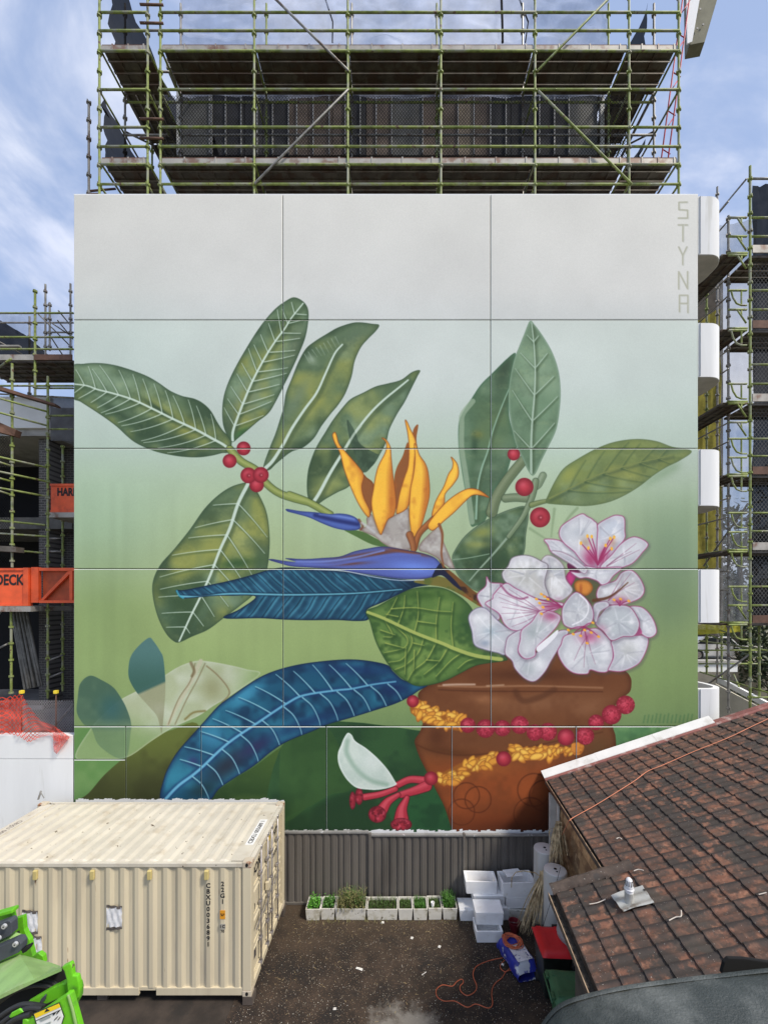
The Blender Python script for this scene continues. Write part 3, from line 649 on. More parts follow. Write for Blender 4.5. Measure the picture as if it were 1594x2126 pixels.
    yellowpetal('B', [(1450, 1252), (1390, 1207), (1330, 1192), (1270, 1210), (1200, 1255), (1140, 1310), (1080, 1380), (1045, 1440), (1080, 1470), (1150, 1410), (1220, 1350), (1290, 1280), (1340, 1238), (1395, 1238)])
    stroke(crop('B', [(1120, 1430), (1142, 1500), (1135, 1620), (1150, 1710)]), 6, (140, 84, 50), .9, 2, 3)
    L = Layer(crop('B', [(112, 1328), (200, 1342), (300, 1350), (400, 1362), (460, 1358), (530, 1368), (580, 1395), (600, 1440), (585, 1465), (510, 1470), (430, 1455), (350, 1425), (260, 1385), (180, 1362), (118, 1345)]))
    L.base((78, 104, 178)).line(crop('B', [(300, 1370), (420, 1400), (580, 1430)]), 8, (36, 48, 112), .9, 5).line(crop('B', [(330, 1362), (450, 1375), (560, 1395)]), 4, (120, 146, 214), .7, 3).edge((36, 48, 104), 3, .7).done()
    stroke(crop('B', [(590, 1400), (615, 1440), (600, 1465)]), 5, (120, 70, 60), .8, 2)
    stroke(crop('B', [(610, 1420), (645, 1445), (690, 1480)]), 5, (196, 196, 196), .8, 3)
    bb = [(705, 384), (800, 388), (900, 382), (980, 375), (1050, 350), (1120, 335), (1200, 325), (1300, 340), (1400, 360), (1460, 385), (1490, 430), (1470, 465), (1400, 487), (1280, 487), (1150, 470), (1050, 455), (950, 438), (850, 432), (740, 425), (680, 410), (625, 393), (640, 388), (700, 397), (760, 402)]
    L = Layer(crop('D', bb)); L.base((88, 104, 178)).blob((108, 140, 226), 860, 1178, 60, 16, 5, .95).blob((120, 66, 40), 770, 1150, 90, 6, -8, .95).blob((150, 80, 40), 850, 1146, 60, 5, 10, .9).blob((120, 66, 44), 720, 1170, 50, 4, -3, .8)
    L.line(crop('D', [(760, 400), (900, 400), (1050, 380), (1200, 345)]), 4, (120, 140, 210), .8, 2).line(crop('D', [(800, 415), (950, 415), (1100, 390), (1250, 365), (1380, 370)]), 5, (94, 112, 190), .8, 3).edge((40, 46, 96), 3, .75).done()
    stroke(crop('D', [(850, 440), (1000, 448), (1150, 478), (1280, 495), (1400, 492)]), 2, (210, 220, 236), .8, 1)
    L = Layer(crop('D', [(1480, 410), (1500, 440), (1560, 500), (1590, 545), (1550, 520), (1490, 470), (1440, 480)])); L.base((34, 40, 66)).done()
    # white blossoms
    def E(x, y): return crop('E', [(x, y)])[0]
    pk = (176, 64, 116)
    L = Layer(crop('E', [(780, 440), (930, 440), (1000, 560), (960, 620), (870, 640), (790, 560)]), soft=3); L.base((98, 100, 70)).done()
    petal([(1090, 440), (1150, 425), (1200, 470), (1230, 540), (1210, 590), (1150, 620), (1080, 640), (1000, 630), (940, 590), (960, 520), (1050, 490)], base=(206, 204, 206), pink=[(pk, *E(1080, 620), 20, 12, 0, .8)], lines=(E(1010, 610), [E(1150, 440), E(1170, 500), E(1100, 450)]))
    stroke(crop('E', [(920, 610), (1000, 595), (1060, 560), (1130, 500)]), 7, (104, 62, 40), .9, 2, 2)
    L = Layer(crop('E', [(805, 500), (850, 480), (900, 500), (915, 540), (880, 580), (830, 570), (805, 540)])); L.base((214, 138, 40)).blob((170, 84, 22), *E(840, 540), 4, 14, 0, .8).edge((120, 70, 30), 4, .7).done()
    L = Layer(crop('E', [(775, 430), (815, 450), (795, 500), (765, 540), (735, 510), (745, 470)])); L.base((196, 52, 128)).edge((120, 20, 80), 3, .6).done()
    L = Layer(crop('E', [(765, 380), (850, 400), (850, 425), (800, 440), (765, 420)])); L.base((110, 26, 76)).done()
    petal([(640, 333), (610, 350), (600, 380), (640, 400), (575, 465), (600, 540), (650, 590), (720, 610), (790, 550), (750, 480), (735, 400), (690, 350)], base=(208, 207, 206), pink=[(pk, *E(700, 610), 16, 7, 0, .5)], edge=(150, 130, 136))
    petal([(480, 333), (420, 350), (395, 400), (360, 440), (375, 490), (430, 530), (500, 570), (600, 605), (645, 590), (620, 500), (640, 400), (600, 370), (540, 340)], base=(206, 205, 202), edge=(120, 110, 120), shade=[((170, 170, 164), *E(480, 480), 40, 18, 20, .6)])
    petal([(265, 465), (290, 500), (365, 510), (320, 560), (310, 600), (345, 700), (330, 730), (280, 700), (220, 620), (210, 570), (260, 520)])
    petal([(155, 710), (200, 660), (260, 660), (330, 730), (400, 780), (480, 790), (400, 860), (380, 940), (330, 930), (250, 910), (190, 880), (175, 800)], edge=(130, 120, 150), shade=[((170, 186, 196), *E(290, 800), 22, 14, 0, .8), ((150, 164, 182), *E(255, 870), 13, 8, 0, .8)])
    petal([(310, 570), (380, 505), (450, 540), (600, 610), (735, 630), (650, 690), (560, 740), (500, 790), (420, 790), (370, 750), (340, 690), (258, 632), (300, 600)], base=(232, 228, 234), pink=[(pk, *E(660, 650), 26, 12, 0, .8)], lines=(E(600, 680), [E(330, 560), E(340, 590), E(350, 620), E(360, 650), E(355, 690), E(390, 730), E(420, 770), E(400, 540)]))
    stroke(crop('E', [(350, 515), (400, 570), (470, 600), (515, 590)]), 4, (150, 66, 112), .7, 2.5)
    petal([(380, 890), (400, 830), (480, 790), (470, 850), (460, 930), (500, 965), (570, 930), (640, 870), (700, 800), (765, 800), (720, 880), (660, 980), (620, 1050), (560, 1105), (500, 1090), (440, 1030), (420, 980), (380, 940)], edge=(140, 100, 130), shade=[((178, 186, 188), *E(520, 1030), 18, 14, 0, .7)])
    petal([(480, 790), (540, 740), (600, 670), (710, 700), (700, 760), (640, 830), (570, 900), (560, 950), (500, 967), (458, 920), (470, 850)], pink=[(pk, *E(660, 700), 22, 14, 0, .75)], shade=[((160, 170, 172), *E(560, 790), 20, 30, 40, .7)])
    L = Layer(crop('E', [(600, 870), (650, 830), (700, 790), (690, 830), (620, 900), (580, 925), (570, 900)])); L.base((240, 240, 244)).done()
    petal([(740, 830), (800, 810), (930, 780), (990, 820), (1030, 870), (1038, 960), (1010, 1040), (960, 1050), (900, 1035), (880, 1060), (800, 1055), (740, 1010), (700, 930), (720, 880)], pink=[(pk, *E(890, 830), 26, 16, 0, .7)], lines=(E(880, 830), [E(860, 1020), E(800, 980), E(930, 1000)]))
    petal([(1030, 860), (1100, 830), (1170, 825), (1245, 830), (1250, 890), (1210, 980), (1160, 1020), (1090, 1045), (1020, 1040), (1010, 1030), (1040, 960), (1035, 900)], shade=[((186, 188, 184), *E(1130, 920), 24, 24, 0, .6)])
    petal([(1140, 650), (1210, 650), (1260, 690), (1295, 750), (1303, 810), (1260, 838), (1210, 810), (1190, 740), (1160, 700)])
    L = Layer(crop('E', [(1180, 760), (1200, 770), (1215, 810), (1170, 825)])); L.base((196, 84, 140)).done()
    petal([(960, 700), (1010, 645), (1080, 638), (1140, 650), (1180, 700), (1200, 760), (1170, 825), (1100, 832), (1030, 855), (980, 800), (930, 750)], base=(198, 204, 208), edge=(150, 70, 110), pink=[(pk, *E(960, 790), 14, 12, 0, .5)])
    petal([(950, 620), (1000, 618), (1012, 645), (960, 680), (935, 745), (915, 700), (920, 640)], edge=(150, 110, 140))
    petal([(735, 640), (790, 570), (830, 563), (890, 620), (918, 680), (910, 740), (870, 770), (800, 782), (740, 760), (725, 700)], base=(204, 206, 210), edge=(150, 70, 116))
    stroke(crop('E', [(835, 575), (880, 620), (885, 680), (850, 730), (790, 760)]), 3, (244, 244, 248), .85, 2)
    for sx, sy, lst in ((725, 650, [(570, 600), (600, 570), (590, 625), (610, 650), (600, 690), (640, 600), (620, 585)]), (860, 770, [(765, 790), (795, 815), (840, 825), (905, 805), (950, 830), (915, 745), (865, 790), (880, 870)]), (1080, 640, [(1045, 605), (1085, 600), (1135, 612)])):
        for tx, ty in lst:
            stroke([E(sx, sy), E((sx+tx)/2, (sy+ty)/2-6), E(tx, ty)], 3, (158, 48, 104), .8, 1.5, 1.6)
        for tx, ty in lst:
            x, y = E(tx, ty); stroke([(x-1, y), (x+1, y+1)], 4.5, (246, 178, 40), 1, 1)
    petal([(620, 236), (700, 240), (760, 270), (830, 330), (880, 400), (800, 380), (720, 345), (660, 310), (640, 270)])
    petal([(845, 80), (770, 120), (720, 160), (710, 210), (740, 260), (800, 310), (840, 360), (900, 410), (945, 405), (945, 170), (920, 120), (880, 95)], pink=[(pk, *E(900, 360), 18, 26, -20, .95), ((150, 110, 70), *E(870, 250), 12, 12, 0, .4)])
    petal([(950, 140), (1030, 95), (1070, 88), (1107, 105), (1110, 180), (1110, 230), (1060, 300), (1000, 405), (945, 408), (940, 280), (945, 180)], pink=[(pk, *E(975, 350), 16, 26, 20, .95), ((190, 110, 60), *E(1030, 250), 12, 12, 0, .4)], base=(206, 212, 222))
    petal([(1170, 220), (1252, 262), (1215, 320), (1160, 380), (1090, 410), (1000, 440), (960, 405), (1030, 330), (1090, 260)], lines=(E(1000, 400), [E(1180, 260), E(1150, 310), E(1200, 300)]))
    petal([(780, 435), (830, 440), (860, 425), (850, 395), (950, 410), (1060, 405), (1092, 415), (1040, 460), (1010, 500), (970, 514), (940, 490), (880, 470), (830, 472)])
    petal([(660, 310), (720, 312), (790, 345), (850, 390), (880, 420), (860, 445), (800, 400), (720, 350)], edge=(160, 130, 150))
    for tx, ty in ((842, 258), (882, 215), (908, 218), (888, 288), (1022, 230), (1045, 222), (993, 272), (1030, 292)):
        stroke([E(945, 390), E((945+tx)/2+(4 if tx < 940 else -4), (390+ty)/2), E(tx, ty)], 3.4, (162, 40, 100), .9, 1.5, 1.8)
        x, y = E(tx, ty); stroke([(x, y-1), (x, y+1.5)], 5, (248, 186, 50), 1, 1)
    # garlands on the pot
    def petals_along(path, n, wid, sz):
        P = smooth(path, 16, False); idx = np.linspace(0, len(P)-1, n).astype(int)
        it = []
        for k, i in enumerate(idx):
            it.append((P[i][0]+rng.uniform(-3, 3), P[i][1]+rng.uniform(-wid, wid)))
        for x, y in sorted(it, key=lambda q: q[1]+rng.uniform(-4, 4)):
            a = rng.uniform(-.9, .9)+(.0 if rng.rand() > .4 else 2.3); s = sz*rng.uniform(.75, 1.25)
            pts = [(-s, 0), (-s*.4, -s*.5), (s*.5, -s*.45), (s*1.1, -s*.05), (s*.5, s*.45), (-s*.4, s*.45)]
            q = [(x+u*math.cos(a)-v*math.sin(a), y+u*math.sin(a)+v*math.cos(a)) for u, v in pts]
            L = Layer(q); L.base([(240, 178, 40), (226, 156, 30), (246, 196, 70)][rng.randint(3)]).grad((196, 112, 18), (x, y), (x+4, y+s*.7), .8).edge((150, 84, 14), 1.6, .75).done()
    stroke([(868, 1470), (900, 1490), (950, 1500)], 34, (160, 96, 16), 1, 3)
    petals_along([(860, 1468), (885, 1480), (905, 1488), (935, 1498), (958, 1500)], 44, 14, 12)
    stroke([(920, 1618), (975, 1590), (1028, 1575)], 26, (160, 96, 16), 1, 3)
    petals_along([(914, 1612), (945, 1615), (975, 1592), (1005, 1585), (1030, 1570)], 46, 13, 12)
    stroke([(1066, 1568), (1110, 1562), (1150, 1565)], 24, (160, 96, 16), 1, 3)
    petals_along([(1062, 1562), (1090, 1565), (1115, 1562), (1150, 1566)], 38, 11, 12)
    petals_along([(1140, 1556), (1165, 1556), (1185, 1560)], 14, 7, 9)
    L = Layer([(1186, 1545), (1205, 1542), (1212, 1552), (1205, 1566), (1190, 1566)]); L.base((214, 138, 30)).noise((170, 96, 20), 8).done()
    for x, y, r in ((640, 1415, 55), (560, 1420, 50), (150, 1375, 47), (258, 1395, 57), (362, 1393, 50), (468, 1373, 55), (750, 1447, 52), (935, 1357, 48), (868, 1440, 55), (1115, 1250, 57), (1030, 1310, 60)):
        (cx, cy, cr), = crop('E', [(x, y, r)])
        berry(cx, cy, cr, c=(200, 44, 76), rough=0 if x in (750, ) else 1)
    for x, y, r in ((720, 385, 42), (1345, 782, 52)):
        (cx, cy, cr), = crop('F', [(x, y, r)]); berry(cx, cy, cr)
    # pale fruit slice and red trumpet flowers
    for q, w, w1 in (([(800, 930), (700, 925), (610, 965)], 15, 12), ([(815, 970), (740, 1000), (640, 1030)], 21, 12), ([(600, 990), (500, 1025), (390, 1045)], 10, 13), ([(620, 1030), (550, 1075), (510, 1130)], 9, 22), ([(680, 1050), (645, 1130), (640, 1210)], 9, 30)):
        tube(crop('F', q), w, (184, 36, 60), (100, 18, 36), (220, 84, 100), w1)
    for x, y, rx, ry in ((305, 1070, 22, 62), (350, 1040, 28, 60), (475, 1165, 62, 58), (640, 1235, 74, 46)):
        (cx, cy, a_, b_), = crop('F', [(x, y, rx, ry)])
        L = Layer([(cx+a_*math.cos(t), cy+b_*math.sin(t)) for t in np.linspace(0, 6.283, 12)[:-1]])
        L.base((170, 32, 56)).noise((218, 78, 100), 7, .5, .75, .8).noise((104, 16, 36), 6, .5, .75, .8).edge((96, 14, 34), 4, .7).done()
    berry(*[v for v in crop('F', [(845, 917, 48)])[0]])
    L = Layer(crop('F', [(272, 603), (300, 618), (325, 660), (400, 710), (480, 780), (550, 860), (600, 940), (608, 958), (560, 980), (480, 995), (400, 993), (330, 980), (270, 930), (225, 860), (205, 800), (205, 740), (225, 690), (245, 640)]))
    L.base((206, 218, 208)).noise((190, 206, 196), 30)
    L.line(crop('F', [(270, 660), (265, 740), (330, 850), (430, 930), (540, 960)]), 9, (150, 178, 160), .8, 7).blob((222, 230, 224), *crop('F', [(430, 800)])[0], 30, 26, 45, .7).edge((236, 242, 238), 3, .7).done()
    # thin shade of spray-paint grain and letters
    lc = (176, 176, 158)
    def let(ps, w=3.0):
        for p in ps:
            stroke([(x+1.5, y+1) for x, y in p], w+1, (196, 198, 190), .7, 1.5, sm=False)
            stroke(p, w, lc, .95, 1.2, sm=False)
    def c5(x, y): return (1380+x*.26355, 340+y*.26355)
    let([[c5(172, 302), c5(108, 304), c5(108, 362), c5(176, 366), c5(176, 428), c5(103, 428)]])
    let([[c5(102, 482), c5(174, 482)], [c5(139, 482), c5(139, 610)]])
    let([[c5(106, 656), c5(138, 722), c5(170, 656)], [c5(138, 722), c5(138, 795)]])
    let([[c5(106, 985), c5(106, 850), c5(176, 985), c5(176, 850)]])
    let([[c5(112, 1165), c5(112, 1036), c5(178, 1036), c5(178, 1172)], [c5(112, 1100), c5(178, 1100)]])
    g = rng.rand(PH, PW, 1).astype(np.float32)-.5
    CV[:] = np.clip(CV*(1+g*.045), 0, 1)**1.09
paint()
# ------------------------------------------------------------------ ground
def ground_mat():
    m = mat('asphalt_with_grit', (.032, .021, .014), .9, n=.5, scale=2.4, c2=(.014, .010, .008), s2=1.3, lo=.46, hi=.64, bump=.5, bs=70)
    t = m.node_tree; N, L = t.nodes, t.links; b = N['Principled BSDF']; cur = b.inputs['Base Color'].links[0].from_socket
    g = N.new('ShaderNodeNewGeometry')
    for sc_, th, c in ((30, .24, (.36, .32, .25, 1)), (16, .12, (.70, .67, .60, 1)), (48, .34, (.16, .10, .06, 1))):
        v = N.new('ShaderNodeTexVoronoi'); v.inputs['Scale'].default_value = sc_; L.new(g.outputs['Position'], v.inputs['Vector'])
        k = N.new('ShaderNodeMapRange'); L.new(v.outputs['Distance'], k.inputs[0]); k.inputs[1].default_value = th; k.inputs[2].default_value = th*.6
        wn_ = N.new('ShaderNodeSeparateColor'); L.new(v.outputs['Color'], wn_.inputs[0])
        gt = N.new('ShaderNodeMath'); gt.operation = 'GREATER_THAN'; L.new(wn_.outputs[0], gt.inputs[0]); gt.inputs[1].default_value = .62
        ml = N.new('ShaderNodeMath'); ml.operation = 'MULTIPLY'; L.new(k.outputs[0], ml.inputs[0]); L.new(gt.outputs[0], ml.inputs[1])
        q = N.new('ShaderNodeMix'); q.data_type = 'RGBA'; L.new(ml.outputs[0], q.inputs[0]); L.new(cur, q.inputs[6]); q.inputs[7].default_value = c; cur = q.outputs[2]
    # worn cement patch: ragged round stain on the yard
    vs = N.new('ShaderNodeVectorMath'); vs.operation = 'DISTANCE'; L.new(g.outputs['Position'], vs.inputs[0]); vs.inputs[1].default_value = (.15, 7.2, 0)
    nz = N.new('ShaderNodeTexNoise'); nz.inputs['Scale'].default_value = 3.2; nz.inputs['Detail'].default_value = 8; nz.inputs['Roughness'].default_value = .7; L.new(g.outputs['Position'], nz.inputs['Vector'])
    ml = N.new('ShaderNodeMath'); ml.operation = 'MULTIPLY_ADD'; L.new(nz.outputs['Fac'], ml.inputs[0]); ml.inputs[1].default_value = 1.5; L.new(vs.outputs['Value'], ml.inputs[2])
    k = N.new('ShaderNodeMapRange'); L.new(ml.outputs[0], k.inputs[0]); k.inputs[1].default_value = 1.62; k.inputs[2].default_value = 1.25; k.inputs[4].default_value = .8
    q = N.new('ShaderNodeMix'); q.data_type = 'RGBA'; L.new(k.outputs[0], q.inputs[0]); L.new(cur, q.inputs[6]); q.inputs[7].default_value = (.20, .185, .165, 1)
    # brown earthy dust towards the fence
    sp = N.new('ShaderNodeSeparateXYZ'); L.new(g.outputs['Position'], sp.inputs[0])
    a = N.new('ShaderNodeMath'); a.operation = 'MULTIPLY_ADD'; L.new(nz.outputs['Fac'], a.inputs[0]); a.inputs[1].default_value = 1.8; L.new(sp.outputs['Y'], a.inputs[2])
    k2 = N.new('ShaderNodeMapRange'); L.new(a.outputs[0], k2.inputs[0]); k2.inputs[1].default_value = 9.9; k2.inputs[2].default_value = 11.3; k2.inputs[4].default_value = .6
    q2 = N.new('ShaderNodeMix'); q2.data_type = 'RGBA'; L.new(k2.outputs[0], q2.inputs[0]); L.new(q.outputs[2], q2.inputs[6]); q2.inputs[7].default_value = (.065, .042, .022, 1)
    L.new(q2.outputs[2], b.inputs['Base Color'])
    return m
MB().box((-6.6, 3, -.2), (14, 10.95, 0)).obj('ground', ground_mat(), kind='structure')
MB().box((-400, 10.952, -.3), (400, 700, -.02)).add([(-400, -60, -.05), (-6.602, -60, -.05), (-6.602, 10.95, -.05), (-400, 10.95, -.05)], [(0, 1, 2, 3)]).add([(-6.6, -60, -.05), (400, -60, -.05), (400, 2.998, -.05), (-6.6, 2.998, -.05)], [(0, 1, 2, 3)]).add([(14.002, 3, -.05), (400, 3, -.05), (400, 10.95, -.05), (14.002, 10.95, -.05)], [(0, 1, 2, 3)]).obj('terrain', mat('dry_grass_ground', (.16, .15, .09), .95, n=.4, scale=.3, c2=(.09, .11, .04), s2=.12), kind='structure')
MB().box((-6.75, 7.0, -.12), (-3.1, 10.9, .004)).obj('pavement', mat('stained_slab', (.035, .026, .02), .9, n=.4, scale=2, bump=.4, bs=60, c2=(.02, .016, .013), s2=1.3), kind='structure')

# ------------------------------------------------------------------ building with the painted wall
img = bpy.data.images.new('painted_wall_colours', PW, PH, alpha=False)
buf = np.ones((PH, PW, 4), np.float32); buf[..., :3] = np.clip(CV, 0, 1)[::-1]
img.pixels.foreach_set(buf.ravel()); img.pack()
def wall_mat():
    m = bpy.data.materials.new('painted_concrete'); m.use_nodes = True; t = m.node_tree; N, L = t.nodes, t.links; b = N['Principled BSDF']
    b.inputs['Roughness'].default_value = .8; b.inputs['Specular IOR Level'].default_value = .25
    im = N.new('ShaderNodeTexImage'); im.image = img; im.extension = 'EXTEND'; im.interpolation = 'Cubic'
    g = N.new('ShaderNodeNewGeometry'); q = N.new('ShaderNodeTexNoise'); q.inputs['Scale'].default_value = .5; q.inputs['Detail'].default_value = 8; L.new(g.outputs['Position'], q.inputs['Vector'])
    mr = N.new('ShaderNodeMapRange'); L.new(q.outputs['Fac'], mr.inputs[0]); mr.inputs[1].default_value = .3; mr.inputs[2].default_value = .7; mr.inputs[3].default_value = .95; mr.inputs[4].default_value = 1.04
    hv = N.new('ShaderNodeHueSaturation'); L.new(im.outputs[0], hv.inputs['Color']); L.new(mr.outputs[0], hv.inputs['Value']); hv.inputs['Saturation'].default_value = .95
    L.new(hv.outputs[0], b.inputs['Base Color'])
    f = N.new('ShaderNodeTexNoise'); f.inputs['Scale'].default_value = 160; L.new(g.outputs['Position'], f.inputs['Vector'])
    bp = N.new('ShaderNodeBump'); bp.inputs['Strength'].default_value = .12; bp.inputs['Distance'].default_value = .004; L.new(f.outputs['Fac'], bp.inputs['Height']); L.new(bp.outputs[0], b.inputs['Normal'])
    return m
WY = 10.75
def wx(px): return (px-CX)/80.
def wz(py): return CAMZ-(py-HY)/80.
paintm = wall_mat(); edge_m = mat('bare_edge_highlight', (.62, .66, .62), .9, n=.03)  # pale top and left chamfers: sky highlight painted into the bare edge colour
B = thing('apartment_building', 'white concrete building whose blank end wall carries the big painted flowers, leaves and clay pot', 'building', (0, 14, 0))
def panel(x0, x1, y0, y1):
    g = .7; ch = .0125
    X0, X1, Z1, Z0 = wx(x0+g), wx(x1-g), wz(y0+g), wz(y1-g)
    Y = WY
    vs = [(X0+ch, Y, Z0+ch), (X1-ch, Y, Z0+ch), (X1-ch, Y, Z1-ch), (X0+ch, Y, Z1-ch), (X0, Y+ch, Z0), (X1, Y+ch, Z0), (X1, Y+ch, Z1), (X0, Y+ch, Z1), (X0, Y+.15, Z0), (X1, Y+.15, Z0), (X1, Y+.15, Z1), (X0, Y+.15, Z1)]
    fs = [(0, 1, 2, 3)]+[(i, (i+1) % 4, (i+1) % 4+4, i+4) for i in range(4)]+[(i+4, (i+1) % 4+4, (i+1) % 4+8, i+8) for i in range(4)]+[(11, 10, 9, 8)]
    uv = [((CX+v[0]*80-PX0)/PW, 1-((HY+(CAMZ-v[2])*80)-PY0)/PH) for v in vs]
    o = MB().add(vs, fs, uv).obj('wall_panel', paintm, B); o.data.materials.append(edge_m)
    for p in o.data.polygons:
        if 1 <= p.index <= 4 and (p.normal.z > .5 or p.normal.x < -.5): p.material_index = 1
xl, xr = 153, 1449
for y0, y1 in ((403, 664), (664, 931), (931, 1181), (1181, 1508)):
    for a, b in ((xl, 587), (587, 1018), (1018, xr)): panel(a, b, y0, y1)
for a, b, y0, y1 in ((xl, 261, 1508, 1577), (xl, 261, 1577, 1868), (261, 417, 1508, 1868), (417, 677, 1508, 1868), (677, 937, 1508, 1868), (937, 1195, 1508, 1868), (1195, xr, 1508, 1868)):
    panel(a, b, y0, y1)
MB().box((wx(xl)+.02, WY+.152, 0), (wx(xr)-.02, 17.5, 18.28)).obj('core_wall', mat('raw_concrete', (.30, .29, .27), .9, c2=(.2, .19, .18)), B)
MB().box((wx(xl)-.004, WY+.02, wz(402.6)-.02), (wx(xr)+.004, WY+.17, wz(402.6)+.02)).obj('coping', white_render, B)
MB().box((-6.4, 12.9, 18.3), (6.2, 17.4, 23.6)).obj('tower_wall', mat('dark_interior_wall', (.035, .033, .032), .95, n=.4), B)
MB().box((-6.75, 12.3, 23.62), (6.6, 17.6, 23.9)).obj('roof_slab', concrete, B)
# bare framing and cladding of the storey behind the scaffold
FY = 12.6
fm_g = mat('grey_board', (.13, .13, .125), .9, n=.2); fm_b = mat('brown_board', (.15, .115, .095), .9, n=.25, scale=2); fm_d = mat('dark_board', (.035, .036, .042), .9, n=.3); fm_t = mat('tan_board', (.26, .21, .16), .9, n=.2)
fpan = [(370, 440, 'g'), (440, 470, 'd'), (470, 508, 'd'), (508, 545, 'd'), (545, 600, 'd'), (600, 640, 'b'), (640, 690, 'b'), (690, 722, 'b'), (722, 760, 'd'), (760, 813, 'b'), (813, 876, 'g'), (876, 912, 'b'), (912, 950, 'b'), (950, 985, 't'), (985, 1018, 'b'), (1018, 1060, 'd'), (1060, 1085, 'd'), (1085, 1118, 'd'), (1118, 1150, 'd'), (1150, 1180, 'd'), (1180, 1240, 'g')]
for a, b, k in fpan:
    p, q = at(a+.8, 322, FY), at(b-.8, 176, FY)
    if a == 440:
        MB().prism([at(440.6, 268, FY), at(455, 322, FY), at(469.4, 322, FY), at(469.4, 176, FY), at(440.6, 176, FY)], (0, .06, 0)).obj('facade_board', fm_d, B)
        continue
    MB().box((p.x, FY, p.z), (q.x, FY+.06, q.z)).obj('facade_board', {'g': fm_g, 'b': fm_b, 'd': fm_d, 't': fm_t}[k], B)
studm = mat('galvanised_stud', (.38, .38, .38), .5, .3, n=.2)
for px in (437, 441, 470, 502, 535, 567, 600, 617, 651, 684, 717, 748, 781, 813, 877, 912, 950, 983, 1017, 1049, 1083, 1118, 1149, 1179):
    p, q = at(px-1, 324, FY), at(px+1, 174, FY)
    MB().box((p.x, FY-.07, p.z), (q.x, FY-.003, q.z)).obj('stud', studm, B)
for px, w in ((375, 4), (1246, 4)):
    p, q = at(px-w, 330, FY), at(px+w, 170, FY)
    MB().box((p.x, FY-.12, p.z), (q.x, FY-.073, q.z)).obj('door_frame', mat('pale_trim', (.45, .45, .44), .7), B)

# rounded balconies up the right side
def balcony(y0, y1, open_top=False, low=None):
    zt, zb = wz(y0), wz(low or y1)
    x0 = wx(xr)+.02
    def outline(w, d, ins):
        r = .5; P = []
        P.append((x0, WY+.03+ins)); cx, cy = x0+w-r, WY+.03+r
        for k in range(9):
            a = -math.pi/2+k*math.pi/16; P.append((cx+(r-ins)*math.cos(a), cy+(r-ins)*math.sin(a)))
        cy2 = WY+.03+d-.75
        for k in range(9):
            a = k*math.pi/16; P.append((x0+w-.75+(.75-ins)*math.cos(a), cy2+(.75-ins)*math.sin(a)))
        P.append((x0, WY+.03+d-ins))
        return P
    o, i = outline(.80, 1.5, 0), outline(.80, 1.5, .13)
    n = len(o); vs = [(x, y, zb) for x, y in o]+[(x, y, zt) for x, y in o]+[(x, y, zt) for x, y in i]+[(x, y, zb+.2) for x, y in i]
    fs = []
    for k in range(n-1):
        fs += [(k, k+1, n+k+1, n+k), (n+k, n+k+1, 2*n+k+1, 2*n+k), (2*n+k, 2*n+k+1, 3*n+k+1, 3*n+k)]
    fs += [tuple(range(n)), tuple(range(4*n-1, 3*n-1, -1)), (0, n, 2*n, 3*n), (n-1, 4*n-1, 3*n-1, 2*n-1)]
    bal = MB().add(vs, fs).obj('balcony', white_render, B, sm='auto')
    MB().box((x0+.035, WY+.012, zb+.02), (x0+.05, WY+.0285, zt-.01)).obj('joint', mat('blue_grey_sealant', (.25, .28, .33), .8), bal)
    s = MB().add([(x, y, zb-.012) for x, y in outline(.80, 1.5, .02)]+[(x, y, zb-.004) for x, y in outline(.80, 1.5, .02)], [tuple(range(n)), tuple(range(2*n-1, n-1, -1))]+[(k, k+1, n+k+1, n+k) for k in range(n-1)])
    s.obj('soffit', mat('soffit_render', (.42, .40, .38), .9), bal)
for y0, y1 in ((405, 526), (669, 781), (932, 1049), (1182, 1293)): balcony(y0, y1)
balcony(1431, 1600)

# plain wall beside it on the left and the podium floor behind
LW = thing('boundary_wall', 'plain white rendered wall left of the painted wall, below the orange netting', 'wall', (-9.5, 10.8, 0))
for y0, y1 in ((1527, 1577), (1577, 1869)):
    for a, b in ((-330, -95), (-95, 151)):
        MB().box((wx(a+.6), WY+.03, wz(y1-.6)), (wx(b-.6), WY+.28, wz(y0+.6))).obj('wall_panel', white_render, LW, bev=.008)
MB().box((wx(-330), WY+.1, 0), (wx(150.5), WY+.24, wz(1529))).obj('backing', dark_gap, LW)
PZ = 4.05
MB().box((-22, 11.05, PZ-.3), (-8.45, 24, PZ)).obj('podium_floor', mat('dusty_slab', (.16, .155, .15), .9, n=.3, scale=1, c2=(.09, .085, .08), s2=.7), kind='structure')

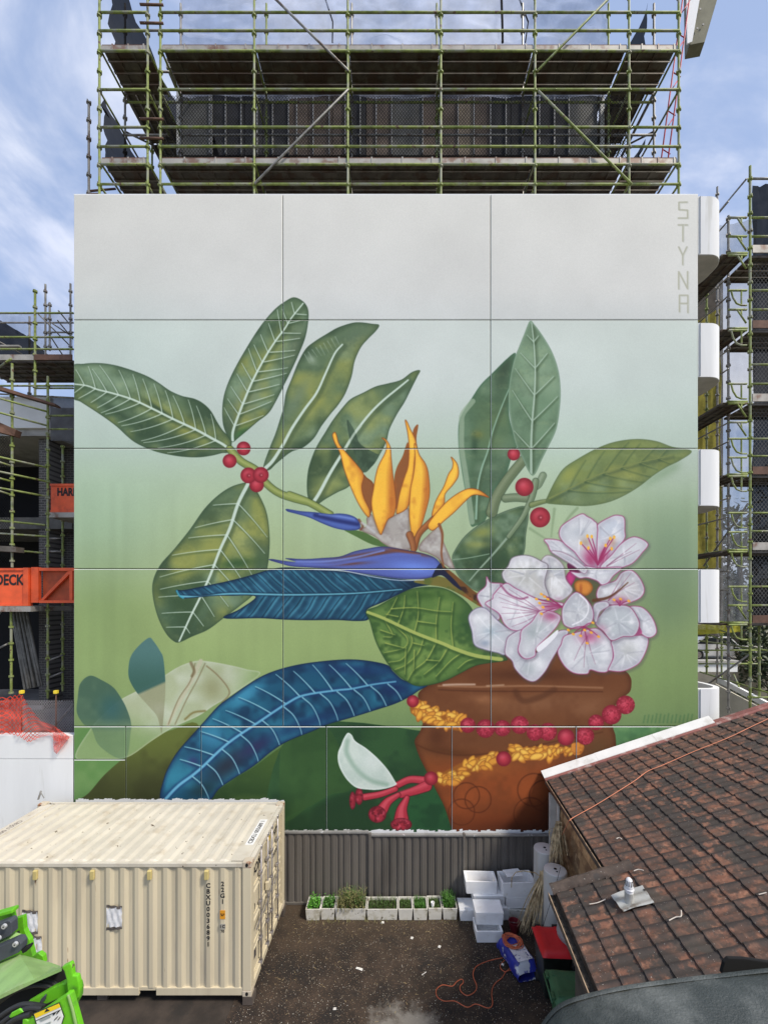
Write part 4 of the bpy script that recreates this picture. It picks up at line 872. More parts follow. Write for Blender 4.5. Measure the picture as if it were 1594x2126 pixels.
# ------------------------------------------------------------------ scaffolding pieces
tube_cache = {}
def unit_tube(m, r):
    k = (m.name, round(r, 4))
    if k not in tube_cache: tube_cache[k] = MB().tube([(0, 0, 0), (0, 0, 1)], r, 8).mesh('tube', m, sm='auto')
    return tube_cache[k]
def bar(parent, name, p, q, m=None, r=.028, **kw):
    p, q = Vector(p), Vector(q); d = q-p
    M = Matrix.Translation(p) @ d.to_track_quat('Z', 'Y').to_matrix().to_4x4() @ Matrix.Diagonal((1, 1, d.length, 1))
    return place(name, unit_tube(m or lime, r), parent, M, **kw)
std_cache = {}
def standard(parent, x, y, z0, z1, m=None, r=.03, pitch=.5, ref=0.):
    m = m or lime; L = round(z1-z0, 2); ph = round((ref-z0) % pitch, 2); k = (m.name, L, ph, r)
    if k not in std_cache:
        b = MB().tube([(0, 0, 0), (0, 0, L)], r, 8)
        z = ph
        while z < L:
            b.lathe([(r+.001, z-.035), (r+.03, z-.03), (r+.03, z+.0), (r+.001, z+.012)], 8)
            b.box((-r-.035, -.012, z-.028), (r+.035, .012, z+.028)); b.box((-.012, -r-.035, z-.027), (.012, r+.035, z+.027))
            z += pitch
        std_cache[k] = b.mesh('standard', m, sm='auto')
    return place('standard', std_cache[k], parent, Matrix.Translation((x, y, z0)))
plank_cache = {}
def plank(parent, p, L, axis='x', w=.225, m=None, name='deck_plank'):
    m = m or plank_m; k = (round(L, 2), m.name, w)
    if k not in plank_cache:
        b = MB().box((0, 0, -.012), (L, w, 0)).box((0, 0, -.06), (L, .012, -.013)).box((0, w-.012, -.06), (L, w, -.013))
        x = .3
        while x < L-.1:
            b.box((x, .013, -.045), (x+.03, w-.013, -.013)); x += .45
        plank_cache[k] = b.mesh('plank', m)
    M = Matrix.Translation(p)
    if axis == 'y': M = M @ Matrix.Rotation(R(90), 4, 'Z')
    return place(name, plank_cache[k], parent, M)
net_black = cloth_mat('black_chain_netting', (.02, .02, .022), .95, (.085, .2))
shade_black = cloth_mat('black_shade_cloth', (.008, .008, .010), .93, None, .1, .4, 3)
sheet_blue = cloth_mat('pale_translucent_sheet', (.50, .55, .70), .6, None, .6, .35, 1.6)
net_yellow = cloth_mat('yellow_netting', (.27, .24, .05), .85, None, .3, .25, 5)
net_grey = cloth_mat('grey_netting', (.30, .31, .33), .5, None, .4, .3, 4)
def sheet(parent, name, p00, p10, p11, p01, m, nu=24, nv=12, amp=.08, sag=0., seed=0., **kw):
    p00, p10, p11, p01 = map(Vector, (p00, p10, p11, p01)); nrm = (p10-p00).cross(p01-p00).normalized()
    def fn(u, v):
        p = (p00*(1-u)+p10*u)*(1-v)+(p01*(1-u)+p11*u)*v
        q = Vector((u*7+seed, v*5, seed)); a = mnoise.noise(q)+.5*mnoise.noise(q*2.3)+.22*mnoise.noise(q*6.1)+.25*math.sin(u*26+3*mnoise.noise(q))*v
        p = p+nrm*(a*amp); p.z -= sag*4*u*(1-u)*v
        return p
    b = MB().grid(fn, nu, nv, ((p10-p00).length, (p01-p00).length))
    return place(name, b.mesh(name, m, sm=True, fix=False), parent, **kw)

# ---- big scaffold over the painted wall
S = thing('scaffolding', 'lime green tube scaffold with two decks rising above the painted wall', 'scaffold', (0, 11.3, 18.3))
Y0, Y1 = 11.0, 12.05
z_at = lambda py, Y=Y0: CAMZ-(py-HY)*Y/F
x_at = lambda px, Y=Y0: (px-CX)*Y/F
xs = [x_at(p) for p in (207, 307, 333.5, 528, 722, 915, 1110, 1305, 1408)]
ZT = z_at(-110)
ref = z_at(188)
for i, x in enumerate(xs):
    standard(S, x, Y0, 18.32, ZT, ref=ref)
for i, x in enumerate(xs):
    if i in (1,): continue
    standard(S, x, Y1, 18.32, ZT, m=lime if i % 2 else grey_tube, ref=ref)
DZ = [z_at(93), z_at(328)]
for py in (-50, 28, 66, 108, 188, 266, 306, 343, 384):
    for a, b in zip(xs[:-1], xs[1:]):
        if b-a < .5: continue
        bar(S, 'ledger', (a, Y0-.02, z_at(py)), (b, Y0-.02, z_at(py)))
for py in (-50, 44, 188, 343, 384):
    for a, b in zip(xs[:-1], xs[1:]):
        if b-a < .5: continue
        bar(S, 'ledger', (a, Y1, z_at(py)), (b, Y1, z_at(py)), grey_tube)
for x in xs:
    for z in (DZ[0]-.09, DZ[1]-.09, z_at(188), z_at(384)): bar(S, 'transom', (x, Y0, z), (x, Y1, z))
for py in (16, 54, 252, 292):
    bar(S, 'coupler_tube', (x_at(294), Y0-.06, z_at(py)), (x_at(342), Y0-.06, z_at(py+1)), rust_m)
for (a, b), (c, d) in (((572, -2), (723, 147)), ((723, 186), (529, 381)), ((1262, -2), (1114, 148)), ((1117, 189), (1311, 383)), ((480, -95), (572, -2))):
    bar(S, 'brace', at(a, b, Y0-.07), at(c, d, Y0-.07), grey_tube if a in (572, 723) else lime)
for dz in DZ:
    for a, b in zip(xs[:-1], xs[1:]):
        if b-a < .5: continue
        for k in range(4): plank(S, (a+.03, Y0+.06+k*.25, dz), b-a-.06)
        tb = MB().box((a+.04, Y0+.032, dz+.003), (b-.04, Y0+.05, dz+.05)).obj('toe_board', rust_m, S)
        fb = MB().box((a+.035, Y0+.01, dz-.15), (b-.035, Y0+.03, dz+.0)); 
        for q in (.25, .58, .9): fb.box((a+(b-a)*q, Y0-.004, dz-.14), (a+(b-a)*q+.035, Y0+.009, dz+.03))
        fb.obj('edge_beam', toe_m, S)
    bar(S, 'ledger', (xs[0], Y0+1.1, dz-.2), (xs[-1], Y0+1.1, dz-.2))
# returns down both sides, running back
for sx, xo, xi in ((-1, xs[0], xs[2]), (1, xs[-1], xs[-2])):
    for Y in (13.4, 15.8, 18.2):
        standard(S, xo, Y, 18.32, ZT, m=grey_tube if Y > 14 else lime, ref=ref); standard(S, xi, Y, 18.32, ZT, m=grey_tube, ref=ref)
    for a, b in ((Y1, 13.4), (13.4, 15.8), (15.8, 18.2)):
        for py in (28, 66, 188, 266, 306, 384):
            bar(S, 'ledger', (xo, a, z_at(py)), (xo, b, z_at(py)), lime if (py//7) % 2 else grey_tube)
            if py in (66, 266): bar(S, 'ledger', (xi, a, z_at(py)), (xi, b, z_at(py)), grey_tube)
        for dz in DZ:
            for k in range(4): plank(S, (min(xo, xi)+.3+k*.25, a, dz), b-a-.04, 'y')
            MB().box((min(xo, xi)+.03, a, dz-.14), (min(xo, xi)+.05, b, dz)).obj('edge_beam', toe_m, S) if sx < 0 else MB().box((max(xo, xi)-.05, a, dz-.14), (max(xo, xi)-.03, b, dz)).obj('edge_beam', toe_m, S)
    bar(S, 'brace', (xo, Y1, z_at(180)), (xo, 15.8, z_at(-60)), grey_tube); bar(S, 'brace', (xo, 13.4, z_at(384)), (xo, 18.2, z_at(190)), grey_tube)
sheet(S, 'net_panel', (xs[2]+.02, Y0+.09, z_at(323)), (xs[-2]-.02, Y0+.09, z_at(323)), (xs[-2]-.02, Y0+.09, z_at(190)), (xs[2]+.02, Y0+.09, z_at(190)), net_black, 60, 4, .006)
sheet(S, 'net_panel', (xs[2], Y1+.12, DZ[0]+.02), (xs[-2], Y1+.12, DZ[0]+.02), (xs[-2]+.1, Y1+.12, ZT+1), (xs[2]-.1, Y1+.12, ZT+1), sheet_blue, 150, 60, .16, 0, 3, label='pale see-through sheeting above the upper deck')
for px in (1043, 690, 1090):
    p = at(px, 88, Y1+.05); MB().tube([p, p+Vector((random.uniform(-.1, .1), 0, .6)), p+Vector((-.05 if px == 1043 else -.35, 0, 1.7))], .035 if px == 1043 else .02, 6).obj('tie_rope', black_in, S)
sheet(S, 'net_panel', (xs[0]+.06, 11.1, DZ[1]+.1), (xs[0]+.06, 16.5, DZ[1]+.1), (xs[0]+.5, 15.5, z_at(255)), (xs[0]+.06, 11.1, z_at(196)), shade_black, 30, 10, .16, .15, 5)
sheet(S, 'net_panel', (xs[0]+.2, 11.2, DZ[0]+.1), (xs[0]+.4, 17.5, DZ[0]+.1), (xs[0]+.5, 17, ZT), (xs[0]+.1, 11.2, ZT), shade_black, 30, 10, .16, .15, 8)
sheet(S, 'net_panel', (xs[-1]-.5, 12.0, DZ[1]+.1), (xs[-1]-.5, 17.5, DZ[1]+.1), (xs[-1]-.5, 17, z_at(190)), (xs[-1]-.3, 12.0, z_at(200)), shade_black, 30, 10, .16, .15, 18)
sheet(S, 'net_panel', (xs[-1]-.5, 12.0, DZ[0]+.1), (xs[-1]-.5, 17.5, DZ[0]+.1), (xs[-1]-.3, 17, ZT), (xs[-1]-.2, 12.0, ZT), shade_black, 30, 10, .16, .15, 28)
standard(S, x_at(185, 11.4), 11.4, 18.32, z_at(213, 11.4), m=grey_tube)
bar(S, 'ledger', at(183, 397, 11.4), at(240, 392, 12.0), rust_m); bar(S, 'ledger', at(183, 403, 11.4), at(206, 403, 11.0), rust_m)

rm = mat('red_painted_steel', (.42, .02, .05), .5, n=.2)
T = thing('hoist_mast', 'slanting red lattice mast at the right end of the top scaffold', 'hoist', at(1385, 330, 12.6))
for o in (0, 14): bar(T, 'rail', at(1372+o, 330, 12.6), at(1424+o, -60, 12.6), rm, .022)
for k in range(9):
    py = 310-k*40; x = 1372+52*(330-py)/390
    bar(T, 'rung', at(x, py, 12.6), at(x+16, py-(24 if k % 2 else -10), 12.6), rm, .014)
T = thing('concrete_panel', 'pale precast slab corner jutting into the sky right of the scaffold', 'building', at(1440, 0, 13))
MB().prism([at(1428, -60, 13), at(1430, 93, 13), at(1462, 87, 13), at(1505, -60, 13)], (.1, .35, 0)).obj('slab', mat('olive_soffit', (.17, .165, .12), .9, n=.15), T)
MB().prism([at(1424, -60, 12.95), at(1426, 90, 12.95), at(1436, 86, 12.95), at(1462, -60, 12.95)], (0, .04, 0)).obj('render_face', white_render, T)
for a, b in ((1446, 60), (1458, 52), (1452, 20)): MB().lathe([(.0, 0), (.03, 0), (.03, .02), (0, .02)], 10, M=Matrix.Translation(at(a, b, 12.96)) @ Matrix.Rotation(R(90), 4, 'X')).obj('cap', concrete, T)
# ------------------------------------------------------------------ unfinished building and scaffold on the left
LB = thing('unfinished_building', 'dark open floors with a grey brick pier left of the painted wall', 'building', (-13, 16, PZ))
brick_m = mat('grey_brickwork', (.12, .115, .11), .9, n=.2)
def brickify(m, c_m, c_b):
    t = m.node_tree; N, L = t.nodes, t.links
    g = N.new('ShaderNodeNewGeometry'); mp = N.new('ShaderNodeMapping'); mp.inputs['Rotation'].default_value = (R(90), 0, 0); L.new(g.outputs['Position'], mp.inputs[0])
    b = N.new('ShaderNodeTexBrick'); L.new(mp.outputs[0], b.inputs['Vector']); b.inputs['Scale'].default_value = 1; b.inputs['Brick Width'].default_value = .24; b.inputs['Row Height'].default_value = .086; b.inputs['Mortar Size'].default_value = .012
    b.inputs['Color1'].default_value = c_b+(1,); b.inputs['Color2'].default_value = tuple(v*.7 for v in c_b)+(1,); b.inputs['Mortar'].default_value = c_m+(1,)
    L.new(b.outputs[0], N['Principled BSDF'].inputs['Base Color'])
brickify(brick_m, (.2, .19, .18), (.10, .095, .09))
lc = lambda px, py, Y: at(px, py, Y)
MB().box((-22, 17.6, PZ), (-8.5, 18, 16)).obj('back_wall', black_in, LB)
MB().box((-22, 14.3, z_at(905, 14.3)), (x_at(112, 14.3), 17.6, z_at(905, 14.3)+.28)).obj('floor_slab', concrete, LB)
MB().box((x_at(-60, 14.3), 14.2, z_at(908, 14.3)+.285), (x_at(107, 14.3), 14.4, z_at(826, 14.3))).obj('concrete_upstand', mat('pale_concrete', (.72, .72, .72), .9, n=.06, scale=1), LB)
MB().box((-22, 14.5, z_at(1092, 14.5)-.1), (x_at(150, 14.5), 17.6, z_at(1092, 14.5)+.3)).obj('floor_slab', mat('dark_slab_edge', (.10, .098, .092), .9, n=.3), LB)
MB().box((x_at(84, 14.6), 14.55, PZ), (x_at(103, 14.6), 15.2, z_at(905, 14.6))).obj('brick_pier', brick_m, LB)
MB().box((x_at(103.5, 15.4), 15.4, PZ), (x_at(190, 15.4), 15.6, z_at(905, 15.4))).obj('brick_wall', brick_m, LB)
MB().box((x_at(25, 14.3), 14.25, PZ), (x_at(90, 14.3), 14.35, PZ+.12)).obj('kerb', concrete, LB)
MB().box((-22, 13.6, z_at(738, 13.6)+.3), (x_at(40, 13.6), 13.7, z_at(738, 13.6)+.35)).obj('roof_edge', concrete, LB)

SL = thing('scaffolding', 'lime scaffold bays with dark netting left of the painted wall', 'scaffold', (-12, 13, PZ))
def seg(p, a, b, Ya, Yb=None, name='ledger', m=None, r=.03):
    return bar(p, name, at(*a, Ya), at(*b, Yb or Ya), m, r)
def vert(p, px, y0, y1, Y, m=None, r=.033):
    a = at(px, y1, Y); return standard(p, a.x, Y, a.z, at(px, y0, Y).z, m, r, ref=0)
for px, y0, y1, Y, m in ((73.6, 602, 822, 13, lime), (95, 590, 737, 15, grey_tube), (104, 628, 728, 15, grey_tube), (147, 589, 738, 15, grey_tube), (62, 657, 737, 16, grey_tube), (26, 755, 1178, 12.6, lime), (24, 1262, 1440, 12.6, lime),
                         (100, 781, 1450, 12.9, lime), (131, 925, 1435, 14, lime), (-20, 600, 1440, 13, lime), (62, 790, 850, 14.4, grey_tube)):
    vert(SL, px, y0, y1, Y, m)
for a, b, Y in (((-60, 650), (153, 650), 13), ((-60, 670), (153, 670), 15), ((-60, 700), (153, 700), 13), ((-60, 725), (153, 725), 13), ((-60, 801), (153, 801), 13), ((73, 806), (153, 806), 13), ((-60, 815), (153, 826), 14), ((100, 863), (153, 863), 13), ((100, 891), (153, 891), 13), ((100, 1118), (131, 1118), 14), ((100, 1145), (131, 1145), 14),
                ((95, 690), (153, 690), 15), ((100, 1372), (131, 1360), 13.8), ((100, 1408), (131, 1395), 13.8), ((-40, 1077), (95, 1090), 13), ((-40, 1105), (100, 1114), 13), ((0, 1140), (90, 1148), 13.2)):
    seg(SL, a, b, Y, m=grey_tube if Y > 13.5 else lime)
for y0, y1 in ((826, 855), (856, 884), (950, 971), (981, 1000), (1016, 1031)):
    seg(SL, (-40, y0-10), (100, y1), 11.9, 12.9)
seg(SL, (-30, 950), (26, 968), 12.2, 12.6); seg(SL, (-30, 985), (26, 1000), 12.2, 12.6); seg(SL, (-30, 1010), (26, 1028), 12.2, 12.6)
seg(SL, (-20, 1300), (24, 1240), 12.6, 12.6, 'brace', grey_tube); seg(SL, (24, 745), (0, 762), 12.6, 12.8); seg(SL, (0, 1345), (20, 1335), 12.8, 12.8, 'ledger', grey_tube)
for a, b in (((78, 650), (150, 722)), ((104, 668), (152, 700)), ((122, 645), (146, 674)), ((120, 665), (152, 704)), ((100, 690), (130, 736)), ((0, 710), (46, 735))): seg(SL, a, b, 14.4, 15.2, 'brace', grey_tube, .022)
for k in range(5): plank(SL, (x_at(-60, 13), 13.0+k*.25, z_at(748, 13)), x_at(153, 13)-x_at(-60, 13))
MB().box((x_at(-60, 13), 12.95, z_at(748, 13)-.02), (x_at(73, 13), 12.98, z_at(738, 13))).obj('edge_beam', toe_m, SL)
MB().box((x_at(75, 13), 12.94, z_at(748, 13)-.02), (x_at(153, 13), 12.97, z_at(738, 13))).obj('edge_beam', rust_m, SL)
MB().prism([at(-20, 795, 12.3), at(-20, 803, 12.3), at(115, 842, 12.8), at(115, 838, 12.8)], (0, .22, 0)).obj('deck_plank', rust_m, SL)
MB().prism([at(-20, 868, 12.2), at(-20, 892, 12.2), at(30, 905, 12.5), at(34, 892, 12.5)], (0, .2, 0)).obj('deck_plank', rust_m, SL)
MB().prism([at(-20, 1132, 12.4), at(-20, 1143, 12.4), at(33, 1146, 12.5), at(33, 1135, 12.5)], (0, .3, 0)).obj('deck_plank', plank_m, SL)
sheet(SL, 'net_panel', at(-40, 738, 15.3), at(103, 738, 15.3), at(60, 700, 15.3), at(-40, 640, 15.3), shade_black, 20, 10, .12, 0, 2)
sheet(SL, 'net_panel', at(-60, 738, 16.6), at(152, 738, 16.6), at(152, 652, 16.6), at(-60, 652, 16.6), sheet_blue, 20, 10, .1, 0, 12)
sheet(SL, 'net_panel', at(106, 915, 14.1), at(190, 915, 14.1), at(190, 826, 14.1), at(104, 822, 14.1), cloth_mat('grey_shade_cloth', (.16, .16, .17), .9, None, .2, .2, 3), 16, 8, .05, 0, 22)
sheet(SL, 'net_panel', at(-50, 1170, 13.6), at(22, 1170, 13.6), at(22, 905, 13.6), at(-50, 905, 13.6), net_black, 8, 8, .03, 0, 32)
T = thing('pipe_bundle', 'bundle of long grey tubes leaning in the dark bay left of the wall', 'pipes', (-11, 13.9, PZ))
for k in range(11):
    a = at(49+k*3.8+random.uniform(-1, 1), 1432-k*.8, 13.7+.06*(k % 3)); b = at(22+k*3.4, 1268, 14.0+.06*(k % 2))
    bar(T, 'tube', a, b, mat('dull_grey_tube', (.17, .165, .15), .6, .2, n=.3) if k == 0 else T_m, .045) if k else None
    if k == 0: T_m = mat('dull_grey_tube', (.17, .165, .15), .6, .2, n=.3)
orange = mat('orange_paint', (.80, .11, .03), .55, n=.12, scale=3, c2=(.60, .08, .025), s2=2.2, c3=(.12, .04, .03), s3=9, lo3=.7, hi3=.76)
orange_d = mat('orange_recess', (.40, .07, .02), .6, n=.25, scale=3)
ink = mat('black_ink', (.012, .012, .014), .7)
def load_platform(label, Y, xL, xA, xB, y0, y1, plate_lines=(), txt=None):
    T = thing('loading_platform', label, 'platform', at((xL+xB)/2, y1, Y), 'orange loading platforms sticking out of the unfinished building')
    p, q = at(xL, y1, Y), at(xA, y0, Y)
    MB().box((p.x, Y, p.z), (q.x, Y+.06, q.z)).obj('side_plate', orange, T, bev=.01)
    MB().box((p.x, Y-.03, q.z-.05), (q.x, Y-.002, q.z+.02)).obj('top_rail', orange, T)
    MB().box((p.x, Y-.025, p.z-.0), (q.x, Y-.002, p.z+.06)).obj('bottom_rail', orange, T)
    MB().box((p.x, Y, q.z-.0), (q.x, Y+2.4, q.z+.004)).obj('deck', rust_m, T) if False else None
    MB().box((at(xL-.5, 0, Y).x, Y-.08, p.z-.17), (q.x+.25, Y+2, p.z-.012)).obj('deck_beam', toe_m, T)
    if xB > xA:
        r = at(xB, y0, Y)
        MB().box((q.x+.01, Y-.06, p.z), (q.x+.16, Y+.1, q.z+.03)).obj('post', orange, T)
        MB().box((q.x+.2, Y-.01, p.z+.1), (q.x+.42, Y+.1, q.z+.05)).obj('post', orange, T)
        MB().box((q.x+.45, Y+.12, p.z+.1), (r.x, Y+.15, q.z)).obj('back_plate', orange_d, T)
        MB().box((q.x+.43, Y, q.z-.06), (r.x, Y+.1, q.z+.03)).obj('top_rail', orange, T)
        MB().box((q.x+.43, Y, p.z+.09), (r.x, Y+.1, p.z+.17)).obj('bottom_rail', orange, T)
        mid = (q.x+.45+r.x)/2+.12
        MB().box((mid, Y+.0, p.z+.173), (mid+.09, Y+.1, q.z-.063)).obj('post', orange, T)
        MB().prism([(q.x+.45, Y+.02, p.z+.175), (q.x+.55, Y+.02, p.z+.175), (mid-.003, Y+.02, q.z-.14), (mid-.003, Y+.02, q.z-.064), (mid-.06, Y+.02, q.z-.064)], (0, .07, 0)).obj('brace', orange, T)
        MB().prism([(mid+.1, Y+.02, p.z+.175), (mid+.2, Y+.02, p.z+.175), (mid+.98, Y+.02, q.z-.14), (mid+.98, Y+.02, q.z-.064), (mid+.9, Y+.02, q.z-.064)], (0, .07, 0)).obj('brace', orange, T)
    if txt:
        body, size, px, py = txt; me = text_mesh(body, size, ink, .014, align='LEFT'); c = at(px, py, Y-.006)
        me.transform(Matrix.Diagonal((.74, 1, 1, 1))); place('lettering', me, T, basis(c, (1, 0, 0), (0, 0, 1)))
    return T
load_platform('lower orange loading platform ending in DECK, with a diagonal truss at its right end', 12.5, -90, 52, 190, 1181, 1258, txt=('HARDECK', .44, -54, 1205))
load_platform('upper orange loading platform with lettering cut off by the edge of the painted wall', 13.2, 106, 210, 210, 1006, 1064, txt=('HARDECK', .34, 119, 1022))

# orange mesh on the white wall, capped bars
om = cloth_mat('orange_barrier_mesh', (.85, .10, .06), .95, (.11, .22), .35, .1)
om2 = cloth_mat('orange_barrier_mesh_close', (.75, .09, .06), .8, (.05, .4), .35, .1)
T = thing('barrier_mesh', 'orange plastic barrier mesh sagging over the top of the white wall', 'mesh', at(70, 1525, 10.95))
def curt(tops, bots, Y, m, nm, seed):
    n = len(tops); b = MB()
    def fn(u, v):
        k = min(n-2, int(u*(n-1))); f = u*(n-1)-k
        a = Vector(tops[k]).lerp(Vector(tops[k+1]), f); c = Vector(bots[k]).lerp(Vector(bots[k+1]), f); p = a.lerp(c, v)
        return at(p.x, p.y, Y+.1*mnoise.noise(Vector((u*9, v*4, seed))))
    b.grid(fn, 40, 16, (2.2, 1.1)); return place(nm, b.mesh(nm, m, sm=True, fix=False), T)
curt([(-40, 1452), (20, 1446), (46, 1440), (60, 1465), (85, 1497), (110, 1505), (125, 1515), (145, 1530)], [(-40, 1524), (20, 1524), (42, 1530), (60, 1542), (85, 1530), (105, 1526), (116, 1540), (144, 1534)], 10.72, om, 'mesh_sheet', 1)
curt([(-40, 1456), (20, 1452), (44, 1448)], [(-40, 1524), (20, 1522), (46, 1526)], 11.0, om2, 'mesh_sheet', 4)
curt([(110, 1522), (128, 1518), (146, 1530)], [(112, 1560), (118, 1566), (134, 1545)], 10.7, om2, 'mesh_sheet', 7)
capm = mat('yellow_plastic', (.80, .62, .05), .4, n=.05)
for px, py, lab in ((46, 1437, 'yellow cap on the bar holding up the peak of the orange mesh'), (117, 1437, 'yellow cap on the bare bar right of the orange mesh peak')):
    T = thing('safety_cap', lab, 'cap', at(px, 1525, 11.2), 'yellow capped starter bars on the white wall')
    c = at(px, py, 11.2); MB().box((c.x-.045, c.y-.045, c.z-.04), (c.x+.045, c.y+.045, c.z+.05)).obj('cap', capm, T, bev=.012)
    bar(T, 'bar', (c.x, c.y, c.z-.04), (c.x, c.y, wz(1540)), rust_m, .014)
T = thing('mesh_fence', 'grey wire mesh lying behind the top of the white wall', 'fence', (-9.3, 11.5, PZ))
sheet(T, 'wire_panel', at(-30, 1530, 11.6), at(152, 1530, 11.6), at(152, 1454, 11.6), at(-30, 1454, 11.6), cloth_mat('grey_wire_mesh', (.34, .34, .34), .9, (.07, .28), .1, .1), 10, 4, .02, 0, 3)
seg(T, (100, 1525), (153, 1462), 11.5, 11.5, 'brace', grey_tube, .018)

# ------------------------------------------------------------------ scaffold, nets and garden on the right
SR = thing('scaffolding', 'lime scaffold with curved side brackets and black netting right of the balconies', 'scaffold', (10, 12, 0))
YR = 12.
for px, y0, y1, Y, m in ((1556, 345, 1700, YR, lime), (1511, 448, 1480, YR+.7, grey_tube), (1488, 388, 1480, 15.5, grey_tube), (1575, 1290, 1600, 13, lime), (1466, 590, 1400, 14.5, lime), (1497, 1290, 1420, 16, lime), (1640, 350, 1600, YR, lime)):
    vert(SR, px, y0, y1, Y, m)
for py in (371, 452, 491, 603, 643, 757, 797, 911, 947, 1065, 1103, 1218, 1257, 1448):
    seg(SR, (1556, py), (1640, py), YR, m=lime if py > 400 else grey_tube)
lv = [526, 682, 834, 985, 1142, 1293]
for n_, py in enumerate(lv):
    seg(SR, (1509, py), (1550, py), YR-.05, r=.034, name='transom')
    z = z_at(py, YR); MB().box((x_at(1560, YR), YR-.03, z), (x_at(1650, YR), YR, z+.22)).obj('toe_board', toe_m if n_ % 2 == 0 else rust_m, SR)
    for k in range(3): plank(SR, (x_at(1512, YR)+.02+k*.24, YR, z-.02), 5.2, 'y')
    for k in range(4): plank(SR, (x_at(1560, YR), YR+.05+k*.25, z-.02), 1.6)
    seg(SR, (1509, py), (1509-36, py+(36*(HY-py)/(1509-CX))), YR, YR*1.055) if False else None
    bar(SR, 'ledger', at(1511, py, YR), at(1511, py, YR)+Vector((0, 5.2, 0)), lime)
    for o in (.95, 1.5):
        bar(SR, 'ledger', at(1511, py, YR)+Vector((0, 0, o)), at(1511, py, YR)+Vector((0, 5.2, o)), grey_tube, .022)
def bracket(py, kind):
    T_ = MB(); a, b = at(1511, py, YR-.06), at(1549, py, YR-.06)
    T_.tube([a, b], .03, 8)
    if kind: T_.tube([at(1517, py+2, YR-.06), at(1521, py+16, YR-.06), at(1528, py+27, YR-.06), at(1538, py+31, YR-.06), at(1549, py+31, YR-.06)], .022, 8); T_.tube([at(1538, py+2, YR-.06), at(1538, py+30, YR-.06)], .022, 8)
    else: T_.tube([at(1530, py+1, YR-.06), at(1548, py+28, YR-.06)], .022, 8); T_.tube([at(1538, py+2, YR-.06), at(1538, py+14, YR-.06)], .022, 8)
    T_.obj('bracket', lime, SR, sm='auto')
for py, k in ((452, 0), (491, 0), (530, 0), (603, 1), (643, 0), (686, 1), (797, 1), (838, 0), (877, 0), (911, 1), (950, 1), (989, 1), (1065, 1), (1105, 1), (1146, 1), (1218, 1), (1257, 0), (1297, 1)): bracket(py, k)
for a, b, Ya, Yb, m in (((1548, 372), (1488, 444), YR, 15, grey_tube), ((1460, 1175), (1552, 1045), 13.5, YR, grey_tube), ((1455, 1430), (1556, 1358), 13, YR, grey_tube), ((1470, 1300), (1556, 1330), 15, YR, lime), ((1452, 1395), (1600, 1440), 15, YR, lime), ((1450, 1330), (1600, 1352), 15, 13, lime), ((1450, 1350), (1575, 1350), 14, 14, lime), ((1450, 1378), (1575, 1378), 14, 14, lime), ((1522, 1400), (1556, 1480), 14, 13, lime), ((1450, 1310), (1540, 1345), 15, 13, lime)):
    seg(SR, a, b, Ya, Yb, 'brace', m, .026)
sheet(SR, 'net_panel', at(1561, 1285, YR+.9), at(1680, 1285, YR+.9), at(1680, 385, YR+.9), at(1561, 385, YR+.9), cloth_mat('dense_black_shade', (.02, .021, .024), .96, None, .15, .4, 3), 20, 60, .12, 0, 3)
sheet(SR, 'net_panel', at(1561, 1285, YR+.2), at(1680, 1285, YR+.2), at(1680, 540, YR+.2), at(1561, 540, YR+.2), cloth_mat('pale_chain_netting', (.13, .13, .13), .95, (.11, .15), .15, .2), 4, 20, .01, 0, 3)
sheet(SR, 'net_panel', at(1487, 1290, 17.5), at(1560, 1290, 17.5), at(1570, 455, 17.5), at(1487, 470, 17.5), net_grey, 16, 60, .1, 0, 6)
sheet(SR, 'net_panel', at(1440, 1180, 17.3), at(1496, 1180, 17.3), at(1494, 640, 17.3), at(1440, 670, 17.3), net_yellow, 12, 50, .14, 0, 9)
sheet(SR, 'net_panel', at(1445, 1318, 14), at(1536, 1312, 14), at(1536, 1294, 14), at(1445, 1296, 14), cloth_mat('bright_yellow_netting', (.62, .58, .08), .85, None, .3, .2, 5), 24, 4, .08, 0, 9)
RB = thing('dark_building', 'dark shaded building side behind the yellow netting right of the balconies', 'building', (10, 18, 0))
MB().box((x_at(1440, 18), 18, PZ+2.2), (x_at(1500, 18), 24, 22.3)).obj('wall', mat('brown_shaded_wall', (.09, .075, .06), .9, n=.3), RB)
for zz in (6.6, 9.6, 12.6, 15.6, 18.6):
    MB().box((x_at(1440, 17.4), 17.4, zz), (x_at(1503, 17.4), 17.99, zz+.22)).obj('floor_slab', concrete, RB)
T = thing('parapet', 'pale concrete kerb and slab below the lime scaffold on the right', 'wall', at(1520, 1460, 13))
MB().prism([at(1488, 1405, 14.5), at(1488, 1416, 14.5), at(1700, 1528, 10.9), at(1700, 1515, 10.9)], (.15, .12, 0)).obj('coping', white_render, T)
MB().prism([at(1484, 1420, 14.3), at(1484, 1520, 14.3), at(1700, 1640, 10.8), at(1700, 1534, 10.8)], (.1, .1, 0)).obj('panel', mat('cream_slab', (.62, .58, .48), .9, n=.1), T)
T = thing('rendered_wall', 'low white wall with a bench-like top in the garden beyond the balconies', 'wall', (16, 22, 0))
MB().box((x_at(1440, 20), 20, z_at(1395, 20)), (x_at(1530, 20), 20.4, z_at(1376, 20))).obj('wall', white_render, T)
MB().box((x_at(1440, 20)-.1, 19.9, z_at(1376, 20)+.003), (x_at(1530, 20)+.1, 20.5, z_at(1376, 20)+.1)).obj('coping', concrete, T)
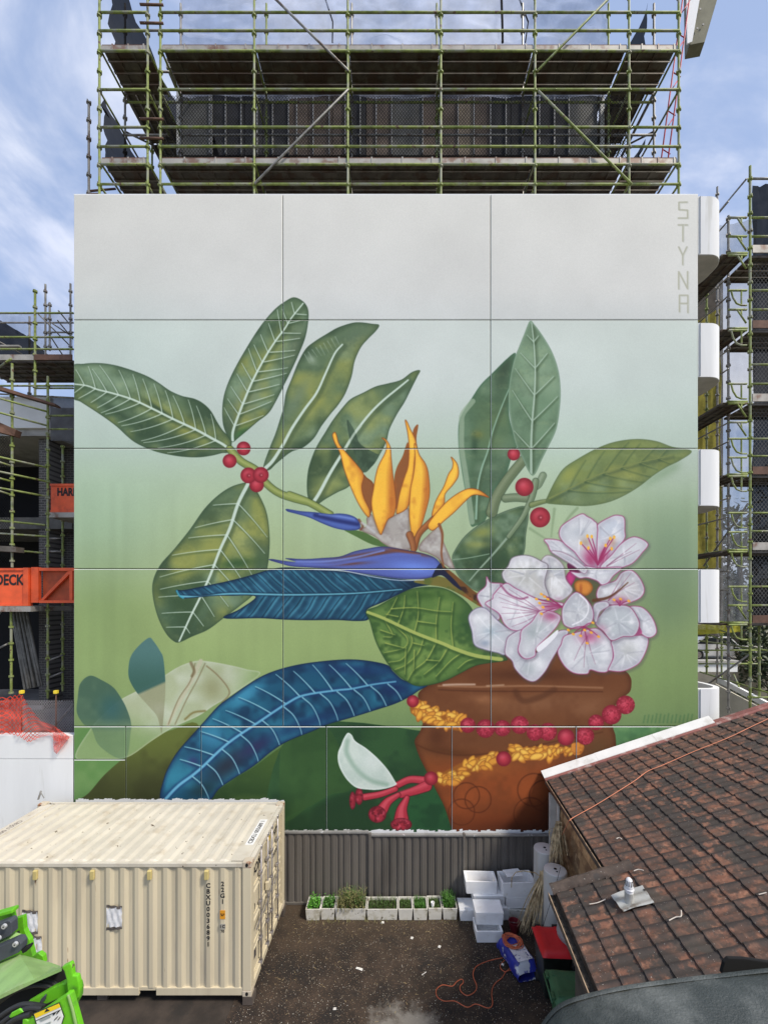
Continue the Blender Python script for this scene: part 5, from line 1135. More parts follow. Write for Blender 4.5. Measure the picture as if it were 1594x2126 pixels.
# parked car
T = thing('parked_car', 'white car parked beyond the lowest balconies, seen through the scaffold', 'car', (20, 26.5, 0))
c0 = at(1462, 1352, 24); cw = mat('white_car_paint', (.78, .78, .78), .25, n=.02); cx0, cy0, cz0 = c0.x+.9, c0.y, c0.z-.55
MB().prism([(cx0-2.1, cy0, cz0+.25), (cx0+2.1, cy0, cz0+.25), (cx0+2.15, cy0, cz0+.75), (cx0+1.9, cy0, cz0+.88), (cx0+1.1, cy0, cz0+.92), (cx0+.6, cy0, cz0+1.38), (cx0-.9, cy0, cz0+1.42), (cx0-1.6, cy0, cz0+.98), (cx0-2.15, cy0, cz0+.85)], (0, 1.75, 0)).obj('body', cw, T, bev=.06)
MB().prism([(cx0-1.35, cy0-.01, cz0+.98), (cx0+.95, cy0-.01, cz0+.95), (cx0+.55, cy0-.01, cz0+1.3), (cx0-.85, cy0-.01, cz0+1.34)], (0, 1.77, 0)).obj('window', mat('car_glass', (.03, .035, .04), .1), T)
tyre = mat('tyre_rubber', (.02, .02, .02), .8)
for wx_ in (-1.3, 1.35):
    wv = MB().lathe([(.0, -.11), (.2, -.11), (.33, -.1), (.34, 0), (.33, .1), (0, .11)], 16, M=Matrix.Translation((cx0+wx_, cy0+.08, cz0+.34)) @ Matrix.Rotation(R(90), 4, 'X')).obj('wheel', tyre, T)
    MB().lathe([(.0, -.13), (.19, -.125), (.19, -.112), (0, -.112)], 12, M=Matrix.Translation((cx0+wx_, cy0+.08, cz0+.34)) @ Matrix.Rotation(R(-90), 4, 'X')).obj('rim', toe_m, wv)
MB().box((cx0-8, cy0-1.5, -.02), (cx0+14, cy0+8, max(.05, cz0))).obj('parking_ground', mat('pale_paving', (.36, .33, .27), .9, n=.2, scale=.6), kind='structure')

# trees
leaf_mats = [mat('leaf_dark', (.028, .045, .014), .6, n=.4, world=True, scale=2), mat('leaf_olive', (.06, .085, .025), .6, n=.4, scale=2)]
bark = mat('bark', (.10, .075, .05), .9, n=.3)
def tree(label, c, h, r, m, group=None, n=2600, ls=.16):
    T = thing('tree', label, 'tree', c, group); c = Vector(c)
    b = MB().tube([c, c+Vector((.05, 0, h*.45)), c+Vector((.1, .1, h*.8))], .14*h/5, 8, r1=.05)
    for k in range(6):
        a = k*1.05; p = c+Vector((.05, 0, h*(.35+.06*k))); b.tube([p, p+Vector((math.cos(a)*r*.4, math.sin(a)*r*.4, h*.12)), p+Vector((math.cos(a)*r*.75, math.sin(a)*r*.75, h*.25))], .05, 5, r1=.015)
    b.obj('trunk', bark, T)
    cl = [(c+Vector((random.gauss(0, r*.45), random.gauss(0, r*.45), h*.62+random.gauss(0, h*.17))), random.uniform(.25, .5)*r) for _ in range(26)]
    q = MB()
    for k in range(n):
        cc_, rr = random.choice(cl); d = Vector((random.gauss(0, 1), random.gauss(0, 1), random.gauss(0, 1))).normalized()*rr*random.uniform(.5, 1.05)
        p = cc_+d; u = Vector((random.gauss(0, 1), random.gauss(0, 1), random.gauss(0, .6))).normalized()*ls*random.uniform(.6, 1.2); w = u.cross(Vector((random.gauss(0, 1), random.gauss(0, 1), random.gauss(0, 1)))).normalized()*ls*.45
        q.add([p-u, p+w, p+u, p-w], [(0, 1, 2, 3)])
    place('crown', q.mesh('crown', m, fix=False), T)
tree('dense dark green tree behind the lime tubes at the right edge of the photo', (19.5, 21.5, 0), 6.8, 2.6, leaf_mats[0])
tree('tall dark tree seen through the grey netting right of the balconies', (22.5, 27, 0), 15.5, 3.2, leaf_mats[0], n=3400, ls=.24)
tree('paler bushy tree beyond the parked car', (27, 36, 0), 8, 3.4, leaf_mats[1], n=2200, ls=.25)
tree('olive tree far behind the low white garden wall', (36, 44, 0), 9, 4.2, leaf_mats[1], n=2200, ls=.3)
q = MB()
for k in range(260):
    x = 23+random.uniform(-9, 14); y = 30+random.uniform(-2, 2)+.0; p = Vector((x, y, random.uniform(0, 2.2)))
    for j in range(8):
        pp = p+Vector((random.gauss(0, .35), random.gauss(0, .35), random.gauss(0, .25))); u = Vector((random.gauss(0, 1), random.gauss(0, 1), random.gauss(0, 1))).normalized()*.2; w = u.orthogonal()*.5
        q.add([pp-u, pp+w, pp+u, pp-w], [(0, 1, 2, 3)])
place('hedge', q.mesh('hedge', leaf_mats[1], fix=False), None, label='green hedge growing along the far side of the car park', category='hedge', kind='stuff')
# distant town blocks
for k, (x, y, w, h, lab) in enumerate(((58, 90, 16, 9, 'pale far house with a hipped grey roof beyond the trees'), (-70, 110, 22, 8, 'low far building beyond the unfinished floors'))):
    T = thing('distant_house', lab, 'house', (x, y, 0)); MB().box((x-w/2, y, 0), (x+w/2, y+8, h)).obj('wall', concrete, T)
    MB().prism([(x-w/2-.5, y-.5, h+.01), (x+w/2+.5, y-.5, h+.01), (x, y-.5, h+3)], (0, 9, 0)).obj('roof', mat('grey_roof', (.12, .12, .13), .8), T)
    for j in range(3): MB().box((x-w/2+1.5+j*w/3, y-.03, 2), (x-w/2+3+j*w/3, y-.002, 4)).obj('window', black_in, T)
# ------------------------------------------------------------------ shipping container
cream = mat('cream_container_paint', (.56, .49, .35), .5, n=.09, scale=1.5, c2=(.42, .36, .265), s2=2.4, lo=.5, hi=.75, c3=(.24, .14, .08), s3=9, lo3=.69, hi3=.74, streak=True)
cream_roof = mat('cream_roof_paint', (.56, .515, .43), .5, n=.08, scale=1.2, c2=(.46, .40, .31), s2=2.6, lo=.5, hi=.75, c3=(.10, .07, .045), s3=8, lo3=.69, hi3=.71)
rubber = mat('black_rubber', (.015, .015, .015), .7)
zinc = mat('zinc_bar', (.36, .34, .35), .4, .6, n=.2, scale=8)
CX1, CY0, CZ0 = -2.73, 7.955, .165; CX0, CY1, CZ1 = CX1-6.06, CY0+2.44, CZ0+2.59
C = thing('shipping_container', 'cream corrugated shipping container standing on the yard, its doors facing right', 'container', ((CX0+CX1)/2, (CY0+CY1)/2, 0))
def corr(n0, n1, per, d, fl, sl):
    """trapezoid profile along a run: list of (position, offset)"""
    P = []; x = n0
    while x < n1-1e-6:
        for a, o in ((0, 0), (fl, 0), (fl+sl, d), (2*fl+sl, d)):
            if x+a <= n1: P.append((x+a, o))
        x += per
    P.append((n1, P[-1][1])); return P
per = .2755; px0 = at(432, 0, CY0).x-.036; k0 = math.floor((px0-(CX0+.16))/per); xst = px0-k0*per
pr = [(CX0+.16, 0)]+[p for p in corr(xst, CX1-.17, per, .036, .072, .066)]+[]
yo = CY0+.016
b = MB(); vs = []
for x, o in pr: vs += [(x, yo+o, CZ0+.16), (x, yo+o, CZ1-.1)]
b.add(vs, [(2*i, 2*i+2, 2*i+3, 2*i+1) for i in range(len(pr)-1)]).obj('side_panel', cream, C)
b = MB(); vs = []
for x, o in pr: vs += [(x, CY1-.016-o, CZ0+.16), (x, CY1-.016-o, CZ1-.1)]
b.add(vs, [(2*i, 2*i+2, 2*i+3, 2*i+1) for i in range(len(pr)-1)]).obj('side_panel', cream, C)
MB().box((CX0+.02, CY0+.1, CZ0+.16), (CX0+.05, CY1-.1, CZ1-.1)).obj('end_panel', cream, C)
rp_ = corr(CX0+.35, CX1-.42, .2755, .034, .085, .03)
b = MB(); vs = []
for x, o in rp_: vs += [(x, CY0+.055, CZ1-.052), (x, CY0+.13, CZ1-.050+o), (x, CY1-.13, CZ1-.050+o), (x, CY1-.055, CZ1-.052)]
b.add(vs, [(4*i+j, 4*i+4+j, 4*i+5+j, 4*i+1+j) for i in range(len(rp_)-1) for j in range(3)]).obj('roof_panel', cream_roof, C)
MB().box((CX1-.422, CY0+.1, CZ1-.05), (CX1-.1, CY1-.1, CZ1-.032)).obj('roof_end_plate', cream_roof, C)
MB().box((CX0+.1, CY0+.1, CZ1-.05), (CX0+.352, CY1-.1, CZ1-.032)).obj('roof_end_plate', cream_roof, C)
for y in (CY0, CY1-.06): MB().box((CX0+.17, y+.003, CZ1-.1), (CX1-.17, y+.063, CZ1-.025)).obj('top_rail', cream_roof, C, bev=.008)
MB().box((CX1-.09, CY0+.17, CZ1-.12), (CX1-.004, CY1-.17, CZ1-.02)).obj('door_header', cream_roof, C, bev=.006)
fp = [(CX0+.17, at(288, 0, CY0).x), (at(324, 0, CY0).x, CX1-.17)]
for a, c_ in fp: MB().box((a, CY0+.01, CZ0+.02), (c_, CY0+.06, CZ0+.162)).obj('bottom_rail', cream, C, bev=.006)
MB().box((fp[0][1]+.001, CY0+.03, CZ0+.1), (fp[1][0]-.001, CY0+.06, CZ0+.161)).obj('bottom_rail', cream, C)
MB().box((CX0+.17, CY1-.06, CZ0+.02), (CX1-.17, CY1-.01, CZ0+.16)).obj('bottom_rail', cream, C)
MB().box((CX0+.1, CY0+.07, CZ0+.1), (CX1-.12, CY1-.07, CZ0+.155)).obj('floor', black_in, C)
cast = MB(); rusty = mat('rusty_cream_casting', (.5, .43, .33), .6, n=.1, c2=(.28, .12, .06), s2=9, lo=.55, hi=.65)
for x in (CX0, CX1-.17):
    for y in (CY0, CY1-.162):
        MB().box((x, y, CZ0+.119), (x+.17, y+.162, CZ1-.119)).obj('corner_post', cream, C, bev=.012)
        for z in (CZ0, CZ1-.118):
            o = MB().box((x-.004, y-.004, z), (x+.174, y+.166, z+.118)).obj('corner_casting', rusty, C, bev=.014)
            MB().lathe([(0, 0), (.028, 0), (.028, .003), (0, .003)], 14, M=Matrix.Translation((x+.085, y-.005, z+.06)) @ Matrix.Rotation(R(90), 4, 'X') @ Matrix.Diagonal((1, 1.35, 1, 1))).obj('hole', black_in, o)
# doors (end facing +X)
XD = CX1-.055
for dn, (ya, yb) in enumerate(((CY0+.175, CY0+1.215), (CY0+1.225, CY1-.175))):
    fr = MB()
    zb, zt = CZ0+.17, CZ1-.13
    D = MB().box((XD-.04, ya, zb), (XD-.022, yb, zt)).obj('door', cream, C)
    zz = [zb+(zt-zb)*f for f in (0, .25, .5, .75, 1)]
    for z in zz: fr.box((XD-.021, ya+.02, max(zb, z-.03)), (XD+.004, yb-.02, min(zt, z+.03)))
    fr.box((XD-.021, ya, zb), (XD+.006, ya+.019, zt)); fr.box((XD-.021, yb-.019, zb), (XD+.006, yb, zt))
    fr.obj('frame', cream, D)
    for k in range(4):
        z0, z1 = zz[k]+.05, zz[k+1]-.05
        MB().prism([(XD-.0205, ya+.06, z0), (XD-.0205, yb-.06, z0), (XD-.0205, yb-.06, z1), (XD-.0205, ya+.06, z1)], (.004, 0, 0)).obj('panel', cream, D)
        s_ = MB().add([(XD-.016, ya+.06, z1-.10), (XD-.016, yb-.06, z1-.10), (XD+.012, yb-.06, z1-.04), (XD+.012, ya+.06, z1-.04), (XD-.016, yb-.06, z1), (XD-.016, ya+.06, z1)], [(0, 1, 2, 3), (3, 2, 4, 5), (0, 3, 5), (1, 4, 2)]); s_.obj('rib', cream, D)
    MB().box((XD-.03, ya-.012, zb), (XD-.005, ya-.001, zt)).box((XD-.03, ya-.012, zt+.001), (XD-.005, yb, zt+.012)).box((XD-.03, ya-.012, zb-.012), (XD-.005, yb, zb-.001)).obj('gasket', rubber, D)
    for z in (zb+.12, zb+.75, zb+1.45, zb+2.15):
        MB().box((XD, (ya-.1) if dn == 0 else (yb+.003), z), (XD+.03, (ya-.003) if dn == 0 else (yb+.1), z+.1)).obj('hinge', cream, D, bev=.006)
    for q_ in ((.42, .86) if dn == 0 else (.14, .58)):
        y = ya+(yb-ya)*q_
        lb = MB().tube([(XD+.05, y, zb-.12), (XD+.05, y, zt+.1)], .018, 8).obj('locking_bar', zinc, C, sm='auto')
        for z in (zb-.05, zb+.45, zb+1.2, zb+1.8, zt+.03): MB().box((XD+.006, y-.045, z), (XD+.072, y+.045, z+.06)).obj('bracket', zinc, lb, bev=.008)
        MB().prism([(XD+.075, y-.01, zb+1.0+.08*dn), (XD+.075, y-.38, zb+.93+.08*dn), (XD+.075, y-.38, zb+.965+.08*dn), (XD+.075, y-.01, zb+1.045+.08*dn)], (.012, 0, 0)).obj('handle', zinc, lb)
MB().box((XD+.008, CY0+1.0, CZ0+1.35), (XD+.09, CY0+1.16, CZ0+1.52)).obj('lock_box', cream, C, bev=.01)
MB().box((CX1-.09, CY0+.17, CZ0+.02), (CX1-.004, CY1-.17, CZ0+.155)).obj('door_sill', cream, C, bev=.006)
dx, dy = (0, 1, 0), (0, 0, 1)
place('lettering', text_mesh('CBOX', .26, ink, .008), C, basis((XD-.012, CY0+.43, CZ1-.42), dx, dy))
place('lettering', text_mesh('CBXU 003689 1\n22G1', .085, ink, .002), C, basis((XD-.012, CY0+1.85, CZ1-.42), dx, dy))
place('lettering', text_mesh('MAX GROSS 30480 KG\nTARE 2200 KG\nNET 28280 KG\nCU CAP 33.2 CU M', .06, ink, .001), C, basis((XD-.012, CY0+1.85, CZ1-.85), dx, dy))
MB().box((XD-.014, CY0+.3, CZ0+.42), (XD-.006, CY0+.46, CZ0+.75)).obj('data_plate', mat('dark_plate', (.06, .055, .06), .5, n=.3, scale=20), C)
MB().box((XD-.014, CY0+1.33, CZ1-.36), (XD-.006, CY0+1.43, CZ1-.24)).obj('yellow_sticker', mat('yellow_sticker', (.75, .5, .03), .5, n=.05), C)
place('lettering', text_mesh('( )', .16, ink, .004), C, basis((XD-.012, CY0+.36, CZ0+1.45), dx, dy))
# side markings, vents, stickers
yt = yo-.003
place('lettering', text_mesh('\n'.join('CBXU0036891'), .12, ink, .004, .94), C, basis((at(432, 0, CY0).x, yt, at(0, 1901, CY0).z), (1, 0, 0), (0, 0, 1)))
x22 = at(432, 0, CY0).x+per
place('lettering', text_mesh('2\n2\nG\n1', .12, ink, .004, .94), C, basis((x22, yt, at(0, 1855, CY0).z), (1, 0, 0), (0, 0, 1)))
orst = mat('orange_sticker', (.70, .30, .02), .5, n=.05)
MB().box((x22-.05, yt-.004, at(0, 1909, CY0).z), (x22+.05, yt+.001, at(0, 1891, CY0).z)).obj('sticker', orst, C)
place('lettering', text_mesh('2,6 m\n8\'6"', .036, ink, .001), C, basis((x22, yt-.0055, at(0, 1900, CY0).z), (1, 0, 0), (0, 0, 1)))
sg = mat('grey_sticker', (.33, .31, .26), .6, n=.1)
MB().box((x22-.055, yt-.004, at(0, 1930, CY0).z), (x22+.055, yt+.001, at(0, 1919, CY0).z)).obj('sticker', sg, C)
place('lettering', text_mesh('I C', .075, ink, .003), C, basis((x22, yt-.0055, at(0, 1924.5, CY0).z), (1, 0, 0), (0, 0, 1)))
place('lettering', text_mesh('70', .07, ink, .002), C, basis((x22, yt, at(0, 1935, CY0).z), (1, 0, 0), (0, 0, 1)))
ventm = mat('yellow_vent_cap', (.52, .42, .17), .5, n=.1)
for px in (75, 193, 311.5, 429.5, -43):
    c = at(px, 1815, CY0); MB().prism([(c.x-.04, CY0+.012, c.z+.085), (c.x+.04, CY0+.012, c.z+.085), (c.x+.04, CY0+.012, c.z-.085), (c.x-.04, CY0+.012, c.z-.085)], (0, -.045, -.012)).obj('vent', ventm, C, bev=.012)
paper = mat('white_plastic_sheet', (.66, .66, .68), .35, n=.12, scale=9, bump=.4, bs=30); tape = mat('dark_tape', (.10, .085, .08), .4, n=.3, scale=12)
for px, py in ((237, 1905), (62, 1915), (70, 1968)):
    c = at(px, py, CY0); 
    st = MB().grid(lambda u, v: Vector((c.x-.15+.3*u, yo-.006+.012*math.sin(u*17)*math.cos(v*6), c.z-.19+.38*v)), 16, 10); st = place('paper_cover', st.mesh('paper', paper, sm=True), C)
    for o in (-.21, .2): place('tape', MB().grid(lambda u, v: Vector((c.x-.15+.3*u, yo-.010+.008*math.sin(u*15+o), c.z+o-.03+.055*v+.012*math.sin(u*3+o*9))), 14, 2).mesh('tape', tape, sm=True), st)
rx = CX1-.26
MB().box((rx-.085, CY0+.62, CZ1-.031), (rx+.085, CY0+1.62, CZ1-.029)).obj('marking_plate', mat('white_marking', (.72, .71, .69), .6, n=.05), C)
place('lettering', text_mesh('CBXU 003689 1', .135, ink, .002), C, basis((rx, CY0+1.12, CZ1-.0275), (0, 1, 0), (-1, 0, 0)))
place('lettering', text_mesh('CBXU 003689 1', .135, mat('faded_ink', (.2, .17, .15), .8), .002), C, basis((CX0+.24, CY0+1.12, CZ1-.0305), (0, -1, 0), (1, 0, 0)))
timber = mat('grey_timber_block', (.07, .055, .045), .9, n=.3)
for n_, (x, y) in enumerate(((CX1-.17, CY0+.0), (CX1-.17, CY1-.2), (CX0, CY0), (CX0, CY1-.2), ((CX0+CX1)/2, CY0+.1))):
    o = MB().box((x, y, .005), (x+.2, y+.2, CZ0-.004)).obj('timber_block', timber, None, bev=.006)
    setp(o, label=['dark timber block under the near door corner of the container', 'dark timber block under the rear door corner by the fence', 'timber block under the near left end of the container', 'timber block under the rear left end of the container', 'timber block under the middle of the long side of the container'][n_], category='block', group='timber blocks under the container')
o = MB().tube([at(80, 1660, 10.45), at(86, 1642, 10.5)], .022, 6).tube([at(84, 1643, 10.5), at(92, 1657, 10.45)], .012, 5).obj('steel_rod', grey_tube, None); setp(o, label='short steel rod poking up behind the rear left container corner', category='rod')

# ------------------------------------------------------------------ fence
FYY = 10.62
fence_m = mat('brown_grey_steel_sheet', (.135, .122, .108), .55, .1, n=.12, scale=2, streak=True, c2=(.095, .085, .075), s2=1.5)
cap_m = mat('fence_capping', (.24, .235, .225), .5, .1, n=.15, c2=(.6, .6, .6), s2=6, lo=.64, hi=.7)
T = thing('metal_fence', 'brown grey ribbed steel fence along the foot of the painted wall', 'fence', (.7, FYY, 0))
zf = lambda py: CAMZ-(py-HY)*FYY/F
def fence_sheet(a, b, zt, y):
    P = []; x = a
    while x < b-.02:
        for d, o in ((0, 0), (.028, .0), (.04, .028), (.085, .028), (.097, 0), (.13, 0), (.135, -.008), (.15, -.008), (.155, 0)):
            if x+d < b: P.append((x+d, o))
        x += .197
    P.append((b, 0)); vs = []
    for x, o in P: vs += [(x, y+o, .05), (x, y+o, zt)]
    MB().add(vs, [(2*i, 2*i+2, 2*i+3, 2*i+1) for i in range(len(P)-1)]).obj('sheet', fence_m, T)
for (pa, pb, pt) in ((588, 768, 1726), (768, 963, 1732), (963, 1175, 1732)):
    a, b_, zt = x_at(pa, FYY), x_at(pb, FYY), zf(pt)
    n_ = 3
    for k in range(n_):
        fence_sheet(a+.03+(b_-a-.06)*k/n_, a+.03+(b_-a-.06)*(k+1)/n_+(.012 if k < n_-1 else 0), zt-.03, FYY+(.004 if k % 2 else 0))
    MB().box((a+.031, FYY-.03, zt-.045), (b_-.031, FYY+.05, zt)).obj('top_rail', cap_m, T, bev=.006)
    MB().box((a+.031, FYY-.03, .01), (b_-.031, FYY+.045, .06)).obj('bottom_rail', fence_m, T)
    MB().box((a-.03, FYY-.035, 0), (a+.03, FYY+.055, zt+.02)).obj('post', fence_m, T, bev=.005)
b = MB()
for k in range(90):
    x = x_at(592, 10.7)+k*.079; z = wz(1723)+random.uniform(-.03, .015)*(1 if k % 7 else 2)
    b.add([(x, WY-.004, .5), (x+.079, WY-.004, .5), (x+.079, WY-.004, z+random.uniform(-.01, .02)), (x, WY-.004, z)], [(0, 1, 2, 3)])
for k in range(80):
    x = wx(158)+k*.0675; z = wz(1659.5)+.06*mnoise.noise(Vector((k*.3, 0, 0)))+random.uniform(-.01, .015)
    b.add([(x, WY-.004, .5), (x+.0675, WY-.004, .5), (x+.0675, WY-.004, z+random.uniform(-.01, .02)), (x, WY-.004, z)], [(0, 1, 2, 3)])
b.obj('primer_strip', white_render, B)

# ------------------------------------------------------------------ foam boxes
foam = mat('white_foam', (.86, .86, .86), .8, n=.05, scale=4, c2=(.70, .68, .64), s2=5, lo=.56, hi=.75, bump=.15, bs=90)
foam_old = mat('weathered_foam', (.62, .60, .54), .85, n=.08, scale=4, c2=(.40, .37, .28), s2=4, lo=.5, hi=.7, c3=(.13, .11, .07), s3=9, lo3=.62, hi3=.7, bump=.2, bs=90)
def open_box(x0, x1, y0, y1, z0, z1, M=None, t=.03, rag=0.):
    cx_, cy_ = (x0+x1)/2, (y0+y1)/2; tp = .022
    def ring(z, ins, taper): return [(x0+ins+taper, y0+ins+taper, z), (x1-ins-taper, y0+ins+taper, z), (x1-ins-taper, y1-ins-taper, z), (x0+ins+taper, y1-ins-taper, z)]
    vs = ring(z0, 0, tp)+ring(z1, 0, 0)+ring(z1, t, 0)+ring(z0+t, t, tp)
    if M is not None: vs = [M @ Vector(v) for v in vs]
    fs = [(0, 3, 2, 1)]+[(i, (i+1) % 4, (i+1) % 4+4, i+4) for i in range(4)]+[(i+4, (i+1) % 4+4, (i+1) % 4+8, i+8) for i in range(4)]+[(i+8, (i+1) % 4+8, (i+1) % 4+12, i+12) for i in range(4)]+[(12, 13, 14, 15)]
    return MB().add(vs, fs)
soil = mat('potting_soil', (.04, .03, .02), 1, n=.4, scale=20)
pl_g = [mat('herb_green', (.06, .17, .02), .6, n=.4, scale=14), mat('grass_green', (.07, .13, .025), .6, n=.4, scale=14), mat('dry_grass', (.22, .20, .08), .7, n=.4, scale=14), mat('bright_leaf', (.09, .28, .03), .5, n=.3, scale=14)]
def plants(name, x0, x1, y0, y1, z, kind, T):
    q = MB()
    if kind == 'leafy':
        for k in range(420):
            p = Vector((random.uniform(x0, x1), random.uniform(y0, y1), z+abs(random.gauss(0, .09)))); u = Vector((random.gauss(0, 1), random.gauss(0, 1), random.uniform(.1, .7))).normalized()*random.uniform(.015, .035); w = u.cross(Vector((random.gauss(0, 1), random.gauss(0, 1), 1))).normalized()*.016
            q.add([p-u, p+w, p+u, p-w], [(0, 1, 2, 3)])
        for k in range(26):
            p = Vector((random.uniform(x0, x1), random.uniform(y0, y1), z)); q.tube([p, p+Vector((random.gauss(0, .03), random.gauss(0, .03), random.uniform(.06, .18)))], .003, 4)
    else:
        hgt = {'grass': .13, 'tall': .42, 'fern': .3, 'low': .08}[kind]
        for k in range({'grass': 420, 'tall': 300, 'fern': 360, 'low': 420}[kind]):
            if kind == 'tall': p = Vector((random.gauss((x0+x1)/2, (x1-x0)*.25), random.gauss((y0+y1)/2, .1), z)); h = hgt*random.uniform(.3, 1)
            elif kind == 'fern': p = Vector((random.gauss(x0+.1, .07), random.gauss((y0+y1)/2, .1), z)); h = hgt*random.uniform(.3, 1)
            else: p = Vector((random.uniform(x0, x1), random.uniform(y0, y1), z)); h = hgt*random.uniform(.3, 1.2)
            p.x = min(max(p.x, x0), x1); p.y = min(max(p.y, y0), y1)
            a = random.uniform(0, 6.28); d = Vector((math.cos(a), math.sin(a), 0)); w = Vector((-d.y, d.x, 0))*random.uniform(.003, .007); bend = h*random.uniform(.15, .7)
            q.add([p-w, p+w, p+w*.8+d*bend*.4+Vector((0, 0, h*.7)), p-w*.8+d*bend*.4+Vector((0, 0, h*.7)), p+d*bend+Vector((0, 0, h*.95))], [(0, 1, 2, 3), (3, 2, 4)])
            if kind in ('tall', 'fern') and k % 2 == 0:
                for j in range(3):
                    c_ = p+d*bend*.4+Vector((random.gauss(0, .03), random.gauss(0, .03), h*random.uniform(.4, 1))); u = Vector((random.gauss(0, 1), random.gauss(0, 1), .4)).normalized()*.022; w2 = u.cross(Vector((0, 0, 1))).normalized()*.009
                    q.add([c_-u, c_+w2, c_+u, c_-w2], [(0, 1, 2, 3)])
    return q
spec = [(634, 664.5, 'leafy', 3, 'leftmost foam planter beside the container, full of bright leafy herbs'), (665, 695, 'leafy', 0, 'second foam planter from the left, sparse green herbs over dark soil'),
        (696, 760, 'tall', 1, 'wide foam planter with tall straggling weeds and red stems'), (761, 825.5, 'grass', 1, 'wide foam planter filled with short dark grass, fourth from the left'),
        (826.5, 856.5, 'low', 1, 'narrow foam planter with low growth, just right of the wide grassy one'), (857.5, 887.5, 'grass', 0, 'narrow foam planter of green shoots left of the one holding a white tub'),
        (888.5, 917.5, 'low', 1, 'narrow foam planter with a small white tub standing in it'), (919, 949.5, 'fern', 0, 'rightmost foam planter with a feathery fern rising at its left side')]
for a, b_, kind, mi, lab in spec:
    Yf = 10.07+random.uniform(-.012, .012); x0, x1 = x_at(a, Yf), x_at(b_, Yf); zt = .285+random.uniform(-.01, .015)
    T = thing('planter_box', lab, 'planter', ((x0+x1)/2, Yf+.22, 0), 'row of white foam planter boxes at the foot of the fence')
    ang = random.uniform(-.012, .012); Mz = Matrix.Translation(((x0+x1)/2, Yf+.22, 0)) @ Matrix.Rotation(ang, 4, 'Z') @ Matrix.Translation((-(x0+x1)/2, -Yf-.22, 0))
    open_box(x0, x1, Yf, Yf+.44, .004, zt, Mz, .022).obj('box', foam_old, T, bev=.005)
    MB().box((x0+.045, Yf+.045, .1), (x1-.045, Yf+.395, zt-.06)).obj('soil', soil, T)
    q = plants('plants', x0+.05, x1-.05, Yf+.05, Yf+.39, zt-.06, kind, T); setp(place('plants', q.mesh('plants', pl_g[mi], fix=False), T), kind='stuff')
    if kind == 'tall':
        q = plants('plants', x0+.05, x1-.05, Yf-.02, Yf+.39, zt-.06, 'tall', T); setp(place('dry_stems', q.mesh('dry', pl_g[2], fix=False), T), kind='stuff')
    if 'tub standing' in lab:
        MB().lathe([(.03, 0), (.045, .12), (.045, .13), (.036, .13), (.03, .02)], 12, (x0+.12, Yf+.1, zt-.05)).obj('tub', foam, None, sm='auto', label='small white tub standing in the seventh foam planter', category='tub')
def foam_box(label, x0, x1, y0, y1, z0, z1, m=None, lid=False, inside=None, ang=0., t=.035, lid_h=.05, opn=True):
    T = thing('foam_box', label, 'box', ((x0+x1)/2, (y0+y1)/2, z0), 'white foam boxes stacked by the fence')
    c = Vector(((x0+x1)/2, (y0+y1)/2, z0)); Mz = Matrix.Translation(c) @ Matrix.Rotation(R(ang), 4, 'Z') @ Matrix.Translation(-c)
    open_box(x0, x1, y0, y1, z0, z1-(lid_h if lid else 0), Mz, t).obj('box', m or foam, T, bev=.008)
    if lid:
        MB().box((x0-.004, y0-.004, z1-lid_h+.002), (x1+.004, y1+.004, z1), Mz).obj('lid', m or foam, T, bev=.012)
    if inside: inside(T, Mz)
    return T
foam_box('lidded foam box on the ground just right of the last planter', x_at(954, 10.04), x_at(985.5, 10.04), 10.04, 10.46, .003, .285, lid=True)
foam_box('open foam box on the ground in front of the stack, nearest the camera', x_at(988, 9.4), x_at(1044, 9.4), 9.4, 9.85, .003, .27)
foam_box('foam box with a ragged slipped lid resting on the nearest open box', x_at(987.5, 9.56), x_at(1046, 9.56), 9.57, 10.0, .274, .575, lid=True, lid_h=.035, ang=-1.5)
foam_box('plain foam box at the bottom behind the ragged lidded one', 1.98, 2.82, 10.06, 10.48, .003, .32, lid=True)
foam_box('foam box in the middle of the left stack, under the open one', x_at(982, 10.1), x_at(1048, 10.1), 10.08, 10.5, .323, .61, lid=True, ang=1)
def tan_in(T, Mz):
    MB().box((x_at(998, 10.1), 10.16, .72), (x_at(1027, 10.1), 10.42, .735), Mz).obj('cardboard', mat('pale_cardboard', (.55, .42, .32), .9), T)
foam_box('open foam box with pale card inside, topmost of the left stack', x_at(967, 10.1), x_at(1032.5, 10.1), 10.1, 10.52, .614, .93, ang=-2, inside=tan_in)
foam_box('discoloured foam box at the bottom of the stack beside the dead palm fronds', x_at(1058, 10.02), x_at(1103, 10.02), 10.03, 10.45, .003, .285, m=foam_old, ang=-3)
def blue_in(T, Mz):
    MB().box((2.83, 10.035, .42), (2.89, 10.039, .5)).obj('sticker', mat('blue_sticker', (.03, .06, .4), .5), T)
foam_box('foam box in the middle of the stack left of the water heaters', x_at(1050, 10.05), x_at(1108, 10.05), 10.06, 10.48, .29, .6, lid=True, ang=2)
foam_box('large open foam box on top of the stack beside the water heaters', x_at(1041, 10.05), x_at(1112, 10.05), 10.03, 10.5, .604, .95, ang=3)
o = MB().box((2.76, 10.2, .975), (3.18, 10.5, 1.0), Matrix.Translation((2.98, 10.36, .97)) @ Matrix.Rotation(R(9), 4, 'Z') @ Matrix.Rotation(R(-4), 4, 'X') @ Matrix.Translation((-2.98, -10.36, -.97))).obj('foam_slab', foam, None, bev=.012)
setp(o, label='loose white foam lid lying across the top open box', category='foam slab')

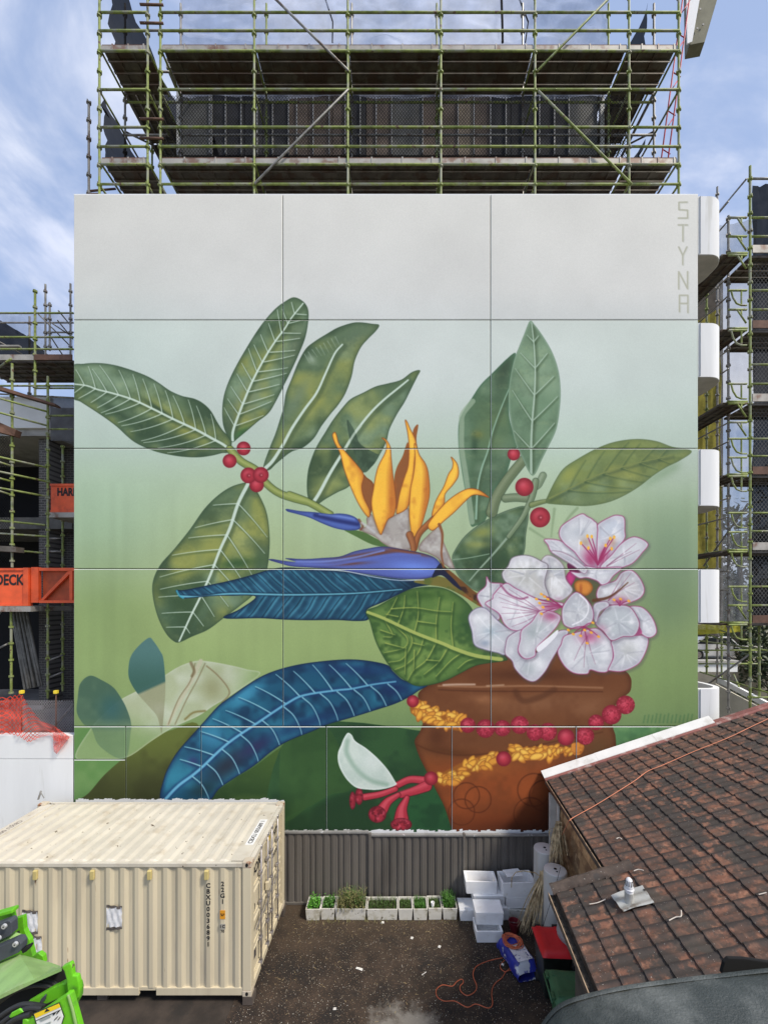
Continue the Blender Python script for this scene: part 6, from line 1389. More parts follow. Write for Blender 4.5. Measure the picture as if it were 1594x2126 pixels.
# ------------------------------------------------------------------ tanks, fronds, bins, bag
tank_m = mat('off_white_tank', (.50, .50, .48), .4, n=.06, scale=2, c2=(.40, .39, .36), s2=3, streak=True)
def heater(label, x, y, h, r):
    T = thing('water_heater', label, 'water heater', (x, y, 0), 'old white water heater cylinders by the house wall')
    MB().lathe([(r-.01, .02), (r, .05), (r, h-.04), (r-.008, h-.015)], 32, (x, y, 0)).obj('body', tank_m, T, sm='auto')
    MB().lathe([(r-.006, h-.014), (r-.014, h), (r-.03, h+.006), (.02, h+.012)], 32, (x, y, 0)).obj('top_cap', mat('pale_cap', (.60, .59, .58), .5, n=.06), T, sm='auto')
    for ox, oy, rr in ((0, 0, .032), (0, -.1, .02)): MB().lathe([(rr, 0), (rr, .006), (rr*.5, .006)], 14, (x+ox, y+oy, h+.013)).obj('port', black_in, T)
    MB().box((x-.02, y-r-.014, h-.9), (x+.008, y-r-.001, h-.38)).box((x-.05, y-r-.02, h-.38), (x+.03, y-r-.001, h-.3)).obj('pipe_cover', rubber, T, bev=.008)
    MB().lathe([(r+.002, 0), (r+.003, .06), (r+.002, .06)], 32, (x, y, .12)).obj('base_ring', grey_tube, T)
heater('rear white water heater cylinder, standing against the fence', x_at(1130, 9.95), 9.95, 1.84, .255)
heater('front white water heater cylinder with a dark slot in its top', x_at(1152, 9.25), 9.25, 1.78, .25)
T = MB().box((x_at(1150, 9.0), 9.0, 1.22), (x_at(1166, 9.0), 9.02, 1.62)).obj('sign_board', mat('dark_red_board', (.16, .012, .008), .6, n=.1), None, label='dark red board propped against the front water heater under the eave', category='board')
straw = mat('dry_palm_straw', (.50, .39, .23), .8, n=.4, scale=12, c2=(.24, .16, .08), s2=7)
def frond(label, root, tips, n, w=.012):
    T = thing('palm_frond', label, 'palm frond', root, 'dead palm fronds among the boxes and tanks')
    q = MB(); root = Vector(root)
    for k in range(n):
        a, b_ = random.choice(tips); e = Vector(a).lerp(Vector(b_), random.random())+Vector([random.gauss(0, .05) for _ in range(3)])
        s = root+Vector([random.gauss(0, .035) for _ in range(3)]); m_ = (s+e)/2+Vector((random.gauss(0, .07), random.gauss(0, .05), .1+random.gauss(0, .08)))
        pts = [(s*(1-t)**2+m_*2*t*(1-t)+e*t*t) for t in (0, .2, .4, .6, .8, 1)]
        side = (e-s).cross(Vector((random.gauss(0, 1), random.gauss(0, 1), .3))).normalized()*w*random.uniform(.5, 1.3)
        vs = []
        for j, p in enumerate(pts): f = 1-j/6; vs += [p-side*f, p+side*f]
        q.add(vs, [(2*j, 2*j+1, 2*j+3, 2*j+2) for j in range(5)])
    setp(place('leaflets', q.mesh('leaflets', straw, fix=False), T), kind='stuff')
    q = MB(); q.tube([root, root.lerp(Vector(tips[0][0]), .5)+Vector((0, 0, .05)), Vector(tips[0][0])], .016, 6, r1=.005); q.obj('stalk', straw, T)
frond('tall dead palm frond hanging in the gap between the rear tank and the house wall', at(1160, 1712, 9.7), [(at(1140, 1800, 9.5), at(1172, 1800, 9.5)), (at(1150, 1780, 9.4), at(1178, 1770, 9.5))], 60, .022)
frond('dead palm frond drooping from the tank over the foam boxes to the ground', at(1131, 1812, 9.5), [(at(1078, 1930, 9.6), at(1100, 1935, 9.5)), (at(1100, 1890, 9.4), at(1120, 1940, 9.3))], 90, .02)
frond('small curled dead frond at the top corner of the fence', at(1152, 1722, 9.9), [(at(1142, 1745, 9.9), at(1160, 1760, 9.9))], 14, .018)
T = thing('garden_hose', 'thin brown cane arching from the water heater over the top foam box', 'cane', at(1128, 1815, 9.6))
MB().tube([at(1124, 1822, 9.5), at(1110, 1812, 9.6), at(1086, 1808, 9.7), at(1070, 1811, 9.8), at(1062, 1822, 9.85), at(1061, 1842, 9.9)], .011, 6).obj('cane', straw, T, sm='auto')
T.name = 'bent_cane'

def lid_mesh(M, L_, W_, H=.07):
    """wheelie bin lid: domed, rounded front"""
    def fn(u, v):
        x = (u-.5)*W_*(1-.10*max(0, (.25-v))*4*.35); y = (v-.5)*L_
        e = min(1, min(u, 1-u)*7)*min(1, min(v, 1-v)*7); z = H*(e**.5)
        if .3 < u < .7 and .25 < v < .8: z -= .008
        return M @ Vector((x, y, z))
    return MB().grid(fn, 20, 20)
def bin_(label, cx_, cy_, ang, col_lid, col_body, W_=.58, L_=.74, h=.98, hinge_notch=True):
    T = thing('wheelie_bin', label, 'bin', (cx_, cy_, 0), 'wheeled rubbish bins against the house')
    M = Matrix.Translation((cx_, cy_, 0)) @ Matrix.Rotation(R(ang), 4, 'Z')
    w, l = W_/2, L_/2
    vs = [(-w*.72, -l*.62, .06), (w*.72, -l*.62, .06), (w*.72, l*.72, .06), (-w*.72, l*.72, .06), (-w*.95, -l*.93, h), (w*.95, -l*.93, h), (w*.95, l*.93, h), (-w*.95, l*.93, h)]
    MB().add([M @ Vector(v) for v in vs], [(0, 3, 2, 1), (4, 5, 6, 7), (0, 1, 5, 4), (1, 2, 6, 5), (2, 3, 7, 6), (3, 0, 4, 7)]).obj('body', col_body, T, bev=.03)
    MB().box((-w*.99, -l*.97, h-.05), (w*.99, l*.97, h-.002), M).obj('rim', col_body, T, bev=.015)
    lm = lid_mesh(M @ Matrix.Translation((0, 0, h+.002)), L_*1.03, W_*1.04)
    ld = place('lid', lm.mesh('lid', col_lid, sm=True), T)
    MB().box((-w*.8, l*1.0, h+.01), (-w*.4, l*1.12, h+.05), M).box((w*.4, l*1.0, h+.01), (w*.8, l*1.12, h+.05), M).obj('hinge', col_body, T, bev=.01)
    MB().tube([M @ Vector((-w*.85, l*1.13, h-.03)), M @ Vector((w*.85, l*1.13, h-.03))], .018, 8).obj('handle', col_body, T, sm='auto')
    for s_ in (-1, 1):
        MB().box((s_*w*.62-.05, l*.6, h+.066), (s_*w*.62+.05, l*.86, h+.078), M).obj('lid_clip', col_lid, T, bev=.008)
        MB().lathe([(.0, -.03), (.1, -.03), (.1, .03), (0, .03)], 18, M=M @ Matrix.Translation((s_*w*.78, l*.72, .1)) @ Matrix.Rotation(R(90), 4, 'Y')).obj('wheel', tyre, T)
red_lid = mat('red_lid_plastic', (.52, .012, .018), .45, n=.08); dg = mat('dark_green_black_plastic', (.012, .016, .014), .5, n=.2); green_lid = mat('green_lid_plastic', (.035, .115, .05), .55, n=.12)
bin_('dark wheelie bin with a bright red lid', x_at(1148, 8.23)-.02, 8.24, -3, red_lid, dg)
bin_('wheelie bin with a green lid nearest the house eave corner', 3.17, 7.26, 84, green_lid, green_lid, W_=.66, L_=.8, h=.97)
T = thing('storage_drum', 'tall grey drum half hidden under the roof gutter behind the red bin', 'drum', (3.62, 8.3, 0))
MB().lathe([(.3, .02), (.33, .06), (.33, .5), (.34, .52), (.33, .54), (.33, 1.1), (.34, 1.12), (.33, 1.14), (.32, 1.55), (.2, 1.64), (.05, 1.66)], 30, (3.62, 8.3, 0)).obj('body', mat('grey_drum', (.26, .27, .27), .4, n=.15, scale=3), T, sm='auto')
MB().box((3.45, 7.9, .3), (3.75, 7.965, .75)).obj('panel', rubber, T, bev=.01)
# bag / pack
blue_p = mat('blue_printed_pack', (.025, .035, .28), .4, n=.25, scale=5, c2=(.55, .56, .60), s2=3.5, lo=.56, hi=.6)
T = thing('printed_pack', 'blue and white printed plastic pack on the ground, with an orange cord heaped on it', 'pack', (2.62, 8.86, 0))
Mp = Matrix.Translation((2.62, 8.86, 0)) @ Matrix.Rotation(R(16), 4, 'Z')
def pk(u, v):
    th = v*2*math.pi; rx_, rz = .235, .17; c_, s_ = math.cos(th), math.sin(th)
    x = rx_*math.copysign(abs(c_)**.45, c_); z = .19+rz*math.copysign(abs(s_)**.5, s_); y = (u-.5)*.86; pinch = 1-.5*max(0, abs(u-.5)*2-.8)/.2
    n_ = .022*mnoise.noise(Vector((u*6, c_*2, s_*2)))
    return Mp @ Vector((x*(1-.08*abs(u-.5))+n_, y, .02+(z-.02)*pinch+n_))
MB().grid(pk, 26, 28).obj('body', blue_p, T, sm=True)
MB().grid(lambda u, v: Mp @ Vector((-.17+.34*u, -.34+.42*v, .372+.012*mnoise.noise(Vector((u*4, v*4, 2))))), 8, 8).obj('label_patch', mat('white_label_print', (.62, .62, .66), .4, n=.15, scale=12, c2=(.2, .2, .35), s2=16, lo=.6, hi=.62), T)
place('lettering', text_mesh('ROAST\nCHICKEN', .07, mat('blue_ink', (.02, .03, .3), .5), .002), T, Mp @ Matrix.Translation((0, -.16, .392))) if False else None
cordm = mat('orange_cord', (.50, .12, .05), .6, n=.15)
T = thing('extension_cord', 'orange cord trailing in loops over the asphalt to the heap on the blue pack', 'cord', (1.3, 8.3, 0))
c8 = lambda x, y: atz(580+x*.36386, 1680+y*.36386, .012)
pts = [c8(*p) for p in ((1275, 848), (1230, 856), (1180, 870), (1120, 900), (1104, 950), (1125, 1010), (1110, 1045), (1070, 1063), (1035, 1040), (1030, 1010), (1048, 990), (1040, 970), (1010, 985), (985, 1010), (930, 1003), (895, 1030), (900, 1070), (940, 1095), (1000, 1095), (1070, 1130), (1120, 1112), (1190, 1135), (1215, 1110), (1210, 1050), (1225, 1000), (1270, 960), (1300, 920), (1360, 925))]
def sm3(P, n=5):
    out = []
    for i in range(len(P)-1):
        a, b_, c_, d_ = P[max(0, i-1)], P[i], P[i+1], P[min(len(P)-1, i+2)]
        for k in range(n):
            t = k/n; out.append(.5*((2*b_)+(c_-a)*t+(2*a-5*b_+4*c_-d_)*t*t+(3*b_-a-3*c_+d_)*t**3))
    return out+[P[-1]]
MB().tube(sm3(pts), .0085, 6).obj('cable', cordm, T, sm=True)
pts = [c8(*p) for p in ((1280, 825), (1290, 850), (1262, 885), (1262, 910), (1290, 928), (1312, 905), (1312, 860), (1325, 820))]; pts[-1].z = .2; pts[0].z = .1
MB().tube(sm3(pts), .0085, 6).obj('cable', cordm, T, sm=True)
P = []; a = 0
for k in range(150):
    a += .42; r_ = .17+.08*mnoise.noise(Vector((k*.11, 0, 0))); P.append(Mp @ Vector((-.02+r_*.95*math.cos(a)+.09*mnoise.noise(Vector((k*.17, 3, 0))), .13+r_*1.15*math.sin(a)+.16*mnoise.noise(Vector((k*.15, 9, 0))), .385+.035*abs(mnoise.noise(Vector((k*.3, 5, 0))))+.0002*k)))
MB().tube(P, .0085, 6).obj('coil', cordm, T, sm=True)
T = thing('bucket', 'small dark red bucket beside the foot of the palm frond', 'bucket', at(1066, 1935, 9.35))
c_ = atz(1067, 1934, 0); MB().lathe([(.09, .005), (.13, .24), (.136, .245), (.12, .24), (.085, .02)], 18, c_).obj('body', mat('dark_red_plastic', (.16, .012, .02), .5), T, sm='auto')
MB().tube([c_+Vector((-.13, 0, .23)), c_+Vector((-.09, -.09, .29)), c_+Vector((0, -.14, .31)), c_+Vector((.09, -.09, .29)), c_+Vector((.13, 0, .23))], .004, 5).obj('handle', grey_tube, T)
# litter
lit = mat('white_litter', (.62, .6, .56), .8)
for k, (x, y, w, l, lab) in enumerate(((746, 2012, .05, .15, 'white scrap of card lying in the middle of the yard'), (912, 1966, .07, .06, 'crumpled white scrap right of the yard centre'), (855, 1948, .06, .07, 'small pale lump near the planters'), (880, 2022, .02, .12, 'thin white sliver on the asphalt'), (794, 1916, .07, .07, 'square white scrap right against the planters'), (695, 2095, .06, .05, 'pale stone at the bottom of the yard'), (1043, 2003, .05, .06, 'white knot of paper beside the orange cord'))):
    c_ = atz(x, y, .004); a = random.uniform(0, 3)
    Mx = Matrix.Translation(c_) @ Matrix.Rotation(a, 4, 'Z')
    o = MB().grid(lambda u, v: Mx @ Vector(((u-.5)*l, (v-.5)*w, .006+.022*abs(mnoise.noise(Vector((u*3+k, v*3, k)))))), 5, 4).obj('litter', lit, None, label=lab, category='litter', group='scraps of litter on the asphalt')
q = MB()
for k in range(240):
    p = Vector((random.uniform(-2.6, 2.6), random.uniform(7.4, 10.3), .004)); a = random.uniform(0, 6.3); l = random.uniform(.015, .07)
    if random.random() < .4: p.y = 9.9+random.gauss(0, .15)
    d = Vector((math.cos(a), math.sin(a), .05))*l; w = Vector((-math.sin(a), math.cos(a), 0))*random.uniform(.002, .004)
    q.add([p-w, p+w, p+d+w, p+d-w], [(0, 1, 2, 3)])
place('dead_straw', q.mesh('dead_straw', mat('straw_bits', (.34, .26, .14), .9), fix=False), None, label='dead straw and twigs scattered over the asphalt', category='straw', kind='stuff')
q = MB()
for k in range(420):
    x = random.uniform(-2.1, 2.6); p = Vector((x, 10.03+random.gauss(0, .04), .0)) if random.random() < .6 else Vector((x, random.gauss(10.55, .02), 0)); h = random.uniform(.02, .1)*(1.6 if x < 0 else .6); a = random.uniform(0, 6.3)
    w = Vector((.004, 0, 0)); d = Vector((math.cos(a)*h*.5, math.sin(a)*h*.5, h)); q.add([p-w, p+w, p+d], [(0, 1, 2)])
place('weeds', q.mesh('weeds', pl_g[2], fix=False), None, label='low weeds growing along the feet of the foam planters', category='weeds', kind='stuff')
# ------------------------------------------------------------------ house with the tiled roof
YAW = 5.25
e_ = Vector((math.sin(R(YAW)), math.cos(R(YAW)), 0)); n_h = Vector((math.cos(R(YAW)), -math.sin(R(YAW)), 0))
P0 = Vector((4.0, 10.6, 3.2)); SL_ = .375; ca = 1/math.sqrt(1+SL_*SL_)
g_ = (n_h+Vector((0, 0, SL_))).normalized(); N_ = e_.cross(g_); N_ = N_ if N_.z > 0 else -N_
def rp3(s, t, h=0.):      # s up the slope in plan, t towards the camera along the eave
    return P0+n_h*s-e_*t+Vector((0, 0, SL_*s))+N_*h
def roof_hit(px, py, h=0.):
    d = Vector(((px-CX)/F, 1, -(py-HY)/F)); o = Vector((0, 0, CAMZ)); q = P0+N_*h
    return o+d*((q-o).dot(N_)/d.dot(N_))
H = thing('house', 'old house with a dark blotched terracotta tile roof and timber boarded side wall', 'house', (7, 7, 0))
def tile_mat():
    m = bpy.data.materials.new('weathered_terracotta'); m.use_nodes = True; t = m.node_tree; N, L = t.nodes, t.links; b = N['Principled BSDF']; b.inputs['Roughness'].default_value = .82
    g = N.new('ShaderNodeNewGeometry'); mp = N.new('ShaderNodeMapping'); mp.inputs['Rotation'].default_value = (0, 0, R(YAW)); L.new(g.outputs['Position'], mp.inputs[0])
    def nz(s, d=6, src=None, r_=.62):
        q = N.new('ShaderNodeTexNoise'); q.inputs['Scale'].default_value = s; q.inputs['Detail'].default_value = d; q.inputs['Roughness'].default_value = r_; L.new(src or mp.outputs[0], q.inputs['Vector']); return q.outputs['Fac']
    def ramp(f, a, c_, lo=0., hi=1.):
        q = N.new('ShaderNodeMapRange'); q.interpolation_type = 'SMOOTHSTEP'; L.new(f, q.inputs[0]); q.inputs[1].default_value = a; q.inputs[2].default_value = c_; q.inputs[3].default_value = lo; q.inputs[4].default_value = hi; return q.outputs[0]
    def mix(f, a, c_):
        q = N.new('ShaderNodeMix'); q.data_type = 'RGBA'; L.new(f, q.inputs[0]) if not isinstance(f, float) else None
        for v, i in ((a, 6), (c_, 7)):
            if isinstance(v, tuple): q.inputs[i].default_value = v+(1,)
            else: L.new(v, q.inputs[i])
        return q.outputs[2]
    def mth(op, a, c_):
        q = N.new('ShaderNodeMath'); q.operation = op
        for v, i in ((a, 0), (c_, 1)):
            if isinstance(v, (int, float)): q.inputs[i].default_value = v
            else: L.new(v, q.inputs[i])
        q.use_clamp = op == 'MULTIPLY'; return q.outputs[0]
    # one shade per tile from its cell in roof axes
    of_ = N.new('ShaderNodeVectorMath'); of_.operation = 'SUBTRACT'; L.new(mp.outputs[0], of_.inputs[0]); of_.inputs[1].default_value = (P0.dot(n_h)+S0-.004, P0.dot(e_)-.10, 0)
    dv = N.new('ShaderNodeVectorMath'); dv.operation = 'DIVIDE'; L.new(of_.outputs[0], dv.inputs[0]); dv.inputs[1].default_value = (TG, TW, 50); fl = N.new('ShaderNodeVectorMath'); fl.operation = 'FLOOR'; L.new(dv.outputs[0], fl.inputs[0])
    wn_ = N.new('ShaderNodeTexWhiteNoise'); L.new(fl.outputs[0], wn_.inputs['Vector'])
    c = mix(ramp(wn_.outputs['Value'], 0, 1), (.115, .052, .033), (.20, .088, .055))
    c = mix(ramp(nz(9), .45, .68), c, (.30, .145, .09))
    big = ramp(nz(.75, 3), .42, .62)
    dark = mth('MULTIPLY', ramp(nz(4.2, 7), .40, .55), mth('ADD', mth('MULTIPLY', big, .7), .52))
    c = mix(dark, c, (.045, .035, .030))
    # lichen blotches; then shade at side laps and course edges painted as noise-broken bands
    c = mix(mth('MULTIPLY', ramp(nz(8, 5), .47, .60), .7), c, (.05, .038, .032))
    c = mix(mth('MULTIPLY', ramp(nz(1.1, 4), .52, .68), .8), c, (.055, .048, .040))
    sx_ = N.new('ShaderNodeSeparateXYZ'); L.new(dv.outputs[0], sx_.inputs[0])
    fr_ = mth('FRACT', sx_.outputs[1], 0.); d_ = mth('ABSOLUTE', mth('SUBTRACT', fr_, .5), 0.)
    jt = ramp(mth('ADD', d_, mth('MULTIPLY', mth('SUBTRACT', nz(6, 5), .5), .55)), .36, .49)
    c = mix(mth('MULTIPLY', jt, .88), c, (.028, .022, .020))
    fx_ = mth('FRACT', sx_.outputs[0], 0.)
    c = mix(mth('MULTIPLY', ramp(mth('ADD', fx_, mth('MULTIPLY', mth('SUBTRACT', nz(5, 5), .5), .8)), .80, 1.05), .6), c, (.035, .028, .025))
    c = mix(ramp(nz(60, 2), .70, .74), c, (.45, .42, .38))
    L.new(c, b.inputs['Base Color'])
    bp = N.new('ShaderNodeBump'); bp.inputs['Strength'].default_value = .5; bp.inputs['Distance'].default_value = .008; L.new(nz(60, 6), bp.inputs['Height']); L.new(bp.outputs[0], b.inputs['Normal'])
    return m
TW, TG = .30, .288; S0 = -.93
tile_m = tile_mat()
#                                   # cover width along the eave, gauge up the slope (in plan)
def tile_geo():
    prof = [(0, .0), (.06, -.004), (.115, .0), (.135, .009), (.155, .010), (.175, .0), (.225, -.002), (.258, .004), (.275, .026), (.30, .034), (.325, .026)]
    LL = (TG/ca)+.075; vs, fs = [], []
    for v, lift in ((0, .032), (LL*.5, .018), (LL, .004)):
        for u, h in prof: vs.append((u, v, h+lift))
    n = len(prof)
    for j in range(2):
        for i in range(n-1): fs.append((j*n+i, j*n+i+1, (j+1)*n+i+1, (j+1)*n+i))
    b0 = len(vs)
    for u, h in prof: vs += [(u, 0, h+.032), (u, .003, h+.002)]
    for i in range(n-1): fs.append((b0+2*i+2, b0+2*i, b0+2*i+1, b0+2*i+3))
    c0 = len(vs); u, h = prof[-1]
    vs += [(u, 0, h+.032), (u, LL, h+.004), (u, LL, h-.018), (u, 0, h+.004)]; fs.append((c0, c0+1, c0+2, c0+3))
    return vs, fs
tv, tf = tile_geo()
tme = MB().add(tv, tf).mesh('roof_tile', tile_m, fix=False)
for p_ in tme.polygons: p_.use_smooth = p_.index < 2*(10)
S0 = -.93; tiles = []
Tmax = 7.2
for row in range(25):
    s = S0+row*TG
    for c_ in range(int(Tmax/TW)+1):
        t = .10+(c_+1)*TW
        if s < -.1 and t < 3.78: continue
        if t > Tmax: continue
        o = rp3(s, t, .03+random.uniform(-.002, .002)); 
        M = Matrix((e_, g_, N_)).transposed().to_4x4(); M.translation = o
        M = M @ Matrix.Rotation(random.uniform(-.008, .008), 4, 'Z') @ Matrix.Rotation(random.uniform(-.008, .008), 4, 'X')
        mid = rp3(s+.15, t-.15); px = CX+F*mid.x/mid.y; py = HY+F*(CAMZ-mid.z)/mid.y
        vis = -30 < px < 1620 and py < 2062
        tiles.append((0 if vis else 1, (mid-Vector((0, 0, CAMZ))).length, M))
tiles.sort(key=lambda q: (q[0], q[1]))
rest = MB()
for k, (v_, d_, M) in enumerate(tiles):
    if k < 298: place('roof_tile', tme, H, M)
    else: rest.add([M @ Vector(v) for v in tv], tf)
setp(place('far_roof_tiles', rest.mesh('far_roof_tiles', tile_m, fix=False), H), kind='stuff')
MB().prism([rp3(0, .02, -.01), rp3(0, Tmax, -.01), rp3(6.3, Tmax, -.01), rp3(6.3, .02, -.01)], N_*-.05).obj('roof_deck', black_in, H)
MB().prism([rp3(-.92, 3.72, -.01), rp3(-.92, Tmax, -.01), rp3(-.003, Tmax, -.01), rp3(-.003, 3.72, -.01)], N_*-.05).obj('roof_deck', black_in, H)
# other slope beyond the ridge
def back3(s, t): p = rp3(6.32, t); return p+n_h*s+Vector((0, 0, -SL_*s))
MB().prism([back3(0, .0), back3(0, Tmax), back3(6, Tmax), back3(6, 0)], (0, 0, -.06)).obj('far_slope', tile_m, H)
ridge_m = mat('mossy_ridge_tile', (.085, .062, .05), .9, n=.3, scale=8, c2=(.06, .05, .045), s2=7, c3=(.3, .28, .25), s3=26, lo3=.66, hi3=.7, bump=.4)
def ridge(p, q, r=.12, m=None, name='ridge_tile', par=None):
    p, q = Vector(p), Vector(q); d = (q-p); x = d.normalized(); y = Vector((0, 0, 1)).cross(x).normalized(); z = x.cross(y); b = MB(); vs = []
    K = 9
    for j, (L_, rr) in enumerate(((0, r*1.06), (d.length*.12, r*1.06), (d.length*.121, r), (d.length, r*.97))):
        for k in range(K): a = math.pi*k/(K-1); vs.append(p+x*L_+y*rr*math.cos(a)+z*(rr*.85*math.sin(a)))
        for k in range(K): a = math.pi*(K-1-k)/(K-1); vs.append(p+x*L_+y*(rr-.02)*math.cos(a)+z*((rr-.02)*.85*math.sin(a)))
    W_ = 2*K; fs = [(j*W_+k, j*W_+(k+1) % W_, (j+1)*W_+(k+1) % W_, (j+1)*W_+k) for j in range(3) for k in range(W_)]+[(k, k+1, W_-2-k, W_-1-k) for k in range(K-1)]+[(3*W_+k+1, 3*W_+k, 3*W_+W_-1-k, 3*W_+W_-2-k) for k in range(K-1)]
    b.add(vs, fs).obj(name, m or ridge_m, par or H, sm='auto')
for k in range(3):
    ridge(rp3(-.98+k*.42, 3.70, .045), rp3(-.98+k*.42+.46, 3.70, .06), .105)
for k in range(17): ridge(rp3(6.32, .1+(k+1)*.42, .03), rp3(6.32, .1+k*.42-.03, .03), .13)
# white metal capping along the far edge, red further up
capw = mat('white_metal_flashing', (.72, .71, .68), .5, n=.06, scale=2, c2=(.58, .56, .52), s2=2.5, c3=(.12, .11, .1), s3=16, lo3=.735, hi3=.75)
capr = mat('faded_red_capping', (.26, .10, .085), .7, n=.2, scale=2, c2=(.40, .30, .27), s2=4)
def capping(s0, s1, m, name, w=.36, hh=1.):
    k = 1
    MB().prism([rp3(s0, -.10+.09*max(0, -s0), .25*hh), rp3(s0, -.09, .18*hh), rp3(s0, w-.29, .085), rp3(s0, w-.3, .125)], (rp3(s1, 0)-rp3(s0, 0))).obj(name, m, H)
    MB().prism([rp3(s0, w-.288, .115), rp3(s0, w-.288, .07), rp3(s0, w-.23, .06), rp3(s0, w-.23, .09)], (rp3(s1, 0)-rp3(s0, 0))).obj(name, capr, H)
capping(-.12, 1.2, capw, 'edge_capping'); capping(1.203, 2.6, capw, 'edge_capping'); capping(2.603, 3.95, capw, 'edge_capping'); capping(3.953, 6.4, capr, 'edge_capping', hh=.45)
# gutters
gut = mat('rusty_gutter', (.10, .075, .06), .6, .2, n=.3, scale=6); lip = mat('worn_gutter_lip', (.46, .33, .22), .5, .3, n=.3, scale=8)
leaf_l = mat('gutter_debris', (.035, .03, .025), 1, n=.5, scale=30)
for s_, t0, t1 in ((0, .0, 3.66), (-.93, 3.74, Tmax)):
    pr_ = [(-.135, -.02), (-.135, .0), (-.125, .0), (-.12, -.09), (-.03, -.09), (-.02, -.01), (-.012, -.01), (-.02, -.1), (-.13, -.1)]
    b = MB(); f = [rp3(s_+a, t0)+Vector((0, 0, h_-SL_*a+.0)) for a, h_ in pr_]; b.prism(f, -e_*(t1-t0)).obj('gutter', gut, H)
    MB().tube([rp3(s_-.13, t0)+Vector((0, 0, SL_*.13+.004)), rp3(s_-.13, t1)+Vector((0, 0, SL_*.13+.004))], .009, 6).obj('gutter_lip', lip, H)
    MB().prism([rp3(s_-.12, t0)+Vector((0, 0, SL_*.12-.03)), rp3(s_-.025, t0)+Vector((0, 0, SL_*.025-.03)), rp3(s_-.025, t0)+Vector((0, 0, SL_*.025-.05)), rp3(s_-.12, t0)+Vector((0, 0, SL_*.12-.05))], -e_*(t1-t0)).obj('debris', leaf_l, H)
    MB().prism([rp3(s_-.008, t0)+Vector((0, 0, -.01)), rp3(s_+.012, t0)+Vector((0, 0, -.01)), rp3(s_+.012, t0)+Vector((0, 0, -.2)), rp3(s_-.008, t0)+Vector((0, 0, -.2))], -e_*(t1-t0)).obj('fascia', gut, H)
# walls under the eaves
wood = mat('weathered_brown_board', (.42, .27, .14), .75, n=.3, scale=2, c2=(.22, .13, .07), s2=3, lo=.45, hi=.65, c3=(.55, .38, .22), s3=5, lo3=.55, hi3=.7, rnd=.35)
def gp(s, t, z): p = P0+n_h*s-e_*t; return Vector((p.x, p.y, z))
MB().prism([gp(.26, .1, 0), gp(.26, 3.5, 0), gp(6, 3.5, 0), gp(6, .1, 0)], (0, 0, 3.1)).obj('wall', black_in, H)
z = .1; k = 0
while z < 3.05:
    h = .235
    MB().prism([gp(.255, .12, z), gp(.185+.012*(k % 3), .12, z+.012), gp(.225, .12, z+h), gp(.255, .12, z+h)], -e_*3.36).obj('wall_board', wood, H)
    z += h-.01; k += 1
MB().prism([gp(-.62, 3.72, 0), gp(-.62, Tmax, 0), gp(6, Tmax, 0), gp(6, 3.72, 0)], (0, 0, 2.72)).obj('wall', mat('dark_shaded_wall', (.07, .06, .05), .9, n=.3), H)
MB().prism([gp(-.05, .05, 0), gp(.19, .05, 0), gp(.19, .17, 0), gp(-.05, .17, 0)], (0, 0, 2.9)).obj('corner_board', mat('white_trim_board', (.5, .49, .46), .8, n=.15), H)
MB().tube([gp(.08, .42, .1), gp(.08, .42, 2.85)], .04, 10).obj('downpipe', mat('pale_downpipe', (.50, .49, .45), .6, n=.15), H, sm='auto')
# vent pipe and flashing
V = thing('vent_pipe', 'white plastic vent pipe with a slotted cowl on a grey metal flashing on the tiles', 'vent', roof_hit(1305, 1876))
fl_m = mat('dull_lead_flashing', (.42, .42, .40), .5, .3, n=.15, scale=4, c2=(.22, .19, .16), s2=7, lo=.58, hi=.68)
q4 = [roof_hit(*p_, .108) for p_ in ((1268, 1860), (1333, 1838), (1357, 1873), (1294, 1894))]
def flf(u, v):
    p = q4[3].lerp(q4[2], u).lerp(q4[0].lerp(q4[1], u), v); return p+N_*(.014*math.sin(v*13+.5)+.010*math.sin(u*5))
MB().grid(flf, 14, 22).obj('flashing', fl_m, V, sm=True)
vb = roof_hit(1305, 1874, .075); pw = mat('white_vent_plastic', (.72, .72, .74), .4, n=.04)
MB().lathe([(.085, -.03), (.07, .02), (.062, .07), (.062, .16)], 20, vb).obj('collar', fl_m, V, sm='auto')
MB().lathe([(.058, .161), (.058, .2), (.068, .201), (.068, .215), (.062, .22), (.062, .26)], 20, vb).obj('pipe', pw, V, sm='auto')
cw_ = MB().lathe([(.058, .261), (.054, .31), (.04, .35), (.02, .372), (.004, .376)], 20, vb).obj('cowl', pw, V, sm='auto')
for k in range(12):
    a = 2*math.pi*k/12; d = Vector((math.cos(a), math.sin(a), 0)); MB().prism([vb+d*.0595+Vector((-d.y*.006, d.x*.006, .268)), vb+d*.0595+Vector((d.y*.006, -d.x*.006, .268)), vb+d*.048+Vector((d.y*.005, -d.x*.005, .34)), vb+d*.048+Vector((-d.y*.005, d.x*.005, .34))], d*.003).obj('slot', black_in, cw_)
